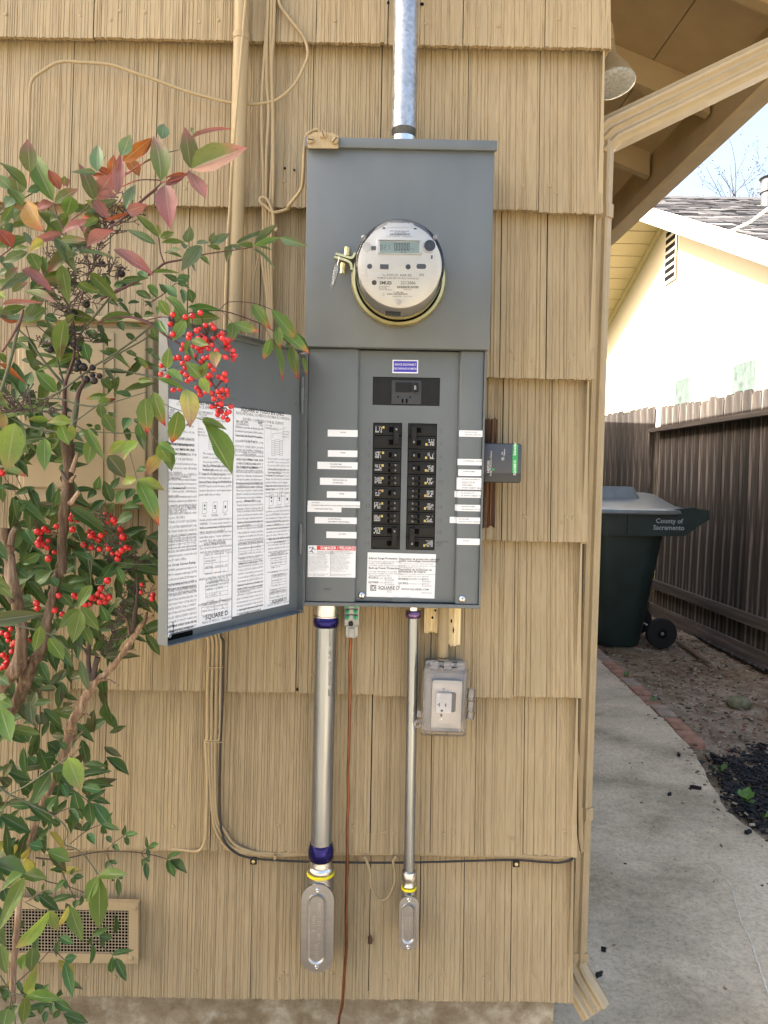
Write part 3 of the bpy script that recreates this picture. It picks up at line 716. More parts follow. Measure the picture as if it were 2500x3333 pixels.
for s_, sd_, k_, a_ in ((0, 'L', 'two', '30'), (2, 'L', 'one', '20'), (3, 'L', 'tandem', '20/20'), (4, 'L', 'tandem', '15/20'), (5, 'L', 'one', '15'), (6, 'L', 'tandem', '20/20'), (7, 'L', 'tandem', '15/15'), (8, 'L', 'two', '50'),
                        (0, 'R', 'two', '20'), (2, 'R', 'one', '20'), (3, 'R', 'one', '20'), (4, 'R', 'tandem', '20/15'), (5, 'R', 'tandem', '20/20'), (6, 'R', 'tandem', '20/20'), (7, 'R', 'tandem', '20/20'), (8, 'R', 'two', '50')):
    breaker(s_, sd_, k_, a_)
MT['emboss'] = plain('embossed_grey', (0.075, 0.085, 0.088), 0.5)
for k in range(10):
    zc = cL[3]-SLOT*(k+.6)
    MB().text(str(2*k+1), .0105, (cL[0]-.0075, YC-.0004, zc), res=3).build('slot_number', MT['emboss'], panel)
    MB().text(str(2*k+2), .0105, (cR[2]+.0085, YC-.0004, zc), res=3).build('slot_number', MT['emboss'], panel)
pp = [S(zPan, x, y, YC-.0004) for x, y in ((1113, 1577), (1140, 1573), (1165, 1575), (1185, 1571), (1208, 1573))]
MB().tube(pp, .0004, 5).build('pencil_mark', MT['ink'], panel)
# circuit labels: strips of white tape
def strip(x0, y0, x1, y1, Y, lines, tx, dy=0.0, size=.0035, right=False, ang=0.0, wrap=None):
    a = pr(x0, y0, x1, y1, Y)
    cx, cz = (a[0]+a[2])/2, (a[1]+a[3])/2
    xf = Matrix.Translation((cx, 0, cz)) @ Matrix.Rotation(R(-ang), 4, 'Y') @ Matrix.Translation((-cx, 0, -cz))
    mb = MB(xf)
    if wrap is None: mb.box((a[0], Y-.0005, a[1]), (a[2], Y-.0001, a[3]))
    else:                                                    # tape that folds down over the rolled edge on to the pan
        e = wrap
        line = [(a[0], YC-.0004), (e-.0008, YC-.0004), (e-.0004, YT+.004), (e+.0022, YT+.0004), (e+.0048, YT-.0005), (a[2], YT-.0005)] if a[0] < e-.002 else [(max(a[0], e-.0006), YT+.004), (e+.002, YT+.0006), (e+.0048, YT-.0005), (a[2], YT-.0005)]
        vs = [(x, y, z) for z in (a[1], a[3]) for x, y in line]; k = len(line)
        mb.add(vs, [(j, j+1, k+j+1, k+j) for j in range(k-1)])
    lb = mb.build('circuit_label', MT['white'], panel)
    t = MB(xf); c = S(zPan, tx, (y0+y1)/2, Y-.0007)
    for i, ln in enumerate(lines):
        t.text(ln, size, (c.x, (YT if wrap is not None else Y)-.0009, cz + (len(lines)-1)*.0026 - i*.0052 + dy), align='LEFT', bold=.006)
    t.build('lettering', MT['ink_grey'], lb)
strip(277, 709, 508, 762, YT, ['DRYER'], 375, .0016)
strip(278, 867, 506, 918, YT, ['SPARE'], 375, .0016)
strip(197, 957, 507, 1013, YT, ['7A.LIVING RM', '7B.DISHWASHER/DISPOSAL'], 296)
strip(217, 1080, 499, 1135, YT, ['9B.FOUNTAIN (O)', 'EXTERIOR(E)'], 315)
strip(270, 1184, 497, 1234, YT, ['SPARE'], 366, .0016)
strip(120, 1293, 383, 1343, YT-.0004, ['GARAGE(L)DINETTE(L)'], 175, -.0004)
strip(122, 1258, 526, 1308, YT-.0010, ['13A. SPARE', '13B. BEDROOM(L) BATH(L) HALL(L) ENTRY(L) PORCH(L) KITCHEN(L)'], 152, size=.0031)
strip(178, 1383, 500, 1433, YT, ['15A.EXTERIOR(L)', '15B.PRIMARY BEDROOM(L)'], 276)
strip(266, 1495, 499, 1545, YT, ['AC UNIT'], 362, .0016)
we = xi2-.006
strip(1292, 714, 1473, 762, YT, ['WHOLE HOUSE', 'SURGE PROTECTOR'], 1332, wrap=we)
strip(1279, 934, 1468, 982, YT, ['6.COFFEE BAR, WASHER'], 1320, .002, wrap=we)
strip(1282, 1015, 1462, 1064, YT, ['8.BEDROOM(R)'], 1322, .002, wrap=we)
strip(1268, 1078, 1463, 1126, YT, ['KITCHEN GFCI/FRIDGE,', 'GARAGE FRIDGE'], 1310, wrap=we)
strip(1270, 1124, 1462, 1170, YT, ['LIVING RM(L)', 'ENTERTAINMENT RM(L)'], 1312, wrap=we)
strip(1258, 1183, 1458, 1232, YT, ['12A. RANGE GFCI', '12B. ENTERTAINMENT RM(O)'], 1300, wrap=we)
strip(1262, 1287, 1455, 1336, YT, ['14A.BEDROOM(R)', '14B.GARAGE(O), FLOODLIGHT'], 1305, wrap=we)
strip(1222, 1384, 1453, 1432, YT, ['BATHROOMS', 'KITCHEN OUTLETS, MICROWAVE'], 1287, wrap=we, size=.0033)
strip(1280, 1547, 1450, 1596, YT, ['RANGE'], 1322, .0016, wrap=we)
# blue sticker
a = pr(776, 170, 974, 272, YC); cx, cz = (a[0]+a[2])/2, (a[1]+a[3])/2
xf = Matrix.Translation((cx, 0, cz)) @ Matrix.Rotation(R(-.2), 4, 'Y') @ Matrix.Translation((-cx, 0, -cz))
st = MB(xf).box((a[0], YC-.0006, a[1]), (a[2], YC-.0001, a[3])).build('service_disconnect_sticker', MT['white'], panel)
MB(xf).box((a[0]+.0022, YC-.0009, a[1]+.0022), (a[2]-.0022, YC-.0005, a[3]-.0022)).build('blue_field', MT['blue'], st)
MB(xf).text('SERVICE DISCONNECT', .0058, (cx, YC-.0012, cz+.0036), bold=.010, narrow=.70).text('DESCONEXION DE ACOMETIDA', .0052, (cx, YC-.0012, cz-.0042), bold=.010, narrow=.58).build('lettering', MT['white'], st)
# danger label
a = pr(124, 1603, 492, 1846, YT)
dg = MB().box((a[0], YT-.0006, a[1]), (a[2], YT-.0001, a[3])).build('danger_label', MT['white'], panel)
b = pr(193, 1605, 491, 1637, YT); MB().box((b[0], YT-.0009, b[1]), (b[2], YT-.0005, b[3])).build('red_band', MT['red'], dg)
mb = MB().text('DANGER / PELIGRO', .0076, ((b[0]+b[2])/2+.003, YT-.0012, (b[1]+b[3])/2), bold=.02)
c = S(zPan, 264, 1622, YT-.0012); mb.add([(c.x-.003, c.y, c.z-.0026), (c.x+.003, c.y, c.z-.0026), (c.x, c.y, c.z+.003)], [(0, 1, 2)]); mb.build('lettering', MT['white'], dg)
mb = MB(); Yt = YT-.0009                                     # falling person pictogram
P = lambda x, y: S(zR2, x, y, Yt)
zR2 = ZM(960, 1380, 3.686)
mb.lathe([(.0012, 0), (.0001, .0001)], P(216, 1478), seg=12)
for seg_, w_ in ((((216, 1490), (205, 1512), (196, 1525)), .0009), (((216, 1492), (195, 1484), (172, 1480)), .0006), (((216, 1492), (232, 1498), (247, 1510)), .0007), (((198, 1522), (212, 1535), (222, 1545)), .0008), (((197, 1524), (186, 1532), (172, 1536)), .0008), (((170, 1476), (180, 1484), (172, 1490), (184, 1498)), .0005)):
    mb.tube([P(*t) for t in seg_], w_, 4)
mb.build('pictogram', MT['ink'], dg)
def para(mb, lines, size, z, Z0, x, y, Y, lead, bold=0.0, align='LEFT', narrow=1.0, res=1):
    p = S(z, x, y, Y)
    for i, ln in enumerate(lines): mb.text(ln, size, (p.x, Y, p.z-lead*i), align=align, bold=bold, narrow=narrow, res=res)
EN = ['HAZARD OF ELECTRIC', 'SHOCK, EXPLOSION, OR', 'ARC FLASH']
mb = MB(); para(mb, EN, .0030, zPan, 0, 196, 1650, Yt, .0029, .008)
para(mb, ['RIESGO DE DESCARGA ELECTRICA,', 'EXPLOSION O DESTELLO POR ARQUEO'], .0027, zPan, 0, 302, 1648, Yt, .0028, .006, narrow=.9)
en = ['This equipment must only be installed', 'and serviced by qualified electrical', 'personnel. Turn off all power supplying', 'this equipment before working on or', 'inside equipment. Always use a properly', 'rated voltage sensing device to confirm', 'power is off. Replace all devices, doors', 'and covers before turning on power to', 'this equipment. This equipment is designed', 'and tested to performance levels which do', 'not exceed. Failure to use only circuit', 'breakers listed voids the warranty of', 'your product.']
es = ['Solamente el personal electrico calificado', 'debera instalar y hacer servicio de', 'mantenimiento a este equipo. Desenergice', 'el equipo antes de realizar cualquier', 'trabajo en el. Siempre utilice un', 'dispositivo detector de tension nominal', 'adecuado para confirmar la desenergizacion.', 'Vuelva a colocar todos los dispositivos,', 'las puertas y las cubiertas antes de', 'energizar este equipo. Este equipo esta', 'disenado y probado segun las normas.', 'No utilizar interruptores ajenos anula', 'la garantia de su producto.', 'de sus interruptores y accesorios.']
para(mb, en, .0025, zPan, 0, 128, 1682, Yt, .00245, narrow=.92); para(mb, es, .0025, zPan, 0, 302, 1672, Yt, .00245, narrow=.88)
para(mb, ['Failure to follow these instructions will', 'result in death or serious injury.'], .0025, zPan, 0, 124, 1820, Yt, .0024, .01); para(mb, ['El incumplimiento de estas instrucciones podra', 'causar la muerte o lesiones serias.'], .0025, zPan, 0, 300, 1822, Yt, .0024, .006, narrow=.85)
c = pr(297, 1655, 299, 1838, YT); mb.box((c[0], Yt, c[1]), (c[2], Yt+.0001, c[3])); c = pr(128, 1663, 194, 1665, YT); mb.box((c[0], Yt, c[1]), (c[2], Yt+.0001, c[3]))
mb.build('fine_print', MT['ink_soft'], dg)
# surge protection notice
a = pr(580, 1661, 1106, 2003, YC); cx, cz = (a[0]+a[2])/2, (a[1]+a[3])/2
xf = Matrix.Translation((cx, 0, cz)) @ Matrix.Rotation(R(.7), 4, 'Y') @ Matrix.Translation((-cx, 0, -cz))
nt_ = MB(xf).box((a[0], YC-.0006, a[1]), (a[2], YC-.0001, a[3])).build('notice_sheet', MT['white'], panel)
Yn = YC-.0008; H = MB(); T = MB()
hd = lambda ls, x, y: para(H, ls, .0056, zPan, 0, x, y, Yn, .0040, .018, res=2)
tx_ = lambda ls, x, y, s=.0044: para(T, ls, s, zPan, 0, x, y, Yn, .0041)
hd(['Add-on Surge Protection'], 592, 1699); tx_(['For protection against power surges,', 'install a SURGEBREAKER™', 'secondary surge arrester from Square D'], 592, 1722)
hd(['Back-up Power Protection'], 592, 1774); tx_(['For easy switching to a standby', 'generator, install one of the following', 'Square D generator kits.'], 592, 1800)
hd(['Dispositivo de protección adicional', 'contra sobrecargas momentáneas'], 826, 1704); tx_(['Para obtener protección contra sobrecargas', 'momentáneas, instale un apartarrayos secundario', 'SURGEBREAKER™ de Square D.'], 826, 1740, .0038)
hd(['Dispositivo de protección de', 'alimentación de reserva'], 822, 1786); tx_(['Para obtener un cambio más fácil a un generador', 'de reserva, instale uno de los siguientes', 'accesorios de generador de Square D.'], 822, 1820, .0038)
hd(['RCGK2'], 592, 1849); hd(['QCGK3'], 590, 1884); hd(['RCGK2'], 822, 1860); hd(['QCGK3'], 820, 1892)
tx_(['for use on:'], 656, 1852); tx_(['RC816F', 'RC2040M...'], 718, 1852); tx_(['for use on:'], 652, 1886); tx_(['QC816F', 'QC2442M...'], 716, 1886)
tx_(['para usarse con un:'], 890, 1862); tx_(['RC816F', 'RC2040M...'], 1002, 1864); tx_(['para usarse con un:'], 886, 1895); tx_(['QC816F', 'QC2442M...'], 1000, 1897)
H.text('SQUARE D', .0088, S(zPan, 748, 1928, Yn), bold=.012, narrow=1.0, res=3); T.text('®', .006, S(zPan, 828, 1918, Yn))
H.text('WWW.SQUARED.COM', .0052, S(zPan, 950, 1940, Yn), bold=.012); T.text('40273-316-01', .0038, S(zPan, 1040, 1968, Yn)); T.text('[C]', .006, S(zPan, 752, 1955, Yn))
c = pr(606, 1905, 650, 1950, YC)
for i, (g0, g1) in enumerate(((0, .0012),)):
    H.box((c[0], Yn, c[1]), (c[2], Yn+.0001, c[1]+.0012)).box((c[0], Yn, c[3]-.0012), (c[2], Yn+.0001, c[3])).box((c[0], Yn, c[1]+.0013), (c[0]+.0012, Yn+.0001, c[3]-.0013)).box((c[2]-.0012, Yn, c[1]+.0013), (c[2], Yn+.0001, c[3]-.0013))
H.text('D', .0105, ((c[0]+c[2])/2, Yn, (c[1]+c[3])/2), bold=.02, res=3)
u_ = pr(675, 1941, 822, 1943, YC); H.box((u_[0], Yn, u_[1]), (u_[2], Yn+.0001, u_[3]))
H.build('heading_print', MT['ink'], nt_, kind='stuff'); T.build('text_print', MT['ink_soft'], nt_, kind='stuff')

# ---------------------------------------------------------------- the open door
hz0, hz1 = S(zDoor, 966, 245, YT).z, S(zDoor, 968, 1893, YT).z
HX = W(*zDoor(966, 1000), -.125); HP = Vector((HX.x, -.122, 0))
OD = W(*zDoor(62, 1150), -.432); OD.z = 0; dv = (OD-HP).normalized()
dn = Vector((-dv.y, dv.x, 0))                                # the door's inside normal
if dn.dot(CAM - HP) < 0: dn = -dn
LEN = (OD-HP).length
def DS(x, y): p = PP(*zDoor(x, y), HP, dn); return (p-HP).dot(dv), p.z
zt_d, zb_d = DS(966, 245)[1]-.002, DS(966, 1895)[1]+.002
sL = DS(90, 1200)[0]; LEN = sL+.004
def dpt(s, z, h=0.0): return HP + dv*s + dn*h + Vector((0, 0, z))
DX = Matrix.Identity(4)
for i in range(3): DX[i][0] = -dv[i]; DX[i][1] = -dn[i]; DX[i][2] = (0, 0, 1)[i]; DX[i][3] = (HP + dv*LEN)[i]     # local x from the free edge to the hinge, -y towards the viewer
lx = lambda s: LEN-s
door = MB(DX).box((0, 0, zb_d), (LEN, .0015, zt_d)).build('door', MT['grey'], panel, label='open grey door with two printed white instruction sheets inside')
lip = .019
MB(DX).box((-.0016, -lip, zb_d), (-.0001, .0015, zt_d), .0005).build('edge_flange', MT['grey'], door)
MB(DX).box((0, -lip, zb_d-.0016), (LEN-.004, .0014, zb_d-.0001), .0005).build('edge_flange', MT['grey'], door)
MB(DX).box((0, -lip, zt_d+.0001), (LEN-.004, .0014, zt_d+.0016), .0005).build('edge_flange', MT['grey'], door)
MB(DX).box((LEN+.0001, -lip*.7, zb_d), (LEN+.0016, .0015, zt_d), .0005).build('edge_flange', MT['grey'], door)
def dr_(x0, y0, x1, y1):
    s0, z0 = DS(x0, y0); s1, z1 = DS(x1, y1); return lx(s0), z1, lx(s1), z0
a = dr_(430, 175, 705, 225); MB(DX).box((a[0], -.005, a[1]+.004), (a[2], -.0001, a[1]+.014), .001).build('finger_lip', MT['grey'], door)
a = dr_(500, 447, 568, 548); MB(DX).prism(rrect(a[0], a[1], a[2], a[3], .002, 2), -.0022, -.0001).build('latch_plate', MT['grey'], door)
MB(DX).prism(rrect(a[0]+.006, a[1]+.006, a[2]-.008, a[3]-.006, .002, 2), -.0036, -.0023).build('latch_boss', MT['grey'], door)
a = DS(137, 2052); MB(DX).lathe([(.0045, 0), (.0045, .0015), (.0028, .0022), (.0028, .0012), (.0003, .001)], (lx(a[0]), -.0001, a[1]), seg=16).build('grommet', MT['steel'], door, smooth=40)
a = dr_(105, 2072, 285, 2108); MB(DX).box((a[0]+.003, -.0012, zb_d+.002), (a[2], -.0001, zb_d+.010)).build('drain_slot', MT['black_matte'], door)
for yy in (500, 575, 1378, 1480):
    a = DS(945, yy); MB(DX).lathe([(.002, 0), (.0019, .0008), (.0005, .001)], (lx(a[0]), -.0001, a[1]), seg=10).build('rivet', MT['grey'], door)
# instruction sheets
sA0, zA1 = DS(106, 540); sA1, _ = DS(543, 700); zA0 = DS(100, 2050)[1]
sB0, zB1 = DS(549, 600); sB1, _ = DS(911, 900); zB0 = DS(552, 1930)[1]
def top_z(s, pts):
    (sa, za), (sb, zb2) = pts; return za + (zb2-za)*(s-sa)/(sb-sa)
shA = MB(DX).box((lx(sA0), -.0006, zA0), (lx(sA1), -.0001, zA1)).build('instruction_sheet', MT['white'], door)
shB = MB(DX).box((lx(sB0), -.0006, zB0), (lx(sB1), -.0001, zB1)).build('instruction_sheet', MT['white'], door)
HA, TA_, HB, TB_ = MB(DX), MB(DX), MB(DX), MB(DX)
def dt(mb, x, y, lines, size, lead, align='LEFT', bold=0.0, narrow=1.0, res=1):
    if isinstance(lines, str): lines = [lines]
    s_, z_ = DS(x, y)
    c0, c1 = next((a, b) for a, b in ((92, 316), (320, 538), (552, 738), (745, 906)) if x <= b)
    wx = abs(DS(c1, y)[0] - DS(c0 if align == 'CENTER' else x, y)[0])*.97
    n0 = narrow
    for i, ln in enumerate(lines):
        v_ = text2d(ln, align, bold, 1.0, res)[0]; wd = (max(q[0] for q in v_) - min(q[0] for q in v_))*size if v_ else 1
        narrow = n0 if size >= .0068 else min(n0, wx/max(wd, 1e-6))
        mb.text(ln, size, (lx(s_), -.0009, z_-lead*i), align=align, bold=bold, narrow=narrow, res=res)
def dline(mb, x0, y0, x1, y1, t=.0004):
    s0, z0 = DS(x0, y0); s1, z1 = DS(x1, y1); a, b = Vector((lx(s0), -.0009, z0)), Vector((lx(s1), -.0009, z1)); d = (b-a)
    if d.length < 1e-6: return
    nrm = Vector((-d.z, 0, d.x)).normalized()*t*.5; mb.quad(a-nrm, b-nrm, b+nrm, a+nrm)
S1, L1 = .0056, .0076
dt(HA, 325, 570, 'SQUARE D ALL IN ONE', .0085, .009, 'CENTER', .012, res=2)
dt(TA_, 325, 596, ['CUSTOMER SERVICE ENTRANCE', 'OWNED EQUIPMENT'], .0068, .0085, 'CENTER')
dt(HA, 100, 612, 'CAT. NO.', S1, L1, bold=.012); dt(TA_, 100, 630, 'SC2040M200S', S1*.9, L1)
dt(TA_, 205, 655, ['Rainproof Type 3R Enclosure'], S1, L1, 'CENTER'); dt(HA, 205, 674, ['Main Lugs 200A Max.', 'Bus Rating 200A Max.'], S1*.95, L1, 'CENTER', .012)
dt(TA_, 190, 710, ['See service disconnect for rating', '120/240 V~ 1 Phase 3 Wire 60 Hz', '208 Y / 120 V~ 1 Phase 3 Wire 50-60 Hz', '( From a 3 phase 4 wire system)'], S1, .0102, 'CENTER', narrow=.92)
dt(TA_, 190, 800, ['Meter socket rated 200A continuous', 'Suitable for overhead service only'], S1, L1, 'CENTER', narrow=.95)
dt(HA, 190, 836, ['SUITABLE FOR USE WITH 75° C', 'COPPER OR ALUMINUM LINE', 'CONDUCTORS.'], S1, .0074, 'CENTER', .014)
dt(TA_, 102, 893, ['SEE CIRCUIT BREAKERS FOR', 'CONDUCTOR RATINGS.'], S1, L1)
dt(TA_, 102, 955, ['To disconnect load conductors from', 'service conductors, turn off circuit', 'breaker marked', 'SERVICE DISCONNECT.'], S1, .0068)
dt(TA_, 102, 1023, ['Terminals suitable for no. 6 AWG to', '350 kcmil wire.'], S1, .0066)
dt(TA_, 102, 1058, ['Torque Note: When main breaker', 'connector mounting nuts are loosened or', 'removed, retighten to 75 lb-in torque.'], S1, .0066, narrow=.95)
dt(HA, 200, 1113, 'Accessories:', S1, L1, 'CENTER', .012)
dt(TA_, 102, 1136, ['Use 15 - 100A and 150 - 200A branch', 'breakers only.'], S1, .0064)
dt(TA_, 102, 1170, ['All unused neutral terminals may be used', 'for terminating equipment grounding wires', 'when separate grounding bar kit is', 'required, order catalog no. PK15GTA.'], S1, .0066, narrow=.9)
dt(TA_, 102, 1240, ['WHEN 5TH JAW KIT IS REQUIRED', 'ORDER CAT. No 5J.'], S1, .0066); dt(TA_, 102, 1278, ['When generator kit is required, order', 'catalog no. RCGK2.'], S1, .0066)
dt(TA_, 102, 1333, 'NEUTRAL LUG KIT LK225AN.', S1, L1); dt(TA_, 102, 1366, ['USE UL LISTED RAINTIGHT OR', 'LIQUID TIGHT HUBS FOR CONDUIT', 'ENTRY ABOVE CURRENT CARRYING', 'PARTS.'], S1, .0068)
def table(mb, x0, y0, x1, y1, rows, cols, sk):
    for i in range(rows+1):
        t = i/rows; dline(mb, x0, y0+(y1-y0)*t, x1, y0+(y1-y0)*t - sk)
    for j in range(cols+1):
        t = j/cols; dline(mb, x0+(x1-x0)*t, y0 - sk*t, x0+(x1-x0)*t, y1 - sk*t)
table(TA_, 100, 1432, 306, 1530, 4, 4, 28)
for i in range(5): dt(TA_, 112, 1440+i*20, ['TWO TOP CLOSING CAPS ARE INCLUDED.', 'FOR SERVICE ENTRANCE AND FOR LOAD', 'CONDUIT   1 1/4   1 1/2    2    2 1/2', 'SQUARE D CAT. NO.  A125 A150 A200 A250', 'MYERS CAT. NO.  MB125 MB150 MB200'][i], .0042, .005)
dt(TA_, 102, 1550, ['For replacement parts, contact the local', 'Square D sales office.'], S1, .0068)
dt(HA, 108, 1610, 'Short Circuit Current Rating', S1, L1, bold=.014)
dt(TA_, 102, 1642, ['22,000 RMS symmetrical amperes at', '120/240 V~ maximum with type QOM2', 'service disconnect (with 22,000 amperes', 'interrupting rating) and types HOM or', 'HOMT branch circuit breakers (with 10,', '000 amperes interrupting rating).'], S1, .0074)
dt(TA_, 102, 1740, ['WATTHOUR METER NOT INCLUDED IN', 'SHORT-CIRCUIT CURRENT RATING.'], S1*.95, .0068)
dt(TA_, 102, 1778, ['ADDITIONAL OR REPLACEMENT BRANCH', 'CIRCUIT BREAKERS MUST HAVE AN', 'INTERRUPTING RATING EQUAL OR', 'GREATER THAN THAT OF THE CIRCUIT', 'BREAKER WITH THE LOWEST', 'INTERRUPTING RATING PRESENTLY', 'INSTALLED. REPLACEMENT SERVICE', 'DISCONNECT MUST HAVE AN', 'INTERRUPTING RATING EQUAL TO OR', 'GREATER THAN SERVICE DISCONNECT', 'PRESENTLY INSTALLED.'], S1*.93, .0070)
dt(HA, 120, 2002, ['SUITABLE ONLY FOR USE AS', '   SERVICE EQUIPMENT'], S1, .0082, bold=.01)
def mini_diagram(mb, x0, x1, y0, y1, yb, rows):
    cx = (x0+x1)/2
    for t in ((-.25, 0), (.25, 0)): dline(mb, cx+t[0]*(x1-x0), y0, cx+t[0]*(x1-x0), yb)
    dline(mb, x0+20, y0+18, cx, y0+30); dline(mb, cx, y0+30, x1-20, y0+12); dline(mb, cx-30, y0+50, cx+34, y0+46); dline(mb, cx-30, y0+50, cx-30, y0+80); dline(mb, cx+34, y0+46, cx+34, y0+78)
    for i in range(rows+1):
        y = yb+(y1-yb)*i/rows
        for xa in (cx-36, cx+14): dline(mb, xa, y, xa+20, y-1)
        dline(mb, cx-16, y-4, cx+14, y-6)
    for xa in (cx-36, cx-16, cx+14, cx+34): dline(mb, xa, yb, xa, y1)
mini_diagram(TA_, 320, 530, 640, 865, 745, 8)
dt(TA_, 325, 645, ['120V LINE', 'NEUTRAL LUGS'], .004, .005); dt(TA_, 440, 665, ['SERVICE', 'DISCONNECT 4', 'SPACES'], .004, .005); dt(TA_, 318, 735, ['LARGE', 'BRANCH', 'NEUTRAL LUG'], .004, .005)
dline(TA_, 324, 620, 324, 1972, .0003)
dt(TA_, 350, 892, ['Two single pole, one plug on space', 'HOMT or one single pole type HOM', 'Two pole type HOMT or HOM (15-100A)', 'may plug on two adjacent spaces.', 'Two pole type HOMA (150 - 200A) may', 'plug on four adjacent spaces.'], S1*.92, .0068, narrow=.92); dt(HA, 350, 968, ['Use 15 - 100A and 150 - 200A branch', 'breakers only.'], S1*.88, .0066, bold=.008, narrow=.9)
dt(TA_, 326, 1020, ['A Square D. UL listed secondary surge', 'arrester may plug on two adjacent', 'spaces. Order catalog no. HOM2175SB'], S1, .0068, narrow=.95)
dt(TA_, 328, 1075, ['Use only Square D type HOM,HOMA, or', 'HOMT branch circuit breakers. QOM2', 'service disconnect and replacement', 'parts with this product.'], S1, .0068, narrow=.95)
def toggles(mb, x, y, dx, h, labs, mbt):
    for i in range(3):
        xa = x+dx*i; ya2 = y-i*5
        dline(mb, xa, ya2, xa+26, ya2-4); dline(mb, xa-4, ya2+h, xa+22, ya2+h-4); dline(mb, xa, ya2, xa-4, ya2+h); dline(mb, xa+26, ya2-4, xa+22, ya2+h-4)
        dline(mb, xa+8, ya2+16+i*8, xa+16, ya2+16+i*8, .003); dline(mb, xa+8, ya2+38, xa+16, ya2+38, .0022); dt(mbt, xa+10, ya2+h+14, labs[i], .0046, .005, 'CENTER')
toggles(HA, 350, 1208, 66, 70, ['ON', 'TRIPPED', 'OFF'], TA_)
dt(TA_, 330, 1318, ['Handle at mid position shows breaker is', 'TRIPPED. To reset, move handle to', 'OFF position, then to ON position.'], S1, .0066, narrow=.95); dt(TA_, 330, 1368, ['Remove twistouts only as needed', 'when circuits are installed.'], S1, .0066)
dt(TA_, 330, 1403, ['Close unused circuit breaker openings', 'with filler plates. Order catalog no.', 'HOMFP. Each filler plate closes one', 'pole branch breaker opening.'], S1, .0066, narrow=.95)
dt(HA, 427, 1462, 'LUG TORQUE DATA', S1, .007, 'CENTER', .008); dt(TA_, 332, 1498, ['See circuit breakers and field installed', 'units for wire binding screw torques.'], S1, .0066, narrow=.95)
table(TA_, 358, 1530, 512, 1660, 4, 3, 18); dt(TA_, 366, 1540, ['LINE LUGS   WIRE RANGE   TORQUE', '(PHASE AND)', 'NEUTRAL    6-250 kcmil    250', 'SERVICE      2/0 CuAl     50', 'GROUND LUG   14-10 Cu   45', 'LARGE BRANCH  14-4 CuAl  35'], .0042, .0105)
dt(TA_, 436, 1680, ['BRANCH NEUTRAL AND EQUIPMENT', 'GROUND BAR'], S1*.85, .0068, 'CENTER'); table(TA_, 368, 1712, 510, 1812, 4, 2, 24); dt(TA_, 374, 1722, ['WIRE RANGE     TORQUE', '(AWG)         LB-IN', '8 - 4 Cu/Al      35', '10 Cu/Al         25', '14 - 10 Cu, 12-10 Al   20'], .0048, .0102)
dt(TA_, 430, 1838, 'EQUIPMENT GROUND COMBINATIONS', S1*.85, .006, 'CENTER'); table(TA_, 342, 1850, 508, 1925, 3, 2, 26); dt(TA_, 348, 1862, ['WIRE RANGE (AWG)   TORQUE', 'TWO 14 or 12 Cu        25', 'TWO 12 or 10 Al        35'], .0046, .0098)
dt(HA, 440, 1922, 'SQUARE D', .0115, .01, 'CENTER', .014, res=2); dt(TA_, 345, 1974, 'MADE IN MEXICO', .0052, .006); dt(TA_, 470, 1946, '70286-807-01', .0046, .006)
# Spanish sheet
dt(HB, 735, 628, 'SQUARE D TODO EN UNO', .0098, .009, 'CENTER', .014, res=2); dt(TB_, 740, 655, ['BASE INTEGRAL DE MEDICION PARA ACOMETIDA', 'EQUIPO COMPRADO POR EL CLIENTE'], .0072, .0096, 'CENTER', narrow=.92)
dt(HB, 562, 687, 'NO. DE CAT.', S1, L1, bold=.012); dt(TB_, 562, 704, 'SC2040M200S', S1, L1); dt(HB, 700, 697, 'SERIE', S1, L1, bold=.01); dt(TB_, 712, 714, 'M01', S1, L1)
dt(TB_, 648, 730, ['Gabinete a prueba de lluvia tipo 3R', 'Conductores principales 200A máximo.', 'Capacidad del Bus 200A máximo.'], S1*.95, .0072, 'CENTER', .006); dt(TB_, 648, 785, ['Vea el desconectador de servicio', 'para la clasificación:'], S1, L1, 'CENTER')
dt(TB_, 648, 820, ['120/240 V~ 1 FASE, 3 HILOS, 60 Hz.', '208 Y/120 V~ 1 FASE 3 HILOS, 50-60 Hz.', '(De un sistema de 3 fases y 4 hilos)'], S1, .0088, 'CENTER', narrow=.95); dt(TB_, 648, 872, ['Enchufe del medidor clasificado a', '200A continuos.'], S1, .0068, 'CENTER'); dt(TB_, 648, 906, ['Adecuados solamente para acometida', 'aérea.'], S1, .0064, 'CENTER')
dt(HB, 564, 930, ['ADECUADO PARA USAR CON', 'CONDUCTORES DE LINEA DE 75° C', 'DE COBRE O ALUMINIO.'], S1*.95, .0070, bold=.012)
dt(TB_, 562, 975, ['Vea el interruptor derivado para la', 'clasificación de conductor derivado.'], S1, .0064); dt(TB_, 562, 1010, ['Para desconectar todos los conductores de', 'carga de los conductores de alimentación,', 'coloque la palanca del interruptor', 'automático marcada DESCONEXION DE', 'ACOMETIDA en la posición de abierto.'], S1, .0064, narrow=.92)
dt(TB_, 562, 1085, ['Terminales de línea adecuadas para', 'conductores del no.6 AWG - 350 kcmil.'], S1, .0064); dt(TB_, 564, 1128, ['Nota de par de apriete: Cuando se hayan', 'aflojado o retirado las tuercas de montaje', 'del interruptor principal, vuélvalas a', 'apretar a 8.47 N-M (75 lb-pulg).'], S1, .0064, narrow=.92)
dt(HB, 650, 1194, 'Accesorios:', S1, .006, 'CENTER', .01); dt(TB_, 566, 1222, ['Cuando requiera el accesorio de la 5a', 'terminal, ordene el catálogo No. 5J'], S1, .0066); dt(TB_, 568, 1262, ['Todas las terminales neutras inutilizadas', 'pueden ser usadas para terminar cables', 'de tierra del equipo. Requiera un accesorio', 'de barras de tierra separadas, pida el no.', 'de cat. PK15GTA.'], S1, .0064, narrow=.9)
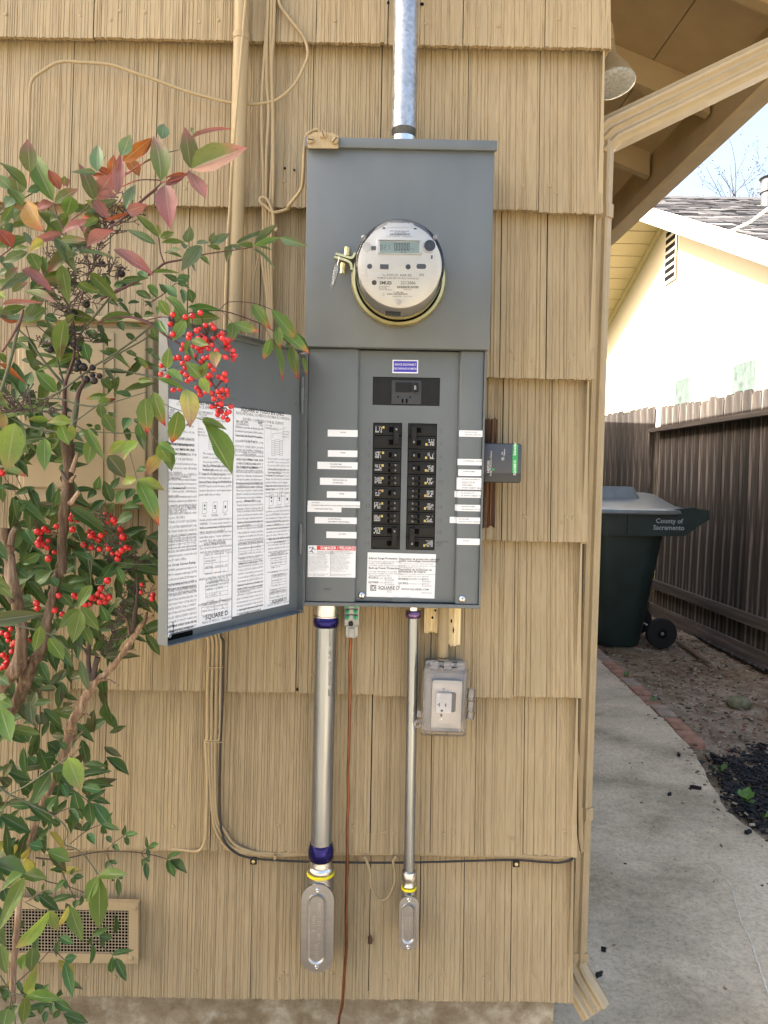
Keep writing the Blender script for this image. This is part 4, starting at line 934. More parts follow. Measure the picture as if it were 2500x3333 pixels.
dt(TB_, 570, 1334, ['Cuando necesite el accesorio de adaptador al', 'generador, solicite el no. de cat. RCGK2'], S1, .0064, narrow=.9); dt(TB_, 570, 1372, 'Accesorio de la zapata de neutro LK225AN', S1*.95, .006); dt(TB_, 572, 1400, ['Utilice enchufes de conexión contra lluvia', 'o líquidos de clasificación UL para', 'conductos de entrada que estén arriba del', 'nivel de partes que conducen corriente.'], S1, .0064, narrow=.9)
table(TB_, 578, 1460, 742, 1540, 4, 4, 22); dt(TB_, 584, 1466, ['DOS TAPAS DE CIERRE INCLUIDAS. SE REQUIERE', 'UN DISPOSITIVO PARA ACOMETIDA', 'CONDUCTO  1 1/4   1 1/2    2   2 1/2', 'SQUARE D CAT. A125 A150 A200', 'MYERS CAT. NO. MB125 MB150'], .0040, .0092, narrow=.9)
dt(TB_, 574, 1558, ['Para partes de repuesto, comuníquese', 'con la oficina de ventas local de Square D.'], S1, .0066, narrow=.95); dt(HB, 574, 1596, 'Clasificación de Corriente de Corto Circuito.', S1*.85, .006, bold=.008)
dt(TB_, 574, 1614, ['Capacidad nominal de corriente de corto', 'circuito: 22,000 A.I.R. simétricos RCM a', '120/240 V~ como máximo con desconector', 'de acometida tipo QOM2 (con capacidad', 'interruptiva de 22,000 A.I.R) y con', 'interruptores automáticos derivados tipo', 'HOM o HOMT (con capacidad interruptiva', 'de 10,000 A.I.R.)'], S1*.93, .0066, narrow=.92)
dt(TB_, 570, 1735, ['Medidor de watthora no está incluido en la', 'clasificación de corriente de corto circuito.'], S1*.93, .0066, narrow=.92); dt(TB_, 568, 1772, ['Los interruptores automáticos derivados', 'adicionales o de repuesto deben tener un', 'grado de interrupción igual o mayor que el', 'los interruptores con el menor grado de', 'interrupción ya instalado. El desconectador', 'de acometida debe tener un grado de', 'interrupción igual o mayor que el', 'desconectador de acometida ya instalado.'], S1*.93, .0066, narrow=.92)
dt(HB, 582, 1890, ['Apropiado solamente para usarse', 'como Equipo de acometida.'], S1*.95, .0078, bold=.008)
dline(TB_, 742, 700, 745, 1870, .0003); mini_diagram(TB_, 745, 905, 715, 905, 810, 8); dt(TB_, 748, 712, ['120 V LINEA', 'TERMINAL DE NEUTRO'], .0036, .005); dt(TB_, 858, 752, ['DESCONECTADOR', 'DE SERVICIO', '4 ESPACIOS'], .0036, .005)
dt(TB_, 764, 925, ['Dos polos sencillos, un enchufe en espacio', 'tipo HOMT o un polo sencillo tipo HOM.', 'Dos polos tipo HOMT o HOM (15 - 100A)', 'pueden enchufarse en dos espacios', 'Dos polos tipo HOMA (150 - 200A) pueden', 'enchufarse en cuatro espacios.'], S1*.8, .0062, narrow=.9); dt(HB, 768, 995, ['Use interruptores ramales de 15 - 100A', 'y 150 - 200A únicamente.'], S1*.75, .006, bold=.006, narrow=.9)
dt(TB_, 750, 1032, ['Un Square D de clasificación UL para', 'chispas de sobretensión secundaria', 'puede enchufarse en dos lugares', 'adyacentes, pida el no. de cat.', 'HOM2175SB.'], S1*.9, .0064); dt(TB_, 750, 1098, ['Únicamente utilice interruptores derivados', 'Square D tipos HOM, HOMA o HOMT,', 'interruptor de servicio QOM2 y las partes', 'de repuesto con este producto.'], S1*.9, .0064, narrow=.88)
toggles(HB, 776, 1158, 50, 68, ['CERRADO', 'DISPARADO', 'ABIERTO'], TB_)
dt(TB_, 752, 1262, ['La palanca en posición intermedia indica', 'que se ha DISPARADO el interruptor.', 'Para restablecerlo: Ponga la palanca en', 'la posición de ABIERTO, luego en la', 'posición de CERRADO.'], S1*.9, .0064, narrow=.9); dt(TB_, 756, 1330, ['PRECAUCIÓN:          Remueva troqueles', 'solamente como sea necesario cuando', 'los circuitos estén siendo instalados.'], S1*.9, .0064, narrow=.9)
dt(TB_, 756, 1372, ['Cierre las aberturas de los interruptores', 'automáticos de circuitos inutilizados con', 'placas de relleno. Pida el no. de cat.', 'HOMFP. Cada placa de relleno cierra', 'una abertura de interruptor de un polo.'], S1*.9, .0064, narrow=.9); dt(HB, 840, 1434, ['REQUISITOS DE PAR DE APRIETE', 'DE LAS ZAPATAS'], S1*.8, .0066, 'CENTER', .006)
dt(TB_, 766, 1478, ['Vea el interruptor automático y las', 'unidades instaladas en campo para', 'obtener los valores de par de apriete de', 'los tornillos de sujeción de cables.'], S1*.9, .0064, narrow=.9)
table(TB_, 782, 1530, 882, 1612, 5, 3, 16); dt(TB_, 786, 1534, ['ZAPATA (LINEA)  6-250', 'NEUTRO  2/0 250', 'SERVICIO 14-10 50', 'TIERRA  14-4  45', 'NEUTRO 35'], .0038, .0085); dt(TB_, 830, 1640, ['Neutro derivado y tierra de puesta', 'a tierra del equipo'], S1*.78, .0064, 'CENTER')
table(TB_, 788, 1668, 880, 1738, 4, 2, 16); dt(TB_, 792, 1676, ['CALIBRE (AWG)  LB-PULG', '8 - 4 Cu/Al     35', '10 Cu/Al      25', '14-10 Cu      20'], .0040, .0088); dt(TB_, 830, 1752, ['Combinaciones de la barra de', 'puesta a tierra del equipo'], S1*.78, .0064, 'CENTER'); table(TB_, 774, 1776, 884, 1832, 3, 2, 22); dt(TB_, 780, 1782, ['CALIBRE (AWG)   LB-PULG', 'DOS 14 o 12 Cu     25', 'DOS 12 o 10 Al     35'], .0040, .0094)
dt(HB, 838, 1828, 'SQUARE D', .0092, .01, 'CENTER', .014, res=2); dt(TB_, 764, 1862, 'HECHO EN MÉXICO', .0046, .006); dt(TB_, 862, 1842, '70286-807-02', .0042, .006)
for m_, p_, mt_, nm in ((HA, shA, 'ink', 'heading_print'), (TA_, shA, 'ink_soft', 'text_print'), (HB, shB, 'ink', 'heading_print'), (TB_, shB, 'ink_soft', 'text_print')): m_.build(nm, MT[mt_], p_, kind='stuff')
s_, z_ = DS(160, 1998); a = Vector((lx(s_), -.001, z_)); MB(DX).tube([a+Vector((-.0004, 0, .008)), a+Vector((.0006, 0, 0)), a+Vector((0, 0, -.010))], .0007, 5).build('pen_mark', MT['ink'], shA)
# hinges along the left edge
hx = xl_-.004
for (y0, y1) in ((405, 465), (470, 560), (560, 640), (1340, 1400), (1400, 1470), (1470, 1530)):
    z0, z1 = S(zDoor, 985, y0, -.118).z, S(zDoor, 985, y1, -.118).z
    rad = .0046 if (y0 in (470, 1400)) else .0036
    MB().tube([(hx-.003, -.1235, z0), (hx-.003, -.1235, z1)], rad, 14).build('hinge_knuckle', MT['grey'], panel, smooth=50)
MB().box((hx-.0045, -.1165, zb_+.01), (xl_-.0012, -.1145, Z_MID-.005)).build('hinge_leaf', MT['castgrey'], panel)
# ================================================================ electricity meter
MC = Vector((0.0246, YU, 1.7497)); FD = .112                 # centre on the cover; how far the face stands out
meter = thing('electric_meter', (MC.x, YU, MC.z-.08), 'round clear-domed digital electricity meter reading 00000', 'electric meter')
MB().lathe([(.083, .0002), (.083, .012), (.0785, .014), (.0785, .0002)], MC, seg=72).build('socket_collar', MT['slate2'], meter, smooth=40)
ring = MB().lathe([(.0795, .004), (.0855, .003), (.0895, .007), (.0895, .016), (.0865, .020), (.0815, .020), (.0800, .017)], MC, seg=84).build('sealing_ring', MT['gold'], meter, smooth=40)
yl = YU-.012; MM = lambda x, y, Y=yl: S(zMet, x, y, Y)
l0 = MM(330, 790); 
for nm, pts in (('upper', ((392, 655), (365, 708), (330, 715), (250, 690), (160, 668))), ('lower', ((352, 860), (345, 800), (318, 762), (240, 730), (145, 705)))):
    line = smooth_path([MM(*p) for p in pts], 4); vs = []; t_ = .0022
    for i, p in enumerate(line):
        d = (line[min(i+1, len(line)-1)]-line[max(i-1, 0)]).normalized(); nn = Vector((-d.z, 0, d.x))*t_
        for yy in (-.011, .007):
            vs += [p+nn+Vector((0, yy, 0)), p-nn+Vector((0, yy, 0))]
    k = len(line); fs = []
    for i in range(k-1):
        a = 4*i; b = a+4; fs += [(a, b, b+1, a+1), (a+2, a+3, b+3, b+2), (a, a+2, b+2, b), (a+1, b+1, b+3, a+3)]
    fs += [(0, 1, 3, 2), (4*k-4, 4*k-2, 4*k-1, 4*k-3)]
    MB().add(vs, fs).build('clamp_lug', MT['gold'], ring, smooth=40)
p0, p1 = MM(300, 575, yl-.002), MM(290, 672, yl-.002); MB().tube([p0, p1], .0058, 18).build('clamp_barrel', MT['gold'], ring, smooth=40)
p0, p1 = MM(250, 765, yl-.002), MM(235, 888, yl-.002); MB().tube([p0, p0.lerp(p1, .5), p0.lerp(p1, .55), p1], [.0056, .0056, .0046, .005], 18).build('clamp_nut', MT['gold'], ring, smooth=40)
seal = thing('meter_seal', MM(115, 1080, yl-.02), 'clear plastic wire seal hanging from the meter ring lug', 'seal')
MB().tube(smooth_path([MM(196, 668, yl-.014), MM(200, 690, yl-.018), MM(180, 770, yl-.020), MM(172, 800, yl-.020)], 4), .0005, 5).build('wire', MT['steel'], seal)
MB().tube([MM(172, 790, yl-.02), MM(140, 940, yl-.02), MM(118, 1030, yl-.02), MM(110, 1075, yl-.02)], [.0048, .0046, .0036, .0012], 16).build('tube', MT['tube_clear'], seal, smooth=50)
MB().tube([MM(168, 820, yl-.02), MM(135, 960, yl-.02), MM(122, 1020, yl-.02)], [.0008, .0012, .0016], 8).build('core', MT['castgrey'], seal)
MB().lathe([(.0790, .012), (.0785, .030), (.001, .031)], MC, seg=64).build('base', MT['black'], meter, smooth=40)
MT['meterside'] = plain('meter_skirt', (0.60, 0.59, 0.55), 0.4, var=0.05)
MB().lathe([(.0745, .031), (.0742, FD-.012), (.0738, FD-.010)], MC, seg=64).build('skirt', MT['meterside'], meter, smooth=40)
MB().box((MC.x-.024, YU-.075, MC.z-.0765), (MC.x+.004, YU-.050, MC.z-.0735)).build('side_tag', MT['slate2'], meter)
face = MB().lathe([(.0738, FD-.010), (.0734, FD-.0085), (.0005, FD-.0085)], MC, seg=64).build('faceplate', MT['cream'], meter, smooth=40)
YF = YU-FD+.0085
F = lambda x, y, d=0.0: S(zMet, x, y, YF-d)
def frect(x0, y0, x1, y1): a, b = F(x0, y0), F(x1, y1); return (a.x, b.z, b.x, a.z)
def fbox(mb, x0, y0, x1, y1, d0, d1): a = frect(x0, y0, x1, y1); mb.box((a[0], YF-d1, a[1]), (a[2], YF-d0, a[3])); return mb
mb = MB()
for i in range(5): x = 770+i*66; fbox(mb, x, 276, x+60, 330, .0001, .0007)
for i in range(7): fbox(mb, 455, 605+i*62, 520, 660+i*62, .0001, .0007) if i < 5 else 0; fbox(mb, 1330, 640+i*62, 1390, 695+i*62, .0001, .0007) if i < 4 else 0
mb.build('grille_rib', MT['cream'], face, kind='stuff')
mb = MB(); fbox(mb, 662, 480, 1188, 500, .0001, .0040); fbox(mb, 662, 645, 1188, 662, .0001, .0040); fbox(mb, 662, 501, 688, 644, .0001, .0040); fbox(mb, 1160, 501, 1188, 644, .0001, .0040); mb.build('display_bezel', MT['white'], face)
lcd = fbox(MB(), 689, 502, 1159, 643, .0001, .0012).build('display', MT['lcd'], face)
MT['lcdink'] = plain('lcd_segment', (0.05, 0.06, 0.055), 0.4)
mb = MB()
SEG = {'0': 'abcdef', '1': 'bc', '2': 'abged'}
def digit(ch, x, y, w_, h_, t):
    sg = {'a': (x, y, x+w_, y+t), 'd': (x, y+h_-t, x+w_, y+h_), 'g': (x, y+h_/2-t/2, x+w_, y+h_/2+t/2), 'f': (x, y, x+t, y+h_/2-1), 'b': (x+w_-t, y, x+w_, y+h_/2-1), 'e': (x, y+h_/2+1, x+t, y+h_), 'c': (x+w_-t, y+h_/2+1, x+w_, y+h_)}
    for s_ in SEG[ch]: fbox(mb, *sg[s_], .0013, .0016)
for i, ch in enumerate('021'): digit(ch, 695+i*42, 545, 26, 55, 5)
for i in range(5): digit('0', 862+i*38, 525, 28, 88, 8)
mb.text('kWh', .0032, F(1075, 590, .0015)); mb.text('rd', .0026, F(1096, 612, .0015)); fbox(mb, 938, 628, 962, 636, .0013, .0016); fbox(mb, 976, 628, 1000, 636, .0013, .0016)
mb.build('segments', MT['lcdink'], lcd)
c = F(1285, 560); MB().lathe([(.0112, .0001), (.0112, .004), (.0098, .0045)], c, seg=40).build('port_rim', MT['white'], face, smooth=40)
MB().lathe([(.0098, .0040), (.0085, .0050), (.0078, .0042), (.0060, .0042), (.0050, .0052), (.0003, .0052)], c, seg=40).build('optical_port', MT['slate2'], face, smooth=30)
c = F(528, 565); MB().lathe([(.0078, .0001), (.0078, .0012), (.0003, .0013)], c, seg=32).build('round_cap', MT['meterside'], face, smooth=30)
MT['meterdark'] = plain('meter_dark', (0.05, 0.05, 0.05), 0.4)
mb = fbox(MB(), 585, 558, 640, 605, .0001, .0010); mb.build('side_port', MT['meterdark'], face)
for i, (x0, y0, x1, y1) in enumerate(((720, 333, 752, 350), (1095, 340, 1130, 355), (1302, 668, 1320, 710), (690, 775, 792, 835))): fbox(MB(), x0, y0, x1, y1, .0001, .0009).build('port_window', MT['meterdark'], face)
for x, y in ((565, 800), (1027, 806)):
    MB().lathe([(.0044, .0001), (.0044, .0010), (.0028, .0012), (.0026, .0009), (.0002, .0009)], F(x, y), seg=20).build('button', MT['slate2'] , face)
a = frect(1128, 772, 1242, 832); MB().prism(rrect(a[0], a[1], a[2], a[3], .0035, 4), YF-.0014, YF-.0001).build('sensor_window', MT['meterdark'], face)
a = frect(1108, 715, 1258, 858); MB().prism([(a[0], a[1]), (a[2], a[1]), (a[2], a[1]+.008), ((a[0]+a[2])/2+.004, a[3]), ((a[0]+a[2])/2-.004, a[3]), (a[0], a[1]+.008)], YF-.0006, YF-.0001).build('sensor_surround', MT['white'], face)
# paper labels on the face
lab = fbox(MB(), 732, 358, 1110, 460, .0001, .0005).build('network_label', MT['white'], face)
mb = MB().text('Silver Spring Networks', .0036, F(925, 376, .0007), bold=.006, res=1).text('00135001000E4484', .0026, F(928, 397, .0007), res=1).text('FCC ID: OWS-NIC514      IC: 5975A-NIC514', .0024, F(922, 442, .0007), res=1)
r = random.Random(2)
def barcode(mb, x0, x1, y0, y1):
    x = x0
    while x < x1: wv = r.choice((2.5, 4, 6)); fbox(mb, x, y0, x+wv, y1, .0006, .0007); x += wv+r.choice((3, 4, 6))
barcode(mb, 810, 1050, 406, 430); mb.build('lettering', MT['ink_grey'], lab)
pl = [F(x, y) for x, y in ((555, 865), (1278, 865), (1276, 1040), (1180, 1150), (1060, 1215), (925, 1240), (790, 1215), (660, 1150), (556, 1040))]
lab = MB().prism([(p.x, p.z) for p in pl], YF-.0005, YF-.0001).build('rating_label', MT['white'], face)
mb = MB().text('FOCUS  AXR-SD', .0060, F(922, 907, .0007), bold=.006).text('Type', .0038, F(742, 907, .0007)).text('EPS', .0056, F(1190, 905, .0007), bold=.006).text('FORM 2S CL200 240V 3W 60Hz TA=30 Kh 7.2', .0040, F(905, 943, .0007), narrow=.92, bold=.004)
mb.text('2212886', .0076, F(1027, 1000, .0007), bold=.004).text('11 080 946', .0040, F(910, 1113, .0007), bold=.008).text('SACRAMENTO', .0030, F(672, 1042, .0007), align='LEFT').text('MUNICIPAL', .0030, F(672, 1061, .0007), align='LEFT').text('UTILITY DISTRICT', .0030, F(672, 1080, .0007), align='LEFT').text('*SAA2212886*', .0026, F(1020, 1079, .0007)).text('Landis+Gyr', .0034, F(895, 1158, .0007), bold=.004).text('MADE IN MEXICO', .0020, F(1022, 1161, .0007)).text('-4S2', .0024, F(732, 1128, .0007)).text('2011', .0024, F(732, 1150, .0007))
barcode(mb, 895, 1155, 1036, 1064); barcode(mb, 775, 1018, 1125, 1142); mb.build('lettering', MT['ink_grey'], lab)
mb = MB().text('SMUD', .0078, F(757, 1000, .0007), bold=.035, narrow=1.02); mb.lathe([(.0044, .0), (.0002, .0002)], F(620, 995, .0006), seg=24); mb.build('company_mark', MT['ink'], lab)
# clear dome
MB().lathe([(.0792, .018), (.0789, .050), (.0785, FD-.006), (.0772, FD-.0005), (.0748, FD+.0012), (.0004, FD+.0012)], MC, seg=72).build('dome', MT['glass'], meter, smooth=50)
for x, y in ((495, 457), (1352, 452), (915, 1230)):
    c = S(zMet, x, y, YU-FD-.001); MB().lathe([(.0042, -.004), (.0042, .002), (.003, .003), (.0002, .0033)], c, seg=18).build('dome_stud', MT['tube_clear'], meter, smooth=40)

# ================================================================ surge protector on the panel's right side
a, b = S(zR, 643, 292, -.100), S(zR, 1060, 758, -.100)
sp = thing('surge_protector', (xr_+.002, -.08, b.z), 'dark slate surge protection device fixed to the side of the panel', 'surge protector')
MB().box((xr_+.0022, -.100, b.z), (b.x, -.050, a.z), .005).build('housing', MT['slate2'], sp, smooth=40)
c = S(zR, 648, 645, -.1005); d = S(zR, 1055, 298, -.1005); MB().box((xr_+.0032, -.1022, c.z), (b.x-.0015, -.1001, a.z-.0015), .001).build('face_panel', MT['slate'], sp, smooth=40)
a2, b2 = S(zR, 962, 305, -.1022), S(zR, 1012, 642, -.1022); gp = MB().box((a2.x, -.1026, b2.z), (b2.x, -.1023, a2.z)).build('green_band', MT['green_led'], sp)
mb = MB().text('SQUARE D', .0062, S(zR, 985, 580, -.1028), rot=R(90), bold=.012); mb.text('Schneider', .0066, S(zR, 986, 360, -.1028), rot=R(90), bold=.012); mb.build('lettering', MT['white'], gp)
mb = MB().text('HEPD50', .0068, S(zR, 680, 568, -.1025), rot=R(90), bold=.008).text('Surge Protective Device', .0050, S(zR, 706, 530, -.1025), rot=R(90)).text('OK', .0042, S(zR, 840, 412, -.1025), rot=R(90)).text('• Replace', .0042, S(zR, 862, 408, -.1025), rot=R(90))
mb.build('lettering', MT['print'], sp)
MB().box(S(zR, 722, 588, -.1023), S(zR, 747, 612, -.1026)).build('green_mark', MT['green_led'], sp)
mb = MB().lathe([(.0032, 0), (.0032, .0006), (.0024, .0008), (.0022, .0003), (.0001, .0003)], S(zR, 845, 475, -.1022), seg=20); mb.build('indicator', MT['castgrey'], sp)

# ================================================================ conduits
def nut(mb, c, r0, h, n=8, axis=(0, 0, 1)):                    # ribbed compression nut, vertical
    ax = Vector(axis); pf = [(r0*.90, -h/2), (r0*1.0, -h*.30), (r0*1.06, 0), (r0*1.0, h*.30), (r0*.90, h/2)]
    return mb.lathe(pf, c, ax, n*3, cap0=True, cap1=True)
ym = -.078
t0, t1 = S(zTM, 632, -120, ym), S(zTM, 611, 640, ym)
mast = thing('service_mast', (t1.x, ym, Z_CAP), 'galvanized rigid service mast rising from the top of the panel', 'conduit')
xm = (t0.x+t1.x)/2
MB().tube([(xm+.004, ym, t1.z), (xm+.006, ym, 4.5)], .0243, 40).build('pipe', MT['galv'], mast, smooth=50)
mb = MB(); pf = []
for i in range(7): h = i*.0022; pf += [(.0236, -h), (.0225, -h-.0011)]
mb.lathe(pf, (xm+.004, ym, t1.z), (0, 0, 1), 40); MT['thread'] = plain('dark_thread', (0.22, 0.22, 0.21), 0.5, metal=.7); mb.build('thread', MT['thread'], mast)
MB().tube([(xm+.004, ym, t1.z-.0155), (xm+.004, ym, Z_CAP-.0008)], .0238, 40).build('hub', MT['steel'], mast, smooth=50)
def big_line(name, label, cols, R_, y, pts):
    pass
# large lower conduit
yk = -.060
a, b = S(zLow, 305, 300, yk), S(zBot, 408, 200, yk)
cond = thing('conduit_run', (b.x, yk, b.z), 'thick galvanized conduit below the panel ending in a large access fitting', 'conduit')
AX = lambda z: Vector((a.x+(b.x-a.x)*(z-a.z)/(b.z-a.z), yk, z))
Zc = lambda z, x, y: S(z, x, y, yk).z
zt0 = Zc(zLow, 300, 85); RB = .0218
MB().tube([AX(Zc(zLow, 300, 240)), AX(Zc(zBot, 400, 400))], RB, 40).build('tube', MT['emt'], cond, smooth=50)
MB().tube([AX(zb_-.0005), AX(Zc(zLow, 300, 165))], .0238, 40).build('connector', MT['steel'], cond, smooth=50)
MB().lathe([(.0248, Zc(zLow, 0, 166)), (.0262, Zc(zLow, 0, 160)), (.0262, Zc(zLow, 0, 152))], (AX(zt0).x, yk, 0), (0, 0, 1), 40).build('collar', MT['steel'], cond, smooth=40)
def nut_obj(z0, z1, r, parent, mat):
    h = z0-z1; c = AXX((z0+z1)/2)
    mb = MB(); k = 24; vs = []
    pf = [(r*.88, -h/2), (r*1.0, -h*.36), (r*1.05, -h*.05), (r*1.0, h*.30), (r*.93, h/2)]
    for rr_, hh in pf:
        for j in range(k):
            an = 2*math.pi*j/k; q = rr_*(1.0 if j % 3 else .955); vs.append((c.x+q*math.cos(an), c.y+q*math.sin(an), c.z+hh))
    fs = [(i*k+j, i*k+(j+1) % k, (i+1)*k+(j+1) % k, (i+1)*k+j) for i in range(len(pf)-1) for j in range(k)] + [tuple(range(k-1, -1, -1)), tuple(range((len(pf)-1)*k, len(pf)*k))]
    return mb.add(vs, fs).build('compression_nut', mat, parent, smooth=40)
AXX = AX
nut_obj(Zc(zLow, 0, 150), Zc(zLow, 0, 246), .0256, cond, MT['zincblue'])
nut_obj(Zc(zBot, 0, 392), Zc(zBot, 0, 535), .0258, cond, MT['zincblue'])
MB().lathe([(.0238, 0), (.0245, .004), (.0238, .008), (.0236, Zc(zBot, 0, 535)-Zc(zBot, 0, 600))], AX(Zc(zBot, 0, 600)), (0, 0, 1), 40).build('connector', MT['steel'], cond, smooth=40)
MB().lathe([(.0240, -.009), (.0268, -.004), (.0275, .002), (.0255, .007), (.0238, .009)], AX(Zc(zBot, 0, 625)), (0, 0, 1), 40).build('hex_collar', MT['steel'], cond, smooth=40)
MB().lathe([(.024, -.0032), (.0282, -.0028), (.0288, 0), (.0282, .0028), (.024, .0032)], AX(Zc(zBot, 0, 655)), (0, 0, 1), 40).build('gasket', MT['yellow'], cond, smooth=40)
def lb(parent, cx, zc_top, plate, inner, yfront, ring_r, text_lines):
    """LB access fitting: body, stadium cover plate, raised inner pan, two screws."""
    (x0, z0, x1, z1) = plate; r = (x1-x0)/2
    MB().prism(rrect(x0+.0035, z0+.004, x1-.0035, z1-.003, r-.0036, 8), yfront+.004, -.026).build('fitting_body', MT['alum'], parent, smooth=40)
    cv = MB().prism(rrect(x0, z0, x1, z1, r-.0002, 10), yfront, yfront+.0026).build('cover_plate', MT['alum'], parent)
    (a0, b0, a1, b1) = inner; q = (a1-a0)/2
    o = rrect(a0, b0, a1, b1, q-.0002, 10); i1 = rrect(a0+.003, b0+.003, a1-.003, b1-.003, q-.0032, 10); k = len(o)
    vs = [(x, yfront-.0002, z) for x, z in o] + [(x, yfront-.0038, z) for x, z in rrect(a0+.0012, b0+.0012, a1-.0012, b1-.0012, q-.0014, 10)] + [(x, yfront-.0036, z) for x, z in i1] + [(x, yfront-.0012, z) for x, z in rrect(a0+.0055, b0+.0055, a1-.0055, b1-.0055, q-.0057, 10)]
    fs = [(m*k+j, m*k+(j+1) % k, (m+1)*k+(j+1) % k, (m+1)*k+j) for m in range(3) for j in range(k)] + [tuple(range(3*k, 4*k))]
    MB().add(vs, fs).build('raised_rim', MT['alum'], cv, smooth=40)
    for zz in (z1-r*.36, z0+r*.36):
        MB().lathe([(.0042, 0), (.0042, .0016), (.0030, .0030), (.0012, .0028), (.0002, .0022)], (cx, yfront, zz), seg=14).build('screw', MT['steel'], cv, smooth=30)
    return cv
yq = -.088
def brect(x0, y0, x1, y1, Y): p, q_ = S(zBot, x0, y0, Y), S(zBot, x1, y1, Y); return (p.x, q_.z, q_.x, p.z)
pl_, in_ = brect(226, 768, 508, 1565, yq), brect(281, 850, 442, 1490, yq)
cv = lb(cond, (pl_[0]+pl_[2])/2, 0, pl_, in_, yq, 0, [])
MB().lathe([(.0262, -.012), (.0248, 0), (.0238, .006), (.0236, Zc(zBot, 0, 672)-Zc(zBot, 0, 745))], AX(Zc(zBot, 0, 745)), (0, 0, 1), 40).build('fitting_neck', MT['alum'], cond, smooth=40)
MT['emb'] = plain('embossed_metal', (0.66, 0.64, 0.62), 0.3, metal=0.9)
cx = (in_[0]+in_[2])/2
MB().text('1 1/4E  1 1/2" COVER', .0098, (cx+.0052, yq-.0016, (in_[1]+in_[3])/2+.012), rot=R(90), res=3).text('E  11006', .0098, (cx-.0055, yq-.0016, (in_[1]+in_[3])/2+.012), rot=R(90), res=3).text('(UL) US', .0095, (cx+.0005, yq-.0016, in_[1]+.028), rot=R(90), res=3).build('embossing', MT['emb'], cv)
MB().text('EMT   WHEATLAND  TUBE / WESTERN', .0080, AX(Zc(zLow, 0, 520)) + Vector((.0106, -RB*.885, 0)), rot=R(90), narrow=1.0, ex=(.86, .5, 0)).build('tube_stamp', MT['ink_grey'], cond)
# small lower conduit
ys = -.052
a_, b_ = S(zLow, 1018, 200, ys), S(zBot, 1196, 500, ys)
con2 = thing('conduit_run', (b_.x, ys, b_.z), 'thin galvanized conduit below the panel ending in a small access fitting', 'conduit')
AXX = lambda z: Vector((a_.x+(b_.x-a_.x)*(z-a_.z)/(b_.z-a_.z), ys, z))
Zs = lambda z, x, y: S(z, x, y, ys).z
MB().tube([AXX(Zs(zLow, 0, 150)), AXX(Zs(zBot, 0, 650))], .0112, 28).build('tube', MT['emt'], con2, smooth=50)
MB().tube([AXX(zb_-.0005), AXX(Zs(zLow, 0, 105))], .0105, 28).build('connector', MT['steel'], con2, smooth=50)
MT['zincviolet'] = plain('violet_zinc', (0.16, 0.10, 0.24), 0.2, metal=0.85, var=0.4, scale=60)
nut_obj(Zs(zLow, 0, 100), Zs(zLow, 0, 160), .0158, con2, MT['zincviolet'])
nut_obj(Zs(zBot, 0, 628), Zs(zBot, 0, 715), .0158, con2, MT['steel'])
MB().lathe([(.0138, -.004), (.0128, .0), (.0120, .006), (.0128, .010)], AXX(Zs(zBot, 0, 740)), (0, 0, 1), 28).build('hex_collar', MT['steel'], con2, smooth=40)
MB().lathe([(.012, -.0028), (.0158, -.0024), (.0164, 0), (.0158, .0024), (.012, .0028)], AXX(Zs(zBot, 0, 778)), (0, 0, 1), 28).build('gasket', MT['yellow'], con2, smooth=40)
yq2 = -.074
p2, i2 = brect(1108, 876, 1272, 1364, yq2), brect(1124, 936, 1248, 1304, yq2)
cv2 = lb(con2, (p2[0]+p2[2])/2, 0, p2, i2, yq2, 0, [])
MB().lathe([(.0152, -.010), (.0140, 0), (.0132, .004), (.0130, .012)], AXX(Zs(zBot, 0, 845)), (0, 0, 1), 28).build('fitting_neck', MT['alum'], con2, smooth=40)
MB().text('E  TOPAZ', .0062, ((i2[0]+i2[2])/2-.004, yq2-.0016, (i2[1]+i2[3])/2), rot=R(90)).text('1/2" COVER', .0058, ((i2[0]+i2[2])/2+.004, yq2-.0016, (i2[1]+i2[3])/2), rot=R(90)).text('(UL)', .006, ((i2[0]+i2[2])/2+.002, yq2-.0016, i2[1]+.016), rot=R(90)).build('embossing', MT['emb'], cv2)
# painted stub above the outlet
yo = -.045
p, q_ = S(zLow, 1266, 60, yo), S(zLow, 1258, 528, yo)
stub = thing('conduit_stub', (q_.x, yo, q_.z), 'short tan painted conduit joining the panel and the outlet box', 'conduit')
MB().tube([(p.x, yo, zb_-.001), q_+Vector((0, 0, .008))], .0112, 28).build('tube', MT['tan'], stub, smooth=50)
MB().lathe([(.0118, 0), (.0110, .0012), (.0118, .0024), (.0110, .0036), (.0118, .0048), (.0110, .006)], q_, (0, 0, 1), 28).build('thread', MT['tan'], stub)
MB().lathe([(.0122, -.004), (.0122, .004)], p.lerp(q_, .60), (0, 0, 1), 28).build('coupling', MT['tan'], stub)

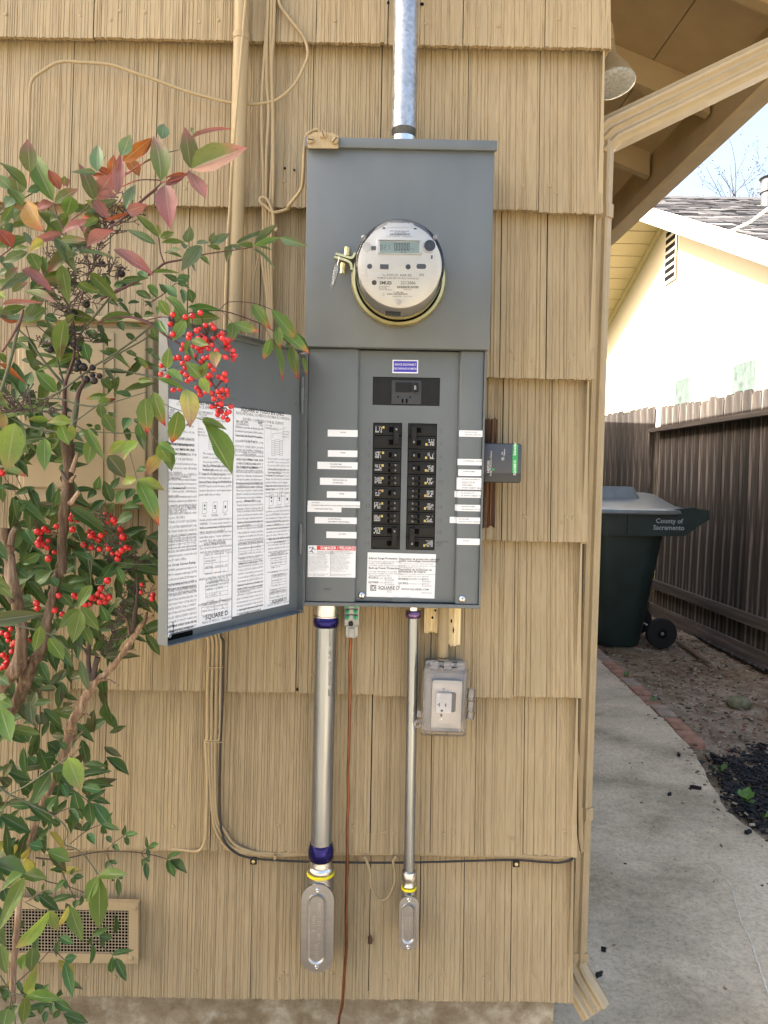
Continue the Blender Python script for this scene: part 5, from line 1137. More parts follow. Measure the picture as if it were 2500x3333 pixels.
# ================================================================ weatherproof outlet
yb0 = -.052
A = S(zLow, 1275, 875, -.082); TL = R(1.1)
OX = Matrix.Translation(A) @ Matrix.Rotation(TL, 4, 'Y')        # local: x right, z up, -y towards the viewer
k_ = (S(zLow, 1470, 875, -.082).x - S(zLow, 1082, 875, -.082).x)/388.0
ol = lambda x, y: ((x-1275)*k_, (875-y)*k_)
outlet = thing('outdoor_outlet', (A.x, -.03, A.z-.08), 'outdoor outlet under a clear smoky in-use cover on tan shingles', 'outlet')
def orr(x0, y0, x1, y1): a, b = ol(x0, y0), ol(x1, y1); return (min(a[0], b[0]), min(a[1], b[1]), max(a[0], b[0]), max(a[1], b[1]))
q4 = orr(1112, 560, 1440, 1120); MB(OX).prism(rrect(*q4, .006, 4), .030, .054).build('back_box', MT['castgrey'], outlet)
q4 = orr(1105, 590, 1455, 1150); MT['flange'] = clear('clear_flange', (0.88, 0.88, 0.90), 0.18, 0.12); MB(OX).prism(rrect(*q4, .007, 4), .022, .029).build('base_flange', MT['flange'], outlet)
q4 = orr(1175, 705, 1420, 1125); MT['plateg'] = plain('grey_wall_plate', (0.47, 0.46, 0.45), 0.35, metal=.3, var=.05); wp = MB(OX).prism(rrect(*q4, .004, 3), .014, .021).build('wall_plate', MT['plateg'], outlet)
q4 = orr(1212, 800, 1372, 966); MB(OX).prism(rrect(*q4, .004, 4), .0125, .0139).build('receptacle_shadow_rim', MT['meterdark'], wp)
q4 = orr(1209, 802, 1334, 963); rc = MB(OX).prism(rrect(*q4, .003, 4), .004, .0124).build('receptacle', MT['white'], wp)
for a in ((1232, 806, 1292, 832), (1235, 840, 1294, 866)): MB(OX).prism(rrect(*orr(*a), .0008, 2), .0028, .0041).build('reset_button', MT['cream'], rc)
mb = MB(OX)
for a in ((1230, 880, 1238, 912), (1216, 892, 1229, 897), (1281, 884, 1290, 912)): b = orr(*a); mb.box((b[0], .0034, b[1]), (b[2], .0039, b[3]))
b = ol(1257, 945); mb.lathe([(.0027, 0), (.0002, .0002)], (b[0], .0037, b[1]), seg=14); mb.build('slot', MT['ink'], rc, kind='stuff')
for x, y, m_ in ((1257, 997, 'ink'), (1254, 1027, 'steel'), (1267, 777, 'castgrey')):
    b = ol(x, y); MB(OX).lathe([(.0026, 0), (.0024, .001), (.0004, .0014)], (b[0], .0138, b[1]), seg=14).build('screw', MT[m_], wp)
mb = MB(OX)
for i in range(3): b = orr(1215, 1070+i*16, 1345, 1073+i*16); mb.box((b[0], .0134, b[1]), (b[2], .0138, b[3]))
mb.build('embossed_line', MT['castgrey'], wp, kind='stuff')
# the hinged clear cover: rounded shell
def shell(mb, levels):                                         # rings of rounded rectangles from the rim inwards
    k = None; vs = []; fs = []
    for i, (rect, r, y) in enumerate(levels):
        rg = rrect(*rect, r, 6); k = len(rg); vs += [(x, y, z) for x, z in rg]
        if i: fs += [((i-1)*k+j, (i-1)*k+(j+1) % k, i*k+(j+1) % k, i*k+j) for j in range(k)]
    fs.append(tuple(range((len(levels)-1)*k, len(levels)*k))); return mb.add(vs, fs)
o1, o2, o3, o4, o5 = orr(1082, 590, 1468, 1165), orr(1088, 596, 1462, 1158), orr(1112, 622, 1450, 1140), orr(1140, 650, 1440, 1130), orr(1178, 712, 1408, 1118)
shell(MB(OX), [(o1, .010, .0205), (o1, .010, .008), (o2, .010, .005), (o3, .008, .004), (o3, .008, -.004), (o4, .006, -.008), (o5, .004, -.011)]).build('clear_cover', MT['smoke'], outlet, smooth=40)
b0, b1 = ol(1165, 562), ol(1425, 566); MB(OX).tube([(b0[0], .008, b0[1]), (b1[0], .008, b1[1])], .0062, 14).build('top_hinge', MT['smoke'], outlet, smooth=40)
for x in (1180, 1290, 1400):
    c0 = ol(x, 560); MB(OX).box((c0[0]-.009, .002, c0[1]-.012), (c0[0]+.009, .013, c0[1]+.0075), .002).build('hinge_knuckle', MT['tube_clear'], outlet)
for y0, y1 in ((760, 842), (856, 935), (948, 1005)):
    c0, c1 = ol(1496, y0), ol(1490, y1); MB(OX).tube([(c0[0], .006, c0[1]), (c1[0], .006, c1[1])], .0082, 16).build('side_hinge', MT['tube_clear'], outlet, smooth=40)
b = orr(1053, 952, 1088, 1008); MB(OX).box((b[0], .004, b[1]), (b[2], .010, b[3]), .001).build('clasp', MT['tube_clear'], outlet)
c0 = ol(1065, 1065); t_ = [(c0[0]+.0055*math.cos(j*math.pi/8), .006, c0[1]+.0065*math.sin(j*math.pi/8)) for j in range(17)]; MB(OX).tube(t_, .0022, 8).build('lock_eye', MT['tube_clear'], outlet, smooth=40)

# ================================================================ bonding terminal and copper ground wire
yg = -.045
def gr(x0, y0, x1, y1, Y): p, q = S(zLow, x0, y0, Y), S(zLow, x1, y1, Y); return (p.x, q.z, q.x, p.z)
gb = thing('bonding_terminal', (S(zLow, 515, 340, yg).x, yg, S(zLow, 515, 340, yg).z), 'grey bonding terminal with green screws hanging under the panel', 'bonding terminal')
a = gr(452, 60, 578, 250, yg); MB().box((a[0], yg, a[1]), (a[2], -.027, zb_-.001), .002).build('bar', MT['castgrey'], gb)
a = gr(468, 245, 566, 340, yg); MB().prism([(a[0], a[1]+.004), (a[0]+.003, a[1]), (a[2]-.005, a[1]), (a[2], a[1]+.004), (a[2], a[3]), (a[0], a[3])], yg-.002, -.028).build('lug', MT['castgrey'], gb)
a = gr(492, 258, 535, 340, yg); MB().box((a[0], yg-.0055, a[1]), (a[2], yg-.0021, a[3]), .001).build('hex_face', MT['castgrey'], gb)
for y in (80, 126, 174):
    a = gr(462, y-22, 566, y+22, yg); MB().box((a[0], yg-.004, a[1]), (a[2], yg-.0003, a[3]), .001).build('clamp_block', MT['castgrey'], gb)
    for x in (479, 546):
        c = S(zLow, x, y, yg-.0042); sc = MB().lathe([(.0046, 0), (.0046, .0014), (.0036, .0022), (.0002, .0022)], c, seg=14).build('screw', MT['greenscrew'], gb, smooth=40)
        MB().box((c.x-.003, c.y-.0026, c.z-.0005), (c.x+.003, c.y-.0022, c.z+.0005)).box((c.x-.0005, c.y-.0029, c.z-.003), (c.x+.0005, c.y-.0026, c.z+.003)).build('cross_slot', MT['ink'], sc)
c = S(zLow, 508, 226, yg-.0005); MB().lathe([(.0052, 0), (.0052, .0018), (.003, .0022), (.0002, .0015)], c, seg=16).build('black_screw', MT['black'], gb)
cw = [S(zLow, 508, 335, -.048), S(zLow, 500, 500, -.044), S(zLow, 502, 700, -.040), S(zLow, 497, 1000, -.040), S(zLow, 490, 1300, -.042)] + [S(zCab, x, y, -.040) for x, y in ((1312, 850), (1314, 1050), (1306, 1250), (1308, 1450))] + [S(zBot, x, y, -.040) for x, y in ((635, 700), (628, 1000), (630, 1300), (617, 1500), (602, 1700), (590, 1860))] + [S(zBot, 568, 1950, -.03), S(zBot, 560, 2030, -.02), S(zBot, 556, 2160, -.01), S(zBot, 556, 2400, 0.0)]
cw[-1].z = -0.02
gw = MB().tube(smooth_path(cw, 6), .0032, 12).build('ground_wire', MT['copper'], None, smooth=60)
gw['label'] = 'brown copper ground wire running from the bonding terminal to the ground'; gw['category'] = 'wire'

# ================================================================ painted conduit and cables left of the panel
pc = thing('painted_conduit', (-0.28, -.04, .9), 'tan painted conduit running up the shingles left of the panel', 'conduit')
c0, c1, c2, c3 = S(zTL, 1308, -80, -.042), S(zTL, 1303, 205, -.042), S(zTL, 1278, 1150, -.042), S(zB, 1005, 1659, -.042)
MB().tube([c0 + Vector((0, 0, .4)), c1], .0140, 28).build('upper_length', MT['tan'], pc, smooth=50)
MB().tube([c1, c2, c3, Vector((c3.x-.012, -.042, c3.z-.5))], .0155, 28).build('lower_length', MT['tan'], pc, smooth=50)
MB().tube([c1+Vector((0, 0, .008)), c1-Vector((0, 0, .004))], .0165, 28).build('coupling', MT['tan'], pc, smooth=50)
def cable(name, label, pts, r, mat='tan', group=None, parent=None):
    o = MB().tube(smooth_path(pts, 7), r, 8).build(name, MT[mat], parent, smooth=80)
    if parent is None:
        o['label'] = label; o['category'] = 'cable'
        if group: o['group'] = group
    return o
yc = -.032
T_ = lambda *pp: [S(zTL, x, y, yc) for x, y in pp]
cable('cable', 'thin tan cable hugging the left flank of the painted conduit', [S(zTL, x, y, -.055) for x, y in ((1332, -60), (1325, 30), (1300, 330), (1275, 640), (1250, 950), (1240, 1150))] + [S(zB, 945, 1100, -.055), S(zB, 925, 1659, -.055)] + [S(zD, 810, 330, -.055), S(zD, 800, 900, -.055)], .0034)
for i, (lab, pts) in enumerate((('leftmost tan cable of the bundle hanging from above the panel', ((1450, -80), (1440, 140), (1415, 480), (1412, 700), (1420, 930), (1425, 1060))),
                                ('middle tan cable of the bundle hanging from above the panel', ((1452, -80), (1442, 200), (1440, 420), (1450, 620), (1438, 850), (1420, 1161))),
                                ('tan cable hanging beside the middle one of the bundle', ((1470, -80), (1462, 190), (1466, 420), (1472, 620), (1468, 900), (1466, 1120))),
                                ('straight tan cable at the right of the hanging bundle', ((1484, -80), (1478, 180), (1468, 360), (1476, 700), (1476, 1000), (1474, 1161))))):
    low = [S(zB, 1262+i*25, 1000, yc), S(zB, 1255+i*27, 1300, yc), S(zB, 1300+i*14, 1659, yc)]
    cable('cable', lab, [S(zTL, x, y, -.030-.001*i) for x, y in pts[:-1]] + low + [S(zD, 1200+i*16, 700, yc), S(zD, 1195+i*16, 1500, yc), S(zCab, 372+i*28, -300, -.033), S(zCab, 372+i*28, 0, -.033), S(zCab, 362+i*30, 320, -.033), S(zCab, 362+i*28, 620, -.033), S(zCab, 350+i*22, 660, -.033), S(zCab, 362+i*18, 900, -.033)] +
          ([S(zCab, 355, 1200, -.033), S(zCab, 345, 1320, -.033), S(zCab, 300, 1388, -.031), S(zCab, 150, 1378, -.024), S(zV, 900, 1192, -.020), S(zV, 600, 1188, -.020), S(zV, 250, 1215, -.020)] if i == 0 else
           [S(zCab, 385+i*14, 1150, -.033), S(zCab, 400+i*24, 1270-i*10, -.033), S(zCab, 480+i*22, 1385-i*14, -.033), S(zCab, 620+i*16, 1410-i*5, -.030), S(zCab, 800, 1428-i*8, -.022), S(zCab, 1050, 1422-i*8, -.020), S(zCab, 1400, 1418-i*9, -.020), S(zBot, 1250, 505-i*7, -.020), S(zRB, 0, 1240-i*6, -.020), S(zRB, 300, 1248-i*4, -.020), S(zRB, 380, 1240-i*3, -.016)]), .0033)
cable('cable', 'black coax cable bending along the wall below the panel', [S(zD, 1210, 1500, -.034), S(zCab, 475, -200, -.036), S(zCab, 473, 0, -.036), S(zCab, 465, 400, -.036), S(zCab, 450, 700, -.034), S(zCab, 445, 1000, -.034), S(zCab, 455, 1230, -.036), S(zCab, 490, 1340, -.038), S(zCab, 560, 1405, -.036), S(zCab, 650, 1435, -.032), S(zCab, 800, 1450, -.029), S(zCab, 1050, 1462, -.027), S(zCab, 1659, 1468, -.027), S(zRB, 0, 1255, -.027), S(zRB, 200, 1266, -.027), S(zRB, 300, 1270, -.027), S(zRB, 365, 1258, -.026), S(zRB, 384, 1246, -.020)], .0023, 'cable_black')
for x, y, z in ((677, 1450, zCab), (52, 1270, zRB)):
    c = S(z, x, y, -.0265); ck_ = thing('cable_clip', c, 'small black cable clip left of the thick conduit' if z is zCab else 'small black cable clip near the house corner', 'clip', 'clips along the black coax cable')
    MB().box((c.x-.007, -.033, c.z-.007), (c.x+.007, -.0262, c.z+.007), .001).build('clip_body', MT['black'], ck_)
    MB().lathe([(.0042, 0), (.0036, .002), (.0003, .0026)], (c.x, -.033, c.z), seg=12).build('nail', MT['gold'], ck_)
for x, y, hh in ((412, 152, 0), (408, 658, 0)):
    a, b = S(zCab, x-52, y, -.0375), S(zCab, x+58, y-4, -.0375); t = cable('cable_tie', '', [a, a.lerp(b, .5)+Vector((0, -.002, 0)), b], .0012); t['label'] = 'tan painted wire tie across the cables below the door' if y < 400 else 'tan painted wire tie across the cables beside a wall hole'; t['category'] = 'cable tie'
st_ = MB().box(S(zCab, 815, 1405, -.026), S(zCab, 824, 1450, -.036)).build('cable_staple', MT['tan']); st_['label'] = 'tan staple pinning the horizontal cables left of the thick conduit'; st_['category'] = 'staple'
cable('cable', 'looping tan cable curving across the upper shingles left of the panel', T_((1500, -60), (1510, 20), (1560, 95), (1640, 200), (1662, 290), (1640, 360), (1590, 455), (1500, 535), (1400, 560), (1330, 560), (1260, 556), (1180, 540), (1000, 490), (850, 435), (720, 390), (600, 350), (450, 337), (320, 335), (230, 385), (170, 440)) + [S(zTL, 158, 560, -.030), S(zTL, 155, 740, -.028), S(zTL, 150, 900, -.028)], .0032)
cable('cable', 'grey and tan wire curling from the bracket down to the cable bundle', [S(zTM, x, y, -.12) for x, y in ((215, 668), (208, 640), (185, 640), (152, 662))] + [S(zTM, 138, 720, -.10), S(zTM, 132, 850, -.09), S(zTM, 120, 930, -.075), S(zTM, 60, 1010, -.06)] + [S(zB, x, y, -.045) for x, y in ((1500, 820), (1420, 850), (1350, 858), (1290, 810), (1240, 770), (1235, 735), (1270, 725), (1310, 760), (1340, 830), (1355, 900), (1360, 1000), (1380, 1020), (1388, 1000))], .0033)
cable('cable', 'thin pale cable slanting down to the open door top', [S(zB, 1270, 700, -.03), S(zB, 1255, 1000, -.03), S(zB, 1220, 1250, -.03), S(zB, 1180, 1450, -.03), S(zB, 1170, 1659, -.03), S(zD, 1040, 400, -.04), S(zD, 1000, 580, -.05), S(zD, 985, 660, -.06)], .0022)
cable('cable', 'tan cable loop drooping below the horizontal run between the conduits', [S(zBot, x, y, -.034) for x, y in ((790, 520), (805, 545), (840, 650), (848, 780), (900, 888), (950, 912), (1010, 880), (1058, 770), (1066, 680), (1052, 565), (1085, 520))], .0032)
tb = thing('bonding_bracket', (S(zTM, 228, 728, -.146).x, -.145, S(zTM, 228, 728, -.146).z), 'tan painted bonding bracket with three slotted screws clamped on the panel top', 'bracket')
P3 = [S(zTM, x, y, -.146) for x, y in ((153, 668), (185, 648), (272, 652), (303, 668), (304, 728), (153, 726))]
MB().prism([(p.x, p.z) for p in P3], -.1465, -.1428).build('plate', MT['tan'], tb)
MB().box((P3[0].x, -.1428, P3[4].z+.012), (P3[4].x, -.120, Z_CAP+.0035)).build('hook', MT['tan'], tb)
for x, y in ((168, 690), (230, 664), (287, 692)):
    c = S(zTM, x, y, -.1466); sc = MB().lathe([(.0068, 0), (.0068, .003), (.0054, .005), (.0003, .0054)], c, seg=18).build('screw', MT['tan'], tb, smooth=30)
    MB(Matrix.Translation(c) @ Matrix.Rotation(R(20+x), 4, 'Y')).box((-.0055, -.0060, -.0007), (.0055, -.0050, .0007)).build('slot', MT['brownwood'], sc)
# ================================================================ side fence
FE = -0.028
def fx(y): return 2.83 + FE*(y-3.93)
fence = thing('side_fence', (fx(4), 4.0, 0), 'tall weathered dark board fence with rails along the side yard', 'fence')
r = random.Random(11); y = 0.9
def dog_ear(w_, h, t, r):
    c = min(.03, w_*.28)
    return [(-w_/2, 0), (w_/2, 0), (w_/2, h-c), (w_/2-c, h), (-w_/2+c, h), (-w_/2, h-c)]
def picket(mbname, p, dirv, w_, h, t, parent, lean=0.0):
    nrm = Vector((dirv.y, -dirv.x, 0))
    mb = MB(); poly = dog_ear(w_, h, t, r); vs = []
    for off in (0, t):
        for a, b in poly: vs.append(Vector(p) + dirv*(a+lean*b) + nrm*off + Vector((0, 0, b)))
    n = len(poly)
    mb.add(vs, [tuple(range(n-1, -1, -1)), tuple(range(n, 2*n))] + [(i, (i+1) % n, n+(i+1) % n, n+i) for i in range(n)])
    mb.build(mbname, MT['fence'], parent)
dv_ = Vector((FE, 1, 0)).normalized()
while y < 5.92:
    w_ = r.uniform(.135, .145); top = 2.085 + .012*(y-3.9) + r.uniform(-.018, .012)
    picket('picket', (fx(y), y, 0.0), dv_, w_, top, .018+r.uniform(-.002, .003), fence, r.uniform(-.003, .003)); y += w_+r.uniform(.002, .009)
def rail(z0, z1, x_off, th, name, yy0=.9, yy1=5.98):
    mb = MB(); vs = []
    for y in (yy0, yy1):
        for dx in (x_off, x_off-th): vs += [(fx(y)+dx, y, z0), (fx(y)+dx, y, z1)]
    mb.add(vs, [(0, 1, 5, 4), (2, 6, 7, 3), (1, 3, 7, 5), (0, 4, 6, 2), (0, 2, 3, 1), (4, 5, 7, 6)]).build(name, MT['rail'], fence)
rail(1.865, 1.905, -.003, .085, 'top_rail'); rail(.30, .385, -.003, .04, 'bottom_rail'); rail(0.0, .14, -.003, .022, 'kick_board')
for y in (1.2, 3.6): MB().box((fx(y)-.001+.03, y-.045, 0), (fx(y)+.12, y+.045, 2.0)).build('post', MT['fence'], fence)
gate = thing('back_fence', (2.70, 6.1, 0), 'dark board fence section set at an angle behind the wheeled bin', 'fence')
gd = Vector((-.155, 1.0, 0)).normalized(); p = Vector((2.735, 6.03, 0)); i = 0
MB().box((2.70, 5.95, 0), (2.80, 6.05, 1.88)).build('corner_post', MT['fence'], fence)
while p.y < 9.2:
    w_ = r.uniform(.12, .135); picket('picket', p, gd, w_, 2.13+r.uniform(-.012, .012), .018, gate); p = p + gd*(w_+.006)
a, b = Vector((2.735, 6.0, 0)), p
q_ = Vector((p.x, p.y+.05, 0)); g2 = Vector((-1, .05, 0)).normalized()
while q_.x > -.6: w_ = r.uniform(.12, .14); picket('picket', q_, g2, w_, 2.13+r.uniform(-.012, .012), .018, gate); q_ = q_+g2*(w_+.006)
for z in (.35, 1.80):
    nrm = Vector((gd.y, -gd.x, 0)); mb = MB(); vs = [q + nrm*o + Vector((0, 0, h)) for q in (a, b) for o in (.019, .06) for h in (z, z+.085)]
    mb.add(vs, [(0, 1, 5, 4), (2, 6, 7, 3), (1, 3, 7, 5), (0, 4, 6, 2), (0, 2, 3, 1), (4, 5, 7, 6)]).build('rail', MT['fence'], gate)

# ================================================================ wheeled bin
bp = Vector((2.31, 4.36, 0.0))                                # back edge of the near side
BN = thing('wheeled_bin', (2.0, 4.66, 0.0), 'dark green county wheeled bin standing against the board fence', 'bin')
gz = 0.02
def loop(x0, x1, y0, y1, z, rr_=.15, k=8): return [(x, y, z) for x, y in rrect(x0, y0, x1, y1, rr_, k)]
def loft(mb, loops, cap0=True, cap1=True):
    k = len(loops[0]); vs = [q for l in loops for q in l]
    fs = [(i*k+j, i*k+(j+1) % k, (i+1)*k+(j+1) % k, (i+1)*k+j) for i in range(len(loops)-1) for j in range(k)]
    if cap0: fs.append(tuple(range(k-1, -1, -1)))
    if cap1: fs.append(tuple(range((len(loops)-1)*k, len(loops)*k)))
    return mb.add(vs, fs)
XB = S(zBin, 735, 1205, 4.36).x; xb0 = S(zBin, 545, 2030, 4.40).x
zr0, zr1 = S(zBin, 500, 1205, 4.36).z, S(zBin, 500, 1050, 4.33).z
XFr = XB-.66
bd = loft(MB(), [loop(XFr+.12, xb0, 4.42, 4.93, gz+.0), loop(XFr+.10, xb0+.01, 4.405, 4.945, gz+.05), loop(XFr+.03, XB-.015, 4.365, 4.985, zr0), loop(XFr+.01, XB+.005, 4.335, 5.015, zr0+.002), loop(XFr+.005, XB+.01, 4.33, 5.02, zr1)]).build('body', MT['bin'], BN, smooth=40)
# rim that reaches back to the handle
hx_ = S(zBin, 1010, 1030, 4.34).x
pts = [(XFr+.3, zr0+.004), (S(zBin, 830, 1195, 4.33).x, zr0+.006), (hx_, S(zBin, 1008, 1085, 4.33).z), (hx_, S(zBin, 1008, 1022, 4.33).z), (S(zBin, 890, 995, 4.33).x, S(zBin, 890, 1000, 4.33).z), (XFr+.3, zr1-.004)]
for yy in (4.322, 4.993): MB().prism(pts, yy, yy+.035).build('handle_arm', MT['bin'], BN)
MB().tube([(hx_-.03, 4.33, pts[2][1]+.035), (hx_-.03, 5.02, pts[2][1]+.035)], .018, 14).build('handle', MT['bin'], BN, smooth=50)
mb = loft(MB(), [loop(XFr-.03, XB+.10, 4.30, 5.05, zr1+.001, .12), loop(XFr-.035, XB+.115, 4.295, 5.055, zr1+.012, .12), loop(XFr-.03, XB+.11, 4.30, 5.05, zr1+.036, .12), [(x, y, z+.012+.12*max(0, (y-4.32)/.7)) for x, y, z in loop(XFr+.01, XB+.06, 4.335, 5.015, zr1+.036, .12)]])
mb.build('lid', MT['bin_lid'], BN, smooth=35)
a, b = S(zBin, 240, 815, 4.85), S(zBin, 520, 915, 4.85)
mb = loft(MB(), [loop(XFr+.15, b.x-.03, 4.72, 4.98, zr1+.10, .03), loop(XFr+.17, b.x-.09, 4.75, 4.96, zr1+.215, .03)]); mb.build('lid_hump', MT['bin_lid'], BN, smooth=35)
for i in range(3):
    yv = 4.48+i*.17; MB().tube(smooth_path([(XB-.10, yv, zr1+.05), (XB+.06, yv, zr1+.055), (XB+.15, yv, zr1+.030), (XB+.20, yv, zr1-.02)], 4), .014, 8).build('hinge_rib', MT['bin_lid'], BN, smooth=50)
wc = S(zBin, 680, 1895, 4.36); wr = .123
wh = MB().lathe([(wr*.86, 0), (wr*.97, .004), (wr, .014), (wr, .05), (wr*.94, .058), (wr*.3, .058)], (wc.x, 4.425, gz+wr), (0, -1, 0), 48).build('wheel', MT['rubber'], BN, smooth=30)
MB().lathe([(wr*.80, .052), (wr*.72, .046), (wr*.30, .046), (wr*.22, .060), (wr*.02, .062)], (wc.x, 4.425, gz+wr), (0, -1, 0), 40).build('rim', MT['black'], wh, smooth=30)
for j in range(5):
    an = j*2*math.pi/5+.3; MB(Matrix.Translation((wc.x, 4.425-.047, gz+wr)) @ Matrix.Rotation(an, 4, 'Y')).box((.02, -.006, -.012), (wr*.74, .0, .012)).build('spoke', MT['black'], wh)
MB().lathe([(.014, .060), (.012, .066), (.001, .067)], (wc.x, 4.425, gz+wr), (0, -1, 0), 18).build('hub_cap', MT['castgrey'], wh)
wh2 = MB().lathe([(wr*.3, 0), (wr, .004), (wr, .05), (wr*.3, .055)], (wc.x, 4.985, gz+wr), (0, -1, 0), 40).build('wheel', MT['rubber'], BN, smooth=30)
MB().tube([(wc.x, 4.37, gz+wr), (wc.x, 4.96, gz+wr)], .011, 12).build('axle', MT['castgrey'], BN)
k1 = S(zBin, 728, 1098, 4.318); k2 = S(zBin, 724, 1146, 4.318); th = (S(zBin, 850, 1146, 4.318).x-S(zBin, 598, 1146, 4.318).x)
MT['decal'] = plain('pale_decal', (0.42, 0.46, 0.45), 0.5)
MB().text('County of', .052, (k1.x, 4.3195, k1.z), bold=.022, res=3).text('Sacramento', .052, (k2.x, 4.3195, k2.z), bold=.022, res=3).build('lettering', MT['decal'], BN)

# ================================================================ brick edging, soil litter, mulch
MT['brick'] = plain('worn_brick', (0.36, 0.185, 0.115), 0.85, var=0.35, scale=18, bmp=0.5)
MT['brick2'] = plain('dusty_brick', (0.34, 0.255, 0.185), 0.9, var=0.3, scale=14, bmp=0.5)
edging = thing('brick_edging', (1.70, 3.2, 0.0), 'row of worn red bricks edging the concrete path', 'brick edging')
r = random.Random(4); y = 2.18; i = 0
while y < 5.6:
    ln = r.uniform(.19, .205); t = (y-2.2)/2.0; xx = 1.655+.055*t + r.uniform(-.008, .008)
    c = Vector((xx, y+ln/2, .012+r.uniform(-.006, .006)))
    xf = Matrix.Translation(c) @ Matrix.Rotation(R(-1.6+r.uniform(-3, 3)), 4, 'Z') @ Matrix.Rotation(R(r.uniform(-3, 3)), 4, 'Y')
    mb = MB(xf).box((-.048, -ln/2, -.03), (.048, ln/2, .026), .006); mb.v = [(p[0]+r.uniform(-.002, .002), p[1]+r.uniform(-.002, .002), p[2]+r.uniform(-.0015, .0015)) for p in mb.v]
    mb.build('brick', MT['brick'] if i % 3 < 2 and i < 9 else MT['brick2'], edging, smooth=30); y += ln+r.uniform(.006, .016); i += 1
def scatter(name, n, area, size, flat, mats, label, cat, seed, z0=.012, keep=None, pile=None):
    r = random.Random(seed); mb = MB()
    for _ in range(n):
        for _t in range(30):
            x, y = r.uniform(area[0], area[1]), r.uniform(area[2], area[3])
            if keep is None or keep(x, y, r): break
        else: continue
        l, w_, h = r.uniform(*size)*r.choice((.6, 1, 1, 1.4)), 0, 0
        w_ = l*r.uniform(.12, .42); h = l*r.uniform(*flat)
        zz = z0 + (pile(x, y)*r.random() if pile else 0)
        xf = Matrix.Translation((x, y, zz+h*.3)) @ Matrix.Rotation(r.uniform(0, 6.28), 4, 'Z') @ Matrix.Rotation(r.uniform(-.5, .5), 4, 'X') @ Matrix.Rotation(r.uniform(-.35, .35), 4, 'Y')
        j = lambda: r.uniform(.75, 1.1)
        mb.xf = xf; mb.m = r.randrange(len(mats))
        vs = [(sx*l/2*j(), sy*w_/2*j(), sz*h/2) for sz in (-1, 1) for sx, sy in ((-1, -1), (1, -1), (1, 1), (-1, 1))]
        mb.add(vs, [(0, 3, 2, 1), (4, 5, 6, 7), (0, 1, 5, 4), (1, 2, 6, 5), (2, 3, 7, 6), (3, 0, 4, 7)])
    mb.xf = None
    o = mb.build(name, mats); o['kind'] = 'stuff'; o['label'] = label; o['category'] = cat; return o
MT['chip'] = plain('black_mulch', (0.012, 0.011, 0.011), 0.75, var=.4, scale=90)
MT['chip2'] = plain('dark_mulch', (0.028, 0.025, 0.023), 0.8, var=.4, scale=90)
MT['lit1'] = plain('dry_leaf', (0.26, 0.165, 0.09), 0.85); MT['lit2'] = plain('pale_chip', (0.46, 0.38, 0.27), 0.85); MT['lit3'] = plain('dark_debris', (0.05, 0.038, 0.028), 0.85); MT['lit4'] = plain('red_leaf', (0.24, 0.09, 0.05), .8)
def edge_x(y):
    for (xa, ya_), (xb2, yb2) in zip(edge, edge[1:]):
        if ya_ <= y <= yb2: return xa+(xb2-xa)*(y-ya_)/(yb2-ya_)
    return 1.45
def mul(x, y, r):
    d = math.hypot((x-2.15)/.78, (y-1.25)/.92); return x > edge_x(y)-.01+(.06 if r.random() < .93 else -.09) and d < 1.0+r.uniform(-.12, .12)
scatter('mulch', 9000, (1.35, 3.0, .2, 2.35), (.014, .045), (.10, .25), [MT['chip'], MT['chip'], MT['chip2']], 'black shredded bark mulch heaped beside the concrete path', 'mulch', 21, .012, mul, lambda x, y: .05*max(0, 1-math.hypot((x-2.15)/.8, (y-1.25)/.95)))
scatter('leaf_litter', 4500, (1.60, 2.85, 1.6, 6.0), (.006, .028), (.06, .25), [MT['lit1'], MT['lit2'], MT['lit2'], MT['lit3'], MT['lit4']], 'scattered dry leaves, chips and grit on the bare soil', 'leaf litter', 22, .010, lambda x, y, r: x > edge_x(y)+.06)
scatter('edge_litter', 500, (1.30, 1.75, .6, 5.5), (.005, .02), (.06, .3), [MT['lit1'], MT['lit2'], MT['lit3']], 'dry leaf crumbs gathered along the path edge', 'leaf litter', 27, .030, lambda x, y, r: -.10*r.random()**2 < x-edge_x(y) < .06)
scatter('path_grit', 110, (.6, 1.40, .3, 3.6), (.004, .012), (.2, .5), [MT['lit1'], MT['lit2'], MT['lit3']], 'small crumbs of leaf and bark lying on the concrete path', 'grit', 23, .031)
scatter('bed_litter', 900, (-2.0, .42, -.9, .02), (.008, .03), (.06, .25), [MT['lit1'], MT['lit2'], MT['lit3']], 'dry leaf litter on the soil below the shingle wall', 'leaf litter', 24, .03)
for i, (x, y, l) in enumerate(((1005, 635, .028), (1110, 828, .034), (950, 865, .017), (1078, 822, .014), (1410, 1085, .032), (565, 1770, .011), (540, 1915, .020))):
    p = G(*zRB(x, y), .040); r = random.Random(i+50)
    mb = MB(Matrix.Translation(p) @ Matrix.Rotation(r.uniform(-.6, .6)+(1.4 if i == 0 else 0), 4, 'Z')).box((-l/2, -l*.2, -.010), (l/2, l*.2, l*.12 if l > .03 else .004), .003)
    mb.v = [(q[0]+r.uniform(-.003, .003), q[1]+r.uniform(-.003, .003), q[2]+r.uniform(-.002, .002)) for q in mb.v]
    o = mb.build('mulch_chip', MT['chip']); o['label'] = ('rounded black chip on the path beside the last edging bricks', 'long black mulch chip on the path near the mulch bed', 'small dark crumb alone in the middle of the concrete path', 'tiny black chip next to the long chip near the mulch', 'black chip at the lower edge of the mulch bed', 'tiny dark crumb on the path beside the downspout', 'dark chip on the path near the downspout elbow')[i]; o['category'] = 'mulch chip'; o['group'] = 'stray chips on the path'
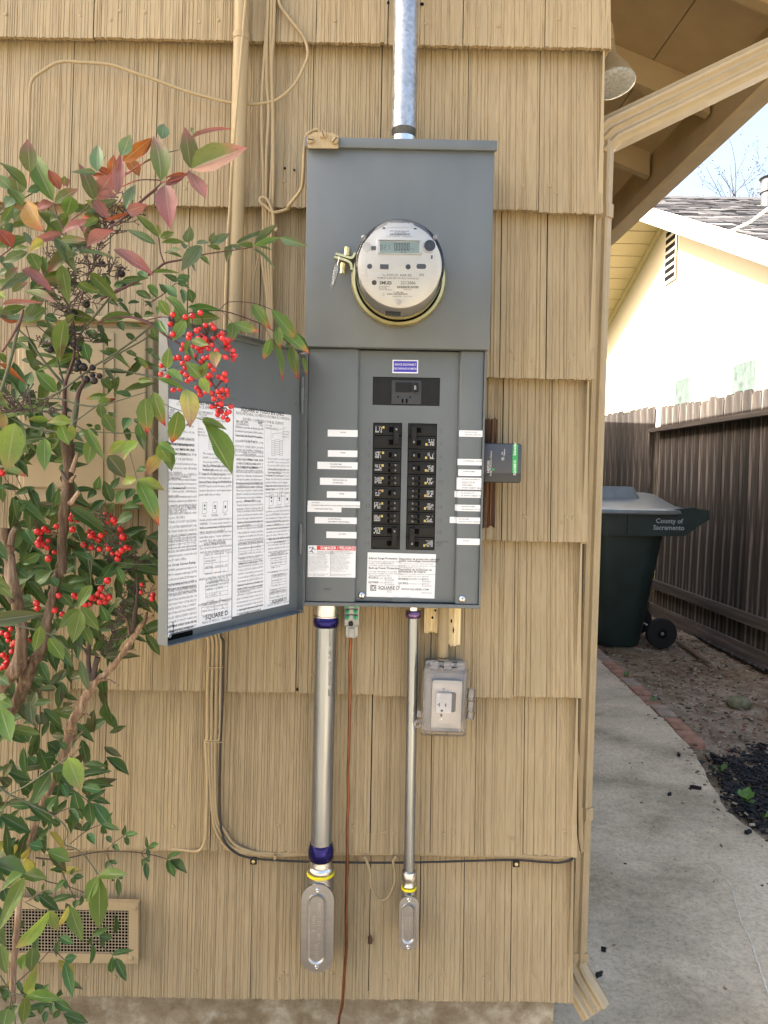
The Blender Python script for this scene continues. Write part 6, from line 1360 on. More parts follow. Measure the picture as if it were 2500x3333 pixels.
stick = MB().tube([G(*zBin(x, y), .035) for x, y in ((780, 1962), (860, 2010), (950, 2075), (1020, 2120))], [.012, .016, .015, .010], 8).build('stick', MT['bark']); stick['label'] = 'weathered stick lying on the soil beside the bin wheel'; stick['category'] = 'stick'
board = MB().tube([G(*zBin(x, y), .03) for x, y in ((790, 1832), (1000, 1965), (1250, 2090), (1425, 2180))], [.018, .02, .02, .018], 6).build('edging_board', MT['fence']); board['label'] = 'half-buried weathered board along the foot of the fence'; board['category'] = 'board'
# small weeds
MT['weed'] = plain('weed_green', (0.10, 0.20, 0.035), .5, var=.3)
def weed(c, n, s, seed, lab):
    r = random.Random(seed); w_ = thing('weed', c, lab, 'weed')
    for i in range(n):
        a = r.uniform(0, 6.28); d = Vector((math.cos(a), math.sin(a), r.uniform(.3, 1.0))).normalized(); L = s*r.uniform(.6, 1.1); sd_ = d.cross(Vector((0, 0, 1))).normalized()*L*.28
        p0 = Vector(c); pm = p0+d*L*.6+Vector((0, 0, .004)); pe = p0+d*L
        MB().add([p0, pm-sd_, pe, pm+sd_, pm+Vector((0, 0, -.003))], [(0, 1, 4), (1, 2, 4), (2, 3, 4), (3, 0, 4)]).build('leaf', MT['weed'], w_)
weed(G(*zRB(1390, 915), .055), 9, .075, 1, 'bright green weed sprouting from the black mulch'); weed(G(*zRB(1250, 740), .05), 6, .05, 2, 'small pale weed at the upper edge of the mulch'); weed(G(*zRB(695, 185), .04), 6, .05, 3, 'tiny weed growing between the edging bricks'); weed(G(*zRB(850, 330), .03), 6, .06, 4, 'small weed behind the brick edging'); weed(G(*zRB(1500, 1010), .05), 4, .05, 5, 'tiny seedling at the lower edge of the mulch')
rk = MB().lathe([(.001, .05), (.04, .045), (.065, .02), (.07, 0), (.05, -.03)], G(*zRB(1355, 345), .02), (0, 0, 1), 12); rr = random.Random(8); rk.v = [(a+rr.uniform(-.01, .01), b+rr.uniform(-.01, .01), c+rr.uniform(-.006, .006)) for a, b, c in rk.v]
MT['mossrock'] = plain('mossy_rock', (0.22, 0.21, 0.12), .9, var=.35, scale=25, bmp=.5); rk = rk.build('rock', MT['mossrock'], smooth=60); rk['label'] = 'mossy rounded rock half sunk in the soil'; rk['category'] = 'rock'

# ================================================================ the neighbouring house
XW, XRK = 4.95, 3.95                                           # gable wall, outer face of the rake
nh = thing('neighbour_house', (XW, 9, 0), 'cream neighbouring house with grey shingle roof beyond the fence', 'house')
A1 = PX(*zU(1405, 447), XRK); B1 = PX(*zU(1662, 521), XRK); B1b = PX(*zU(1662, 566), XRK); A1b = PX(*zU(1405, 487), XRK)
sl = (A1.z-B1.z)/(A1.y-B1.y)                                  # rise per metre of the near slope
fz1, fz2 = PX(*zNb(690, 440), XW), PX(*zNb(235, 1255), XW); fsl = (fz1.z-fz2.z)/(fz2.y-fz1.y)
ridge_y = (fz1.z+.11+fz1.y*fsl-A1.z+A1.y*sl)/(sl+fsl); ridge_z = A1.z+(ridge_y-A1.y)*sl      # where the two slopes meet
near_y = 1.5; near_z = ridge_z-(ridge_y-near_y)*sl
far_y = 22.0
def far_z(y): return fz1.z+.06-(y-fz1.y)*fsl
gz_ = lambda y: min(ridge_z-.28-(ridge_y-y)*sl if y < ridge_y else 99, far_z(y))
ys = sorted([near_y+.6, 4, 6, 8, 9, ridge_y-.01, ridge_y+.01, 13, 15, 18, far_y])
mb = MB(); vs = []
for y in ys: vs += [(XW, y, 0), (XW, y, gz_(y))]
fs = [(2*i+2, 2*i, 2*i+1, 2*i+3) for i in range(len(ys)-1)]
b0 = len(vs); vs += [(XW+9, near_y+.6, 0), (XW+9, near_y+.6, gz_(near_y+.6)), (XW+9, far_y, 0), (XW+9, far_y, gz_(far_y))]
fs += [(0, b0, b0+1, 1), (b0-2, b0-1, b0+3, b0+2)]
nw = mb.add(vs, fs).build('wall', MT['stucco'], nh)
def roof_mat():
    m, n, p = nodes('grey_roof_shingle')
    tc = new(n, 'ShaderNodeTexCoord'); mp = new(n, 'ShaderNodeMapping'); mp.inputs['Scale'].default_value = (1, 1, 1)
    br = new(n, 'ShaderNodeTexBrick'); n.links.new(tc.outputs['UV'], br.inputs[0]); br.inputs['Scale'].default_value = 1.0
    br.inputs['Brick Width'].default_value = .30; br.inputs['Row Height'].default_value = .14; br.inputs['Mortar Size'].default_value = .012; br.offset = .37
    br.inputs['Color1'].default_value = (0.22, 0.205, 0.20, 1); br.inputs['Color2'].default_value = (0.075, 0.068, 0.07, 1); br.inputs['Mortar'].default_value = (0.012, 0.011, 0.012, 1)
    n.links.new(br.outputs[0], p.inputs['Base Color']); p.inputs['Roughness'].default_value = .95; p.inputs['Specular IOR Level'].default_value = .2
    bump(n, p, br.outputs[1], -.6, .01); return m
MT['nroof'] = roof_mat()
ex = 14.0
nr = MB().add([(XRK, near_y, near_z), (ex, near_y, near_z), (ex, ridge_y, ridge_z), (XRK, ridge_y, ridge_z)], [(0, 1, 2, 3)]).build('roof', MT['nroof'], nh)
uv = nr.data.uv_layers.new(name='UVMap'); L_ = math.hypot(ridge_y-near_y, ridge_z-near_z)
for li, c in zip(nr.data.polygons[0].loop_indices, ((0, 0), (ex-XRK, 0), (ex-XRK, L_), (0, L_))): uv.data[li].uv = c
r = random.Random(31)                                          # shingle courses as real steps near the rake edge
cn = 0; t = 0.0
while t < 1.0 and cn < 44:
    y0 = ridge_y-.02-t*(ridge_y-6.2); x = XRK-.02
    zc_ = ridge_z-(ridge_y-y0)*sl
    mbx = MB()
    while x < XRK+4.6:
        w_ = r.uniform(.14, .34); h = .010+.014*r.random()
        mbx.m = r.randrange(3); mbx.add([(x, y0, zc_+h), (x+w_-.01, y0, zc_+h), (x+w_-.01, y0+.16, zc_+.16*sl+.006), (x, y0+.16, zc_+.16*sl+.006), (x, y0, zc_-.004), (x+w_-.01, y0, zc_-.004)], [(0, 1, 2, 3), (4, 5, 1, 0)]); x += w_
    if cn == 0:
        MT['nsh'] = [plain('roof_tab_light', (0.235, 0.22, 0.215), .95, scale=60), plain('roof_tab_mid', (0.15, 0.14, 0.137), .95, scale=60), plain('roof_tab_dark', (0.075, 0.07, 0.072), .95, scale=60)]
    mbx.build('roof_course', MT['nsh'], nr, kind='stuff'); t += .145/(ridge_y-6.2); cn += 1
x = XRK-.03; k_ = 0
while x < XRK+4.5:                                             # ridge caps
    ln = .30; MB().add([(x, ridge_y-.16, ridge_z-.16*sl+.015), (x+ln, ridge_y-.16, ridge_z-.16*sl+.03), (x+ln, ridge_y, ridge_z+.055), (x, ridge_y, ridge_z+.04), (x, ridge_y+.15, ridge_z-.02), (x+ln, ridge_y+.15, ridge_z-.005)], [(0, 1, 2, 3), (3, 2, 5, 4)]).build('ridge_cap', MT['nsh'][2], nr); x += ln-.02
rk_h = (A1.z-A1b.z+B1.z-B1b.z)/2
def rake(x0, x1, y0, z0, y1, z1, h, name, mat):
    vs = [(x, y, z) for x in (x0, x1) for y, z in ((y0, z0), (y0, z0-h), (y1, z1-h), (y1, z1))]
    return MB().add(vs, [(0, 1, 2, 3), (4, 7, 6, 5), (0, 3, 7, 4), (1, 5, 6, 2), (0, 4, 5, 1), (3, 2, 6, 7)]).build(name, mat, nh)
rake(XRK, XRK+.04, near_y, near_z-.004, ridge_y, ridge_z-.004, rk_h, 'rake_board', MT['whitewood'])
rake(XRK+.042, XW+.02, near_y, near_z-.02, ridge_y, ridge_z-.02, .02, 'near_soffit', MT['soffit'])
# far side: soffit planks running out from the wall
y = ridge_y+.06
while y < 17:
    z = far_z(y); dy = .34
    MB().add([(XRK-.05, y, z), (XW+.01, y, z), (XW+.01, y+dy-.02, z-(dy-.02)*fsl), (XRK-.05, y+dy-.02, z-(dy-.02)*fsl), (XRK-.05, y, z+.02), (XW+.01, y, z+.02), (XW+.01, y+dy-.02, z-(dy-.02)*fsl+.02), (XRK-.05, y+dy-.02, z-(dy-.02)*fsl+.02)], [(0, 3, 2, 1), (4, 5, 6, 7), (0, 1, 5, 4), (2, 3, 7, 6), (0, 4, 7, 3), (1, 2, 6, 5)]).build('soffit_plank', MT['soffit'], nh); y += dy
MB().add([(XRK-.06, ridge_y+.1, far_z(ridge_y+.1)+.025), (ex, ridge_y+.1, far_z(ridge_y+.1)+.025), (ex, far_y, far_z(far_y)+.03), (XRK-.06, far_y, far_z(far_y)+.03)], [(0, 1, 2, 3)]).build('far_roof', MT['asphalt'], nh)
rake(XW-.05, XW-.002, ridge_y+.06, far_z(ridge_y+.06)-.005, 17.0, far_z(17.0)-.005, .10, 'frieze_board', MT['soffit'])
vt0, vt1 = PX(*zNb(752, 455), XW-.01), PX(*zNb(825, 790), XW-.01)
gv = MB().box((XW-.028, min(vt0.y, vt1.y)-.05, vt1.z-.12), (XW-.004, max(vt0.y, vt1.y)+.05, vt0.z+.25)).build('gable_vent', MT['stucco'], nh)
ny = 8; zt2, zb2 = vt0.z+.20, vt1.z-.06
ya_, yb2 = min(vt0.y, vt1.y), max(vt0.y, vt1.y)
for i in range(8):
    zz = zb2+(zt2-zb2)*i/8; hh = (zt2-zb2)/8*.62
    MB().box((XW-.031, ya_, zz), (XW-.0285, yb2, zz+hh)).build('vent_gap', MT['black_matte'], gv)
for (x0, y0, x1, y1) in ((835, 1735, 970, 1990), (1362, 1585, 1562, 1900)):
    p, q = PX(*zNb(x0, (y0+30)), XW-.005), PX(*zNb(x1, y0), XW-.005); zt3 = (p.z+q.z)/2
    MT['pane'] = MT.get('pane') or plain('frosted_pane', (0.055, 0.075, 0.068), .4, var=.5, scale=7, spec=.15)
    wn = MB().box((XW-.02, q.y-.04, .9), (XW-.004, p.y+.04, zt3+.04)).build('window', MT['whitewood'], nh)
    MB().box((XW-.026, q.y, .95), (XW-.0205, p.y, zt3)).build('pane', MT['pane'], wn)
fl1 = W(2487, 500, 0); 
fp0 = PX(*zNb(1660, 285), 5.3); fp = Vector((5.35, 0, 0))
d_ = ray(*zNb(1650, 285)); t_ = (ridge_y-1.2+1.56)/d_.y; pb = CAM+d_*t_
flue = thing('flue_pipe', (pb.x, pb.y, pb.z), 'tall grey metal flue pipe standing on the neighbouring roof', 'flue pipe')
MT['flue'] = plain('flue_metal', (0.055, 0.058, 0.064), .5, spec=.2)
h_ = (CAM+ray(*zNb(1650, 20))*t_).z-pb.z
MB().tube([pb+Vector((.06, 0, -.4)), pb+Vector((.06, 0, h_-.06))], .15, 24).build('pipe', MT['flue'], flue, smooth=50)
MB().lathe([(.17, 0), (.17, .1), (.15, .12), (.15, .2), (.19, .22), (.02, .3)], pb+Vector((.06, 0, h_-.1)), (0, 0, 1), 24).build('cap', MT['flue'], flue, smooth=40)
wp_ = [PX(*zNb(1268, 470), XRK-.012), PX(*zNb(1335, 415), XRK-.05)]; e_ = CAM+ray(*zNb(1700, 190))*7.0
ow = MB().tube([wp_[0], wp_[1], wp_[1].lerp(e_, .5)-Vector((0, 0, .03)), e_], .014, 8).build('service_drop', MT['whitewood']); ow['label'] = 'white service cable fixed to the neighbouring rake board'; ow['category'] = 'cable'
# ---------------------------------------------------------------- bare trees behind the roof
def bare_tree(name, base_px, top_px, Y, label, seed, th=.10):
    r = random.Random(seed); t0 = W(*base_px, Y); t1 = W(*top_px, Y); H_ = t1.z
    tr = thing(name, (t0.x, Y, 0), label, 'tree')
    trunk = MB().tube([(t0.x, Y, 0), (t0.x+.1, Y, H_*.45), (t0.x-.1, Y, H_*.7)], [th*1.8, th*1.2, th*.7], 8).build('trunk', MT['twig'], tr)
    tips = []
    mb = MB()
    def grow(p, d, L, rad, lev):
        pts = [p]; q = p.copy(); dd = d.copy()
        for _ in range(4):
            dd = (dd + Vector((r.uniform(-.22, .22), r.uniform(-.2, .2), r.uniform(-.05, .22)))).normalized(); q = q+dd*L/4; pts.append(q.copy())
            if lev < 4 and r.random() < .5:
                a = r.uniform(0, 6.28); s_ = (dd*.8+Vector((math.cos(a), math.sin(a)*.6, .25))).normalized(); grow(q, s_, L*r.uniform(.45, .68), rad*.55, lev+1)
        mb.tube(pts, [rad, rad*.85, rad*.7, rad*.55, rad*.35], 5, False)
        for q in pts[2:]:
            if lev >= 3: tips.append(q)
    for _ in range(7):
        a = r.uniform(0, 6.28); grow(Vector((t0.x, Y, H_*r.uniform(.45, .72))), Vector((math.cos(a)*.28, math.sin(a)*.2, 1)).normalized(), H_*.26, th*.3, 1)
    mb.build('limb', MT['twig'], tr, kind='stuff')
    cr = MB()
    for q in tips:
        for _ in range(1):
            c = q+Vector((r.uniform(-.12, .12),)*1+(r.uniform(-.12, .12), r.uniform(-.12, .12))); s_ = r.uniform(.015, .032)
            cr.add([c+Vector((s_, 0, 0)), c+Vector((0, 0, s_)), c-Vector((s_, 0, 0)), c-Vector((0, 0, s_))], [(0, 1, 2, 3)])
    MT['bud'] = MT.get('bud') or plain('tree_buds', (0.20, 0.14, 0.13), .8); cr.build('crown', MT['bud'], tr, kind='stuff')
bare_tree('bare_tree', zU(1597, 455), zU(1600, 338), 26.0, 'budding bare tree rising behind the neighbouring roof', 5)
bare_tree('bare_tree', zU(1676, 455), zU(1680, 352), 24.0, 'second bare tree half hidden by the flue pipe', 9)
# ================================================================ the berry shrub in front of the wall
def leaf_mat(name, stops, side=None, gloss=0.46, trans=0.25):
    m, n, p = nodes('leaf_' + name)
    uvn = new(n, 'ShaderNodeUVMap'); sx = new(n, 'ShaderNodeSeparateXYZ'); n.links.new(uvn.outputs[0], sx.inputs[0])
    oi = new(n, 'ShaderNodeObjectInfo')
    f = noise(n, 3.0, 4.0, .6, coord='Object')
    v = mathn(n, 'ADD', sx.outputs[1], mathn(n, 'MULTIPLY_ADD', f, .30, -.15))
    c = ramp(n, v, stops)
    if side is not None:
        k = mathn(n, 'GREATER_THAN', mathn(n, 'ADD', sx.outputs[0], mathn(n, 'MULTIPLY_ADD', f, .3, -.15)), .5)
        c = mixc(n, mathn(n, 'MULTIPLY', k, .85), c, side)
    c = mixc(n, mathn(n, 'MULTIPLY', ramp(n, noise(n, 9.0, 4.0, .6), [(.45, (0, 0, 0)), (.7, (1, 1, 1))]), .22), c, tuple(x*.45 for x in stops[len(stops)//2][1]))
    c = mixc(n, mathn(n, 'MULTIPLY', ramp(n, noise(n, 16.0, 2.0, .5), [(.66, (0, 0, 0)), (.70, (1, 1, 1))]), .7), c, (.10, .06, .03))
    mid = mathn(n, 'LESS_THAN', mathn(n, 'ABSOLUTE', mathn(n, 'SUBTRACT', sx.outputs[0], .5), 0.0), .03)
    c = mixc(n, mathn(n, 'MULTIPLY', mid, .35), c, (.45, .42, .25))
    hsv = new(n, 'ShaderNodeHueSaturation'); n.links.new(c, hsv.inputs['Color'])
    n.links.new(mathn(n, 'MULTIPLY_ADD', oi.outputs['Random'], .5, .75), hsv.inputs['Value'])
    n.links.new(mathn(n, 'MULTIPLY_ADD', oi.outputs['Random'], .03, .485), hsv.inputs['Hue'])
    n.links.new(hsv.outputs[0], p.inputs['Base Color']); p.inputs['Roughness'].default_value = gloss; p.inputs['Specular IOR Level'].default_value = .3
    wv = new(n, 'ShaderNodeTexWave'); wv.inputs['Scale'].default_value = 7.0; wv.inputs['Distortion'].default_value = 2.0; n.links.new(uvn.outputs[0], wv.inputs[0])
    bump(n, p, wv.outputs[1], .12, .01)
    tr = new(n, 'ShaderNodeBsdfTranslucent'); n.links.new(hsv.outputs[0], tr.inputs[0])
    mx = new(n, 'ShaderNodeMixShader'); mx.inputs[0].default_value = trans
    n.links.new(p.outputs[0], mx.inputs[1]); n.links.new(tr.outputs[0], mx.inputs[2]); n.links.new(mx.outputs[0], n.nodes['Material Output'].inputs[0])
    return m
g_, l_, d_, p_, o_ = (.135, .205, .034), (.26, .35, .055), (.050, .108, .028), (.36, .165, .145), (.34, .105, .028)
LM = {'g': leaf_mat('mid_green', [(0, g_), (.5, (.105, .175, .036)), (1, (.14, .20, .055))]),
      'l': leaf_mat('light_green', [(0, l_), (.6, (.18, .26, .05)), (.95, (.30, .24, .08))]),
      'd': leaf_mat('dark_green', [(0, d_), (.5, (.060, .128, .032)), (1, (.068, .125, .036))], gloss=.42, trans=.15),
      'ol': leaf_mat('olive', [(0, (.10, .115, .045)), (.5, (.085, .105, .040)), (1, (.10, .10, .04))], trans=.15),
      'o': leaf_mat('rust', [(0, (.30, .085, .03)), (.5, o_), (1, (.26, .065, .03))]),
      'y': leaf_mat('yellow_orange', [(0, (.40, .14, .07)), (.4, (.46, .30, .075)), (1, (.40, .24, .06))]),
      'p': leaf_mat('dusty_pink', [(0, (.24, .12, .10)), (.5, p_), (1, (.36, .12, .11))]),
      'gp': leaf_mat('green_pink', [(0, (.12, .16, .04)), (.55, (.15, .16, .06)), (.9, (.32, .15, .13))]),
      't': leaf_mat('sage', [(0, (.10, .16, .075)), (.5, (.13, .20, .095)), (1, (.16, .18, .10))]),
      'rt': leaf_mat('green_red_tip', [(0, (.11, .185, .037)), (.62, (.12, .195, .042)), (.80, (.26, .19, .05)), (.90, (.45, .05, .025)), (1, (.12, .02, .015))]),
      'yr': leaf_mat('yellowing', [(0, (.17, .22, .05)), (.35, (.36, .30, .08)), (.8, (.34, .20, .10)), (1, (.22, .05, .05))]),
      'yl': leaf_mat('yellow', [(0, (.34, .33, .06)), (.6, (.42, .37, .08)), (1, (.36, .24, .08))]),
      'big': leaf_mat('green_and_rose', [(0, (.115, .145, .035)), (.6, (.16, .165, .05)), (.9, (.40, .13, .13))], side=(.36, .17, .14))}
def leaf_geo(bend, fold, wig, seed):
    r = random.Random(seed); NS = 10; cols = (-1, -.55, 0, .55, 1); vs = []; uv = []
    ph = r.uniform(0, 6)
    for i in range(NS+1):
        t = i/NS; hw = .5*((t**.80)*((1-t)**1.12))/.2640 if 0 < t < 1 else .004
        for c_ in cols:
            x = c_*hw*(1+.05*math.sin(t*21+ph+c_)); z = -bend*t*t + fold*abs(c_)*hw + wig*math.sin(t*5+ph)*c_*.25*hw
            vs.append((x + .06*wig*math.sin(t*3.1+ph), t, z)); uv.append((c_*.5+.5, t))
    k = len(cols)
    fs = [(i*k+j, i*k+j+1, (i+1)*k+j+1, (i+1)*k+j) for i in range(NS) for j in range(k-1)]
    return vs, fs, uv
LG = [leaf_geo(b, f, w_, i) for i, (b, f, w_) in enumerate(((.05, .22, .2), (.22, .18, .4), (.38, .25, .5), (.12, .35, .8), (-.12, .15, .4)))]
def make_leaf_mesh(geos, kinds, mats, name):
    me = bpy.data.meshes.new(name); V = []; Fs = []; U = []; MI = []
    for (vs, fs, uv), k in zip(geos, kinds):
        b = len(V); V += vs; Fs += [tuple(b+i for i in f) for f in fs]; U += uv; MI += [k]*len(fs)
    me.from_pydata(V, [], Fs)
    lay = me.uv_layers.new(name='UVMap')
    vi = [0]*len(me.loops); me.loops.foreach_get('vertex_index', vi)
    lay.data.foreach_set('uv', [c for i in vi for c in U[i]])
    for m_ in mats: me.materials.append(m_)
    if len(mats) > 1: me.polygons.foreach_set('material_index', MI)
    me.shade_smooth(); me.update(); return me
_lm = {}
def leaf_mesh(kind, g):
    if (kind, g) not in _lm: _lm[(kind, g)] = make_leaf_mesh([LG[g]], [0], [LM[kind]], 'leaf_'+kind)
    return _lm[(kind, g)]
LR = random.Random(77)
def leaf_matrix(b, t, w_, nrm_bias=None):
    d = t-b; L = d.length; d = d/L
    toc = (CAM-b).normalized()
    n = toc*1.0 + Vector((0, 0, .35)) + Vector((LR.uniform(-.5, .5), LR.uniform(-.3, .3), LR.uniform(-.4, .4)))
    n = n - d*n.dot(d)
    if n.length < .05: n = d.orthogonal()
    n.normalize(); x = d.cross(n).normalized()
    m = Matrix.Identity(4)
    for i in range(3): m[i][0] = x[i]*w_; m[i][1] = d[i]*L; m[i][2] = n[i]*L; m[i][3] = b[i]
    return m
LEAVES = []                                                    # (size, matrix, kind, geo)
def leaves(z, scale, Y, dy, rows):
    for xb, yb, xt, yt, w_, kind, *rest in rows:
        y = rest[0] if rest else Y + LR.uniform(-dy, dy)
        b = S(z, xb, yb, y); t = S(z, xt, yt, y + LR.uniform(-.022, .012))
        ww = (w_*1.08/scale)*(y-CAM.y)/FPX
        LEAVES.append(((t-b).length*ww, leaf_matrix(b, t, ww), kind, LR.choice((0, 0, 1, 1, 2, 3, 4))))
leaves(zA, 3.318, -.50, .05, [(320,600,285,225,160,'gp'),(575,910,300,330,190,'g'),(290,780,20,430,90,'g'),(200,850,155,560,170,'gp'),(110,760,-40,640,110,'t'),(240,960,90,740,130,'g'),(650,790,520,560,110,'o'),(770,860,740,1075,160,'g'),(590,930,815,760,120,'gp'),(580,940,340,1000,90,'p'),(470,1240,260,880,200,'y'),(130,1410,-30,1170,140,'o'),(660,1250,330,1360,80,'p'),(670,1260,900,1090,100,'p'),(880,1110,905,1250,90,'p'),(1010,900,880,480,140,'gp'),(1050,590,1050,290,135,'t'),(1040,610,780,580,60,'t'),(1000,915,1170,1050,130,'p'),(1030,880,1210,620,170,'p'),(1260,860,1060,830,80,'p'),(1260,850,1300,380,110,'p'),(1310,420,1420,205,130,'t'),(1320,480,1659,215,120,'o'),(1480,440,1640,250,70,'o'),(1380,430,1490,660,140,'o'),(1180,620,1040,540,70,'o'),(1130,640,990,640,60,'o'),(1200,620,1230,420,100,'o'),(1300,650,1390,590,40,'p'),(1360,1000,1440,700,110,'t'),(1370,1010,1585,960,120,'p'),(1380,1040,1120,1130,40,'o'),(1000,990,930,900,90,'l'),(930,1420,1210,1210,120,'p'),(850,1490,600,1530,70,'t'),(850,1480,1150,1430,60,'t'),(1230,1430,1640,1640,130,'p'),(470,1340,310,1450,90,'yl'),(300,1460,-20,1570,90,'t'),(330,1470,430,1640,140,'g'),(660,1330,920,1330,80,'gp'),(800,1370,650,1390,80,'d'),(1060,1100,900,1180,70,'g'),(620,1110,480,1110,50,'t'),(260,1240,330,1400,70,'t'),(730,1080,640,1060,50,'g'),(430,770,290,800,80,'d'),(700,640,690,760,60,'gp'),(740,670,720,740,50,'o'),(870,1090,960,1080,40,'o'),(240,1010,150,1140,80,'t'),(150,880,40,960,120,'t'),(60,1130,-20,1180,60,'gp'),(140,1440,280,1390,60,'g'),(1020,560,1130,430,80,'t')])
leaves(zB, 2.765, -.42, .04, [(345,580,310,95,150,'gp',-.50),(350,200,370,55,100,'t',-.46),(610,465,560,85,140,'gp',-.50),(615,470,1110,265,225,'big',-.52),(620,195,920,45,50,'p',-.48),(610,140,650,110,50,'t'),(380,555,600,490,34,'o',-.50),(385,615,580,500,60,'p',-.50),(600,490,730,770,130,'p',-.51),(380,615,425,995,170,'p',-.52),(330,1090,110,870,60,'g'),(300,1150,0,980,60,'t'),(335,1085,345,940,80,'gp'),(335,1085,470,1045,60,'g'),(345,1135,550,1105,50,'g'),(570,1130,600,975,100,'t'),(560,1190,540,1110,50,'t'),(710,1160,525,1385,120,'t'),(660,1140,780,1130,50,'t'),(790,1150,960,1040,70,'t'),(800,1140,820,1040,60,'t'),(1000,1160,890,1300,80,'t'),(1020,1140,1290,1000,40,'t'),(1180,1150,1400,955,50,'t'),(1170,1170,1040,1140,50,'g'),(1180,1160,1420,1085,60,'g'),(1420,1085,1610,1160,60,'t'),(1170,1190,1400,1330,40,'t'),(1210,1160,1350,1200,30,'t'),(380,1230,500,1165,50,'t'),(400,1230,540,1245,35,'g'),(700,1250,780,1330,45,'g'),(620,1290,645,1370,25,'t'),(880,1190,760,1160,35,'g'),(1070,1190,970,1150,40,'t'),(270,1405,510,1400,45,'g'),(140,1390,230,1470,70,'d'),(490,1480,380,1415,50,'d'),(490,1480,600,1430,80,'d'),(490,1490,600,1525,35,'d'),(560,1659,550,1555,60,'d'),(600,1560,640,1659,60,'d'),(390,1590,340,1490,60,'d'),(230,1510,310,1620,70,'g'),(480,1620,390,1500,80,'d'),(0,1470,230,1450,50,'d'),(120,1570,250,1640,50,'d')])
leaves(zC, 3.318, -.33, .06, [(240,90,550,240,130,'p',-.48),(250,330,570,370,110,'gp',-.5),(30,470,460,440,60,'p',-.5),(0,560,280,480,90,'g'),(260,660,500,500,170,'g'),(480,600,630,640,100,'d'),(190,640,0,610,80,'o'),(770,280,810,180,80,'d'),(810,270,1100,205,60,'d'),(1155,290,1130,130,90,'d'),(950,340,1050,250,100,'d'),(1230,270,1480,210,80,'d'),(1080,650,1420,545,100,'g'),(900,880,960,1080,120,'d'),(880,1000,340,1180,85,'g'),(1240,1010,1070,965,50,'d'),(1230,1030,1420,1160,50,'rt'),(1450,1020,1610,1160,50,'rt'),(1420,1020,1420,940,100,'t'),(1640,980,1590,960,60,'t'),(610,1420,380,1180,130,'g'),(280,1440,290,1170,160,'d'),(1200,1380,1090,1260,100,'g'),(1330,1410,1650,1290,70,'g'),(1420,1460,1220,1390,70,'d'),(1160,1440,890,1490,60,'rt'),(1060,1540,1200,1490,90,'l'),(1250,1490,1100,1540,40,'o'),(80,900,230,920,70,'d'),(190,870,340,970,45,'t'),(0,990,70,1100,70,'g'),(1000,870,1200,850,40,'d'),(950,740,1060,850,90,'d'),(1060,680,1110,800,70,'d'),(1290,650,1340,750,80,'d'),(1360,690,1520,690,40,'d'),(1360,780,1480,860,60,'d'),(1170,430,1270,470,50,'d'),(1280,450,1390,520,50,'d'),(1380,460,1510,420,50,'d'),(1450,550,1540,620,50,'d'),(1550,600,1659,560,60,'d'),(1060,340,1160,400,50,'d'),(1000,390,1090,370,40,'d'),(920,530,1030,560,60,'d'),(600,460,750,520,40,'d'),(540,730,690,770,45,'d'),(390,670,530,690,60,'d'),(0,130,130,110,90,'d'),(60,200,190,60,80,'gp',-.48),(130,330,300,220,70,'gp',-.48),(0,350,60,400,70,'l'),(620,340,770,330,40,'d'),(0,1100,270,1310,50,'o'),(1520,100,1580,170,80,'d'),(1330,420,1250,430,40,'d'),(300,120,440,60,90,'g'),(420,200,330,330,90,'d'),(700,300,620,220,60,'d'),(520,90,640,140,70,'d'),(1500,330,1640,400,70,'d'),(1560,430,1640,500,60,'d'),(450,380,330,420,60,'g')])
leaves(zD, 2.86, -.54, .03, [(95,80,180,200,70,'d',-.4),(190,220,300,370,90,'g'),(180,360,210,270,60,'d'),(260,190,490,370,100,'g'),(350,280,400,480,70,'g'),(440,410,320,600,100,'g'),(450,400,735,380,100,'g'),(460,280,770,310,55,'d'),(480,290,770,390,40,'d'),(495,590,670,650,70,'g',-.58),(470,590,440,730,50,'g',-.58),(475,650,520,790,40,'d',-.58),(265,855,280,670,95,'g',-.58),(275,870,415,970,90,'g',-.58),(170,950,440,1025,60,'g',-.58),(575,940,460,800,110,'g',-.58),(590,930,640,790,70,'g',-.58),(580,940,660,1090,85,'l',-.58),(150,1075,220,1390,140,'rt',-.6),(60,1130,85,1470,140,'rt',-.6),(450,1050,490,1400,170,'yr',-.6),(370,1250,340,1580,150,'rt',-.6),(590,1330,810,1390,70,'g',-.56),(600,1340,897,1834,165,'g',-.56),(730,700,710,820,100,'yr',-.58),(880,430,870,610,100,'rt',-.42),(880,430,1130,530,85,'rt',-.42),(1070,255,1215,470,100,'rt',-.34),(1240,310,1500,585,110,'rt',-.30),(1300,470,1320,670,80,'rt',-.30),(1240,580,1170,775,85,'rt',-.30),(1270,620,1350,970,80,'rt',-.30),(1330,510,1595,710,110,'rt',-.28),(1430,650,1470,940,90,'rt',-.28),(1530,750,1570,920,50,'rt',-.27),(1480,530,1590,690,50,'d',-.26),(1390,610,1400,670,50,'d',-.26),(115,720,205,765,40,'d'),(85,690,140,690,45,'d'),(0,760,105,860,50,'rt'),(0,970,130,965,50,'g'),(190,1550,340,1630,80,'g',-.58),(190,1560,300,1760,110,'g',-.58),(0,1360,50,1560,70,'d'),(440,40,370,20,70,'d'),(360,65,480,85,30,'d'),(410,120,430,250,60,'d'),(470,115,510,255,70,'d'),(360,200,220,60,60,'d'),(185,420,260,530,70,'d'),(130,470,170,570,60,'d'),(500,320,600,340,50,'d')])
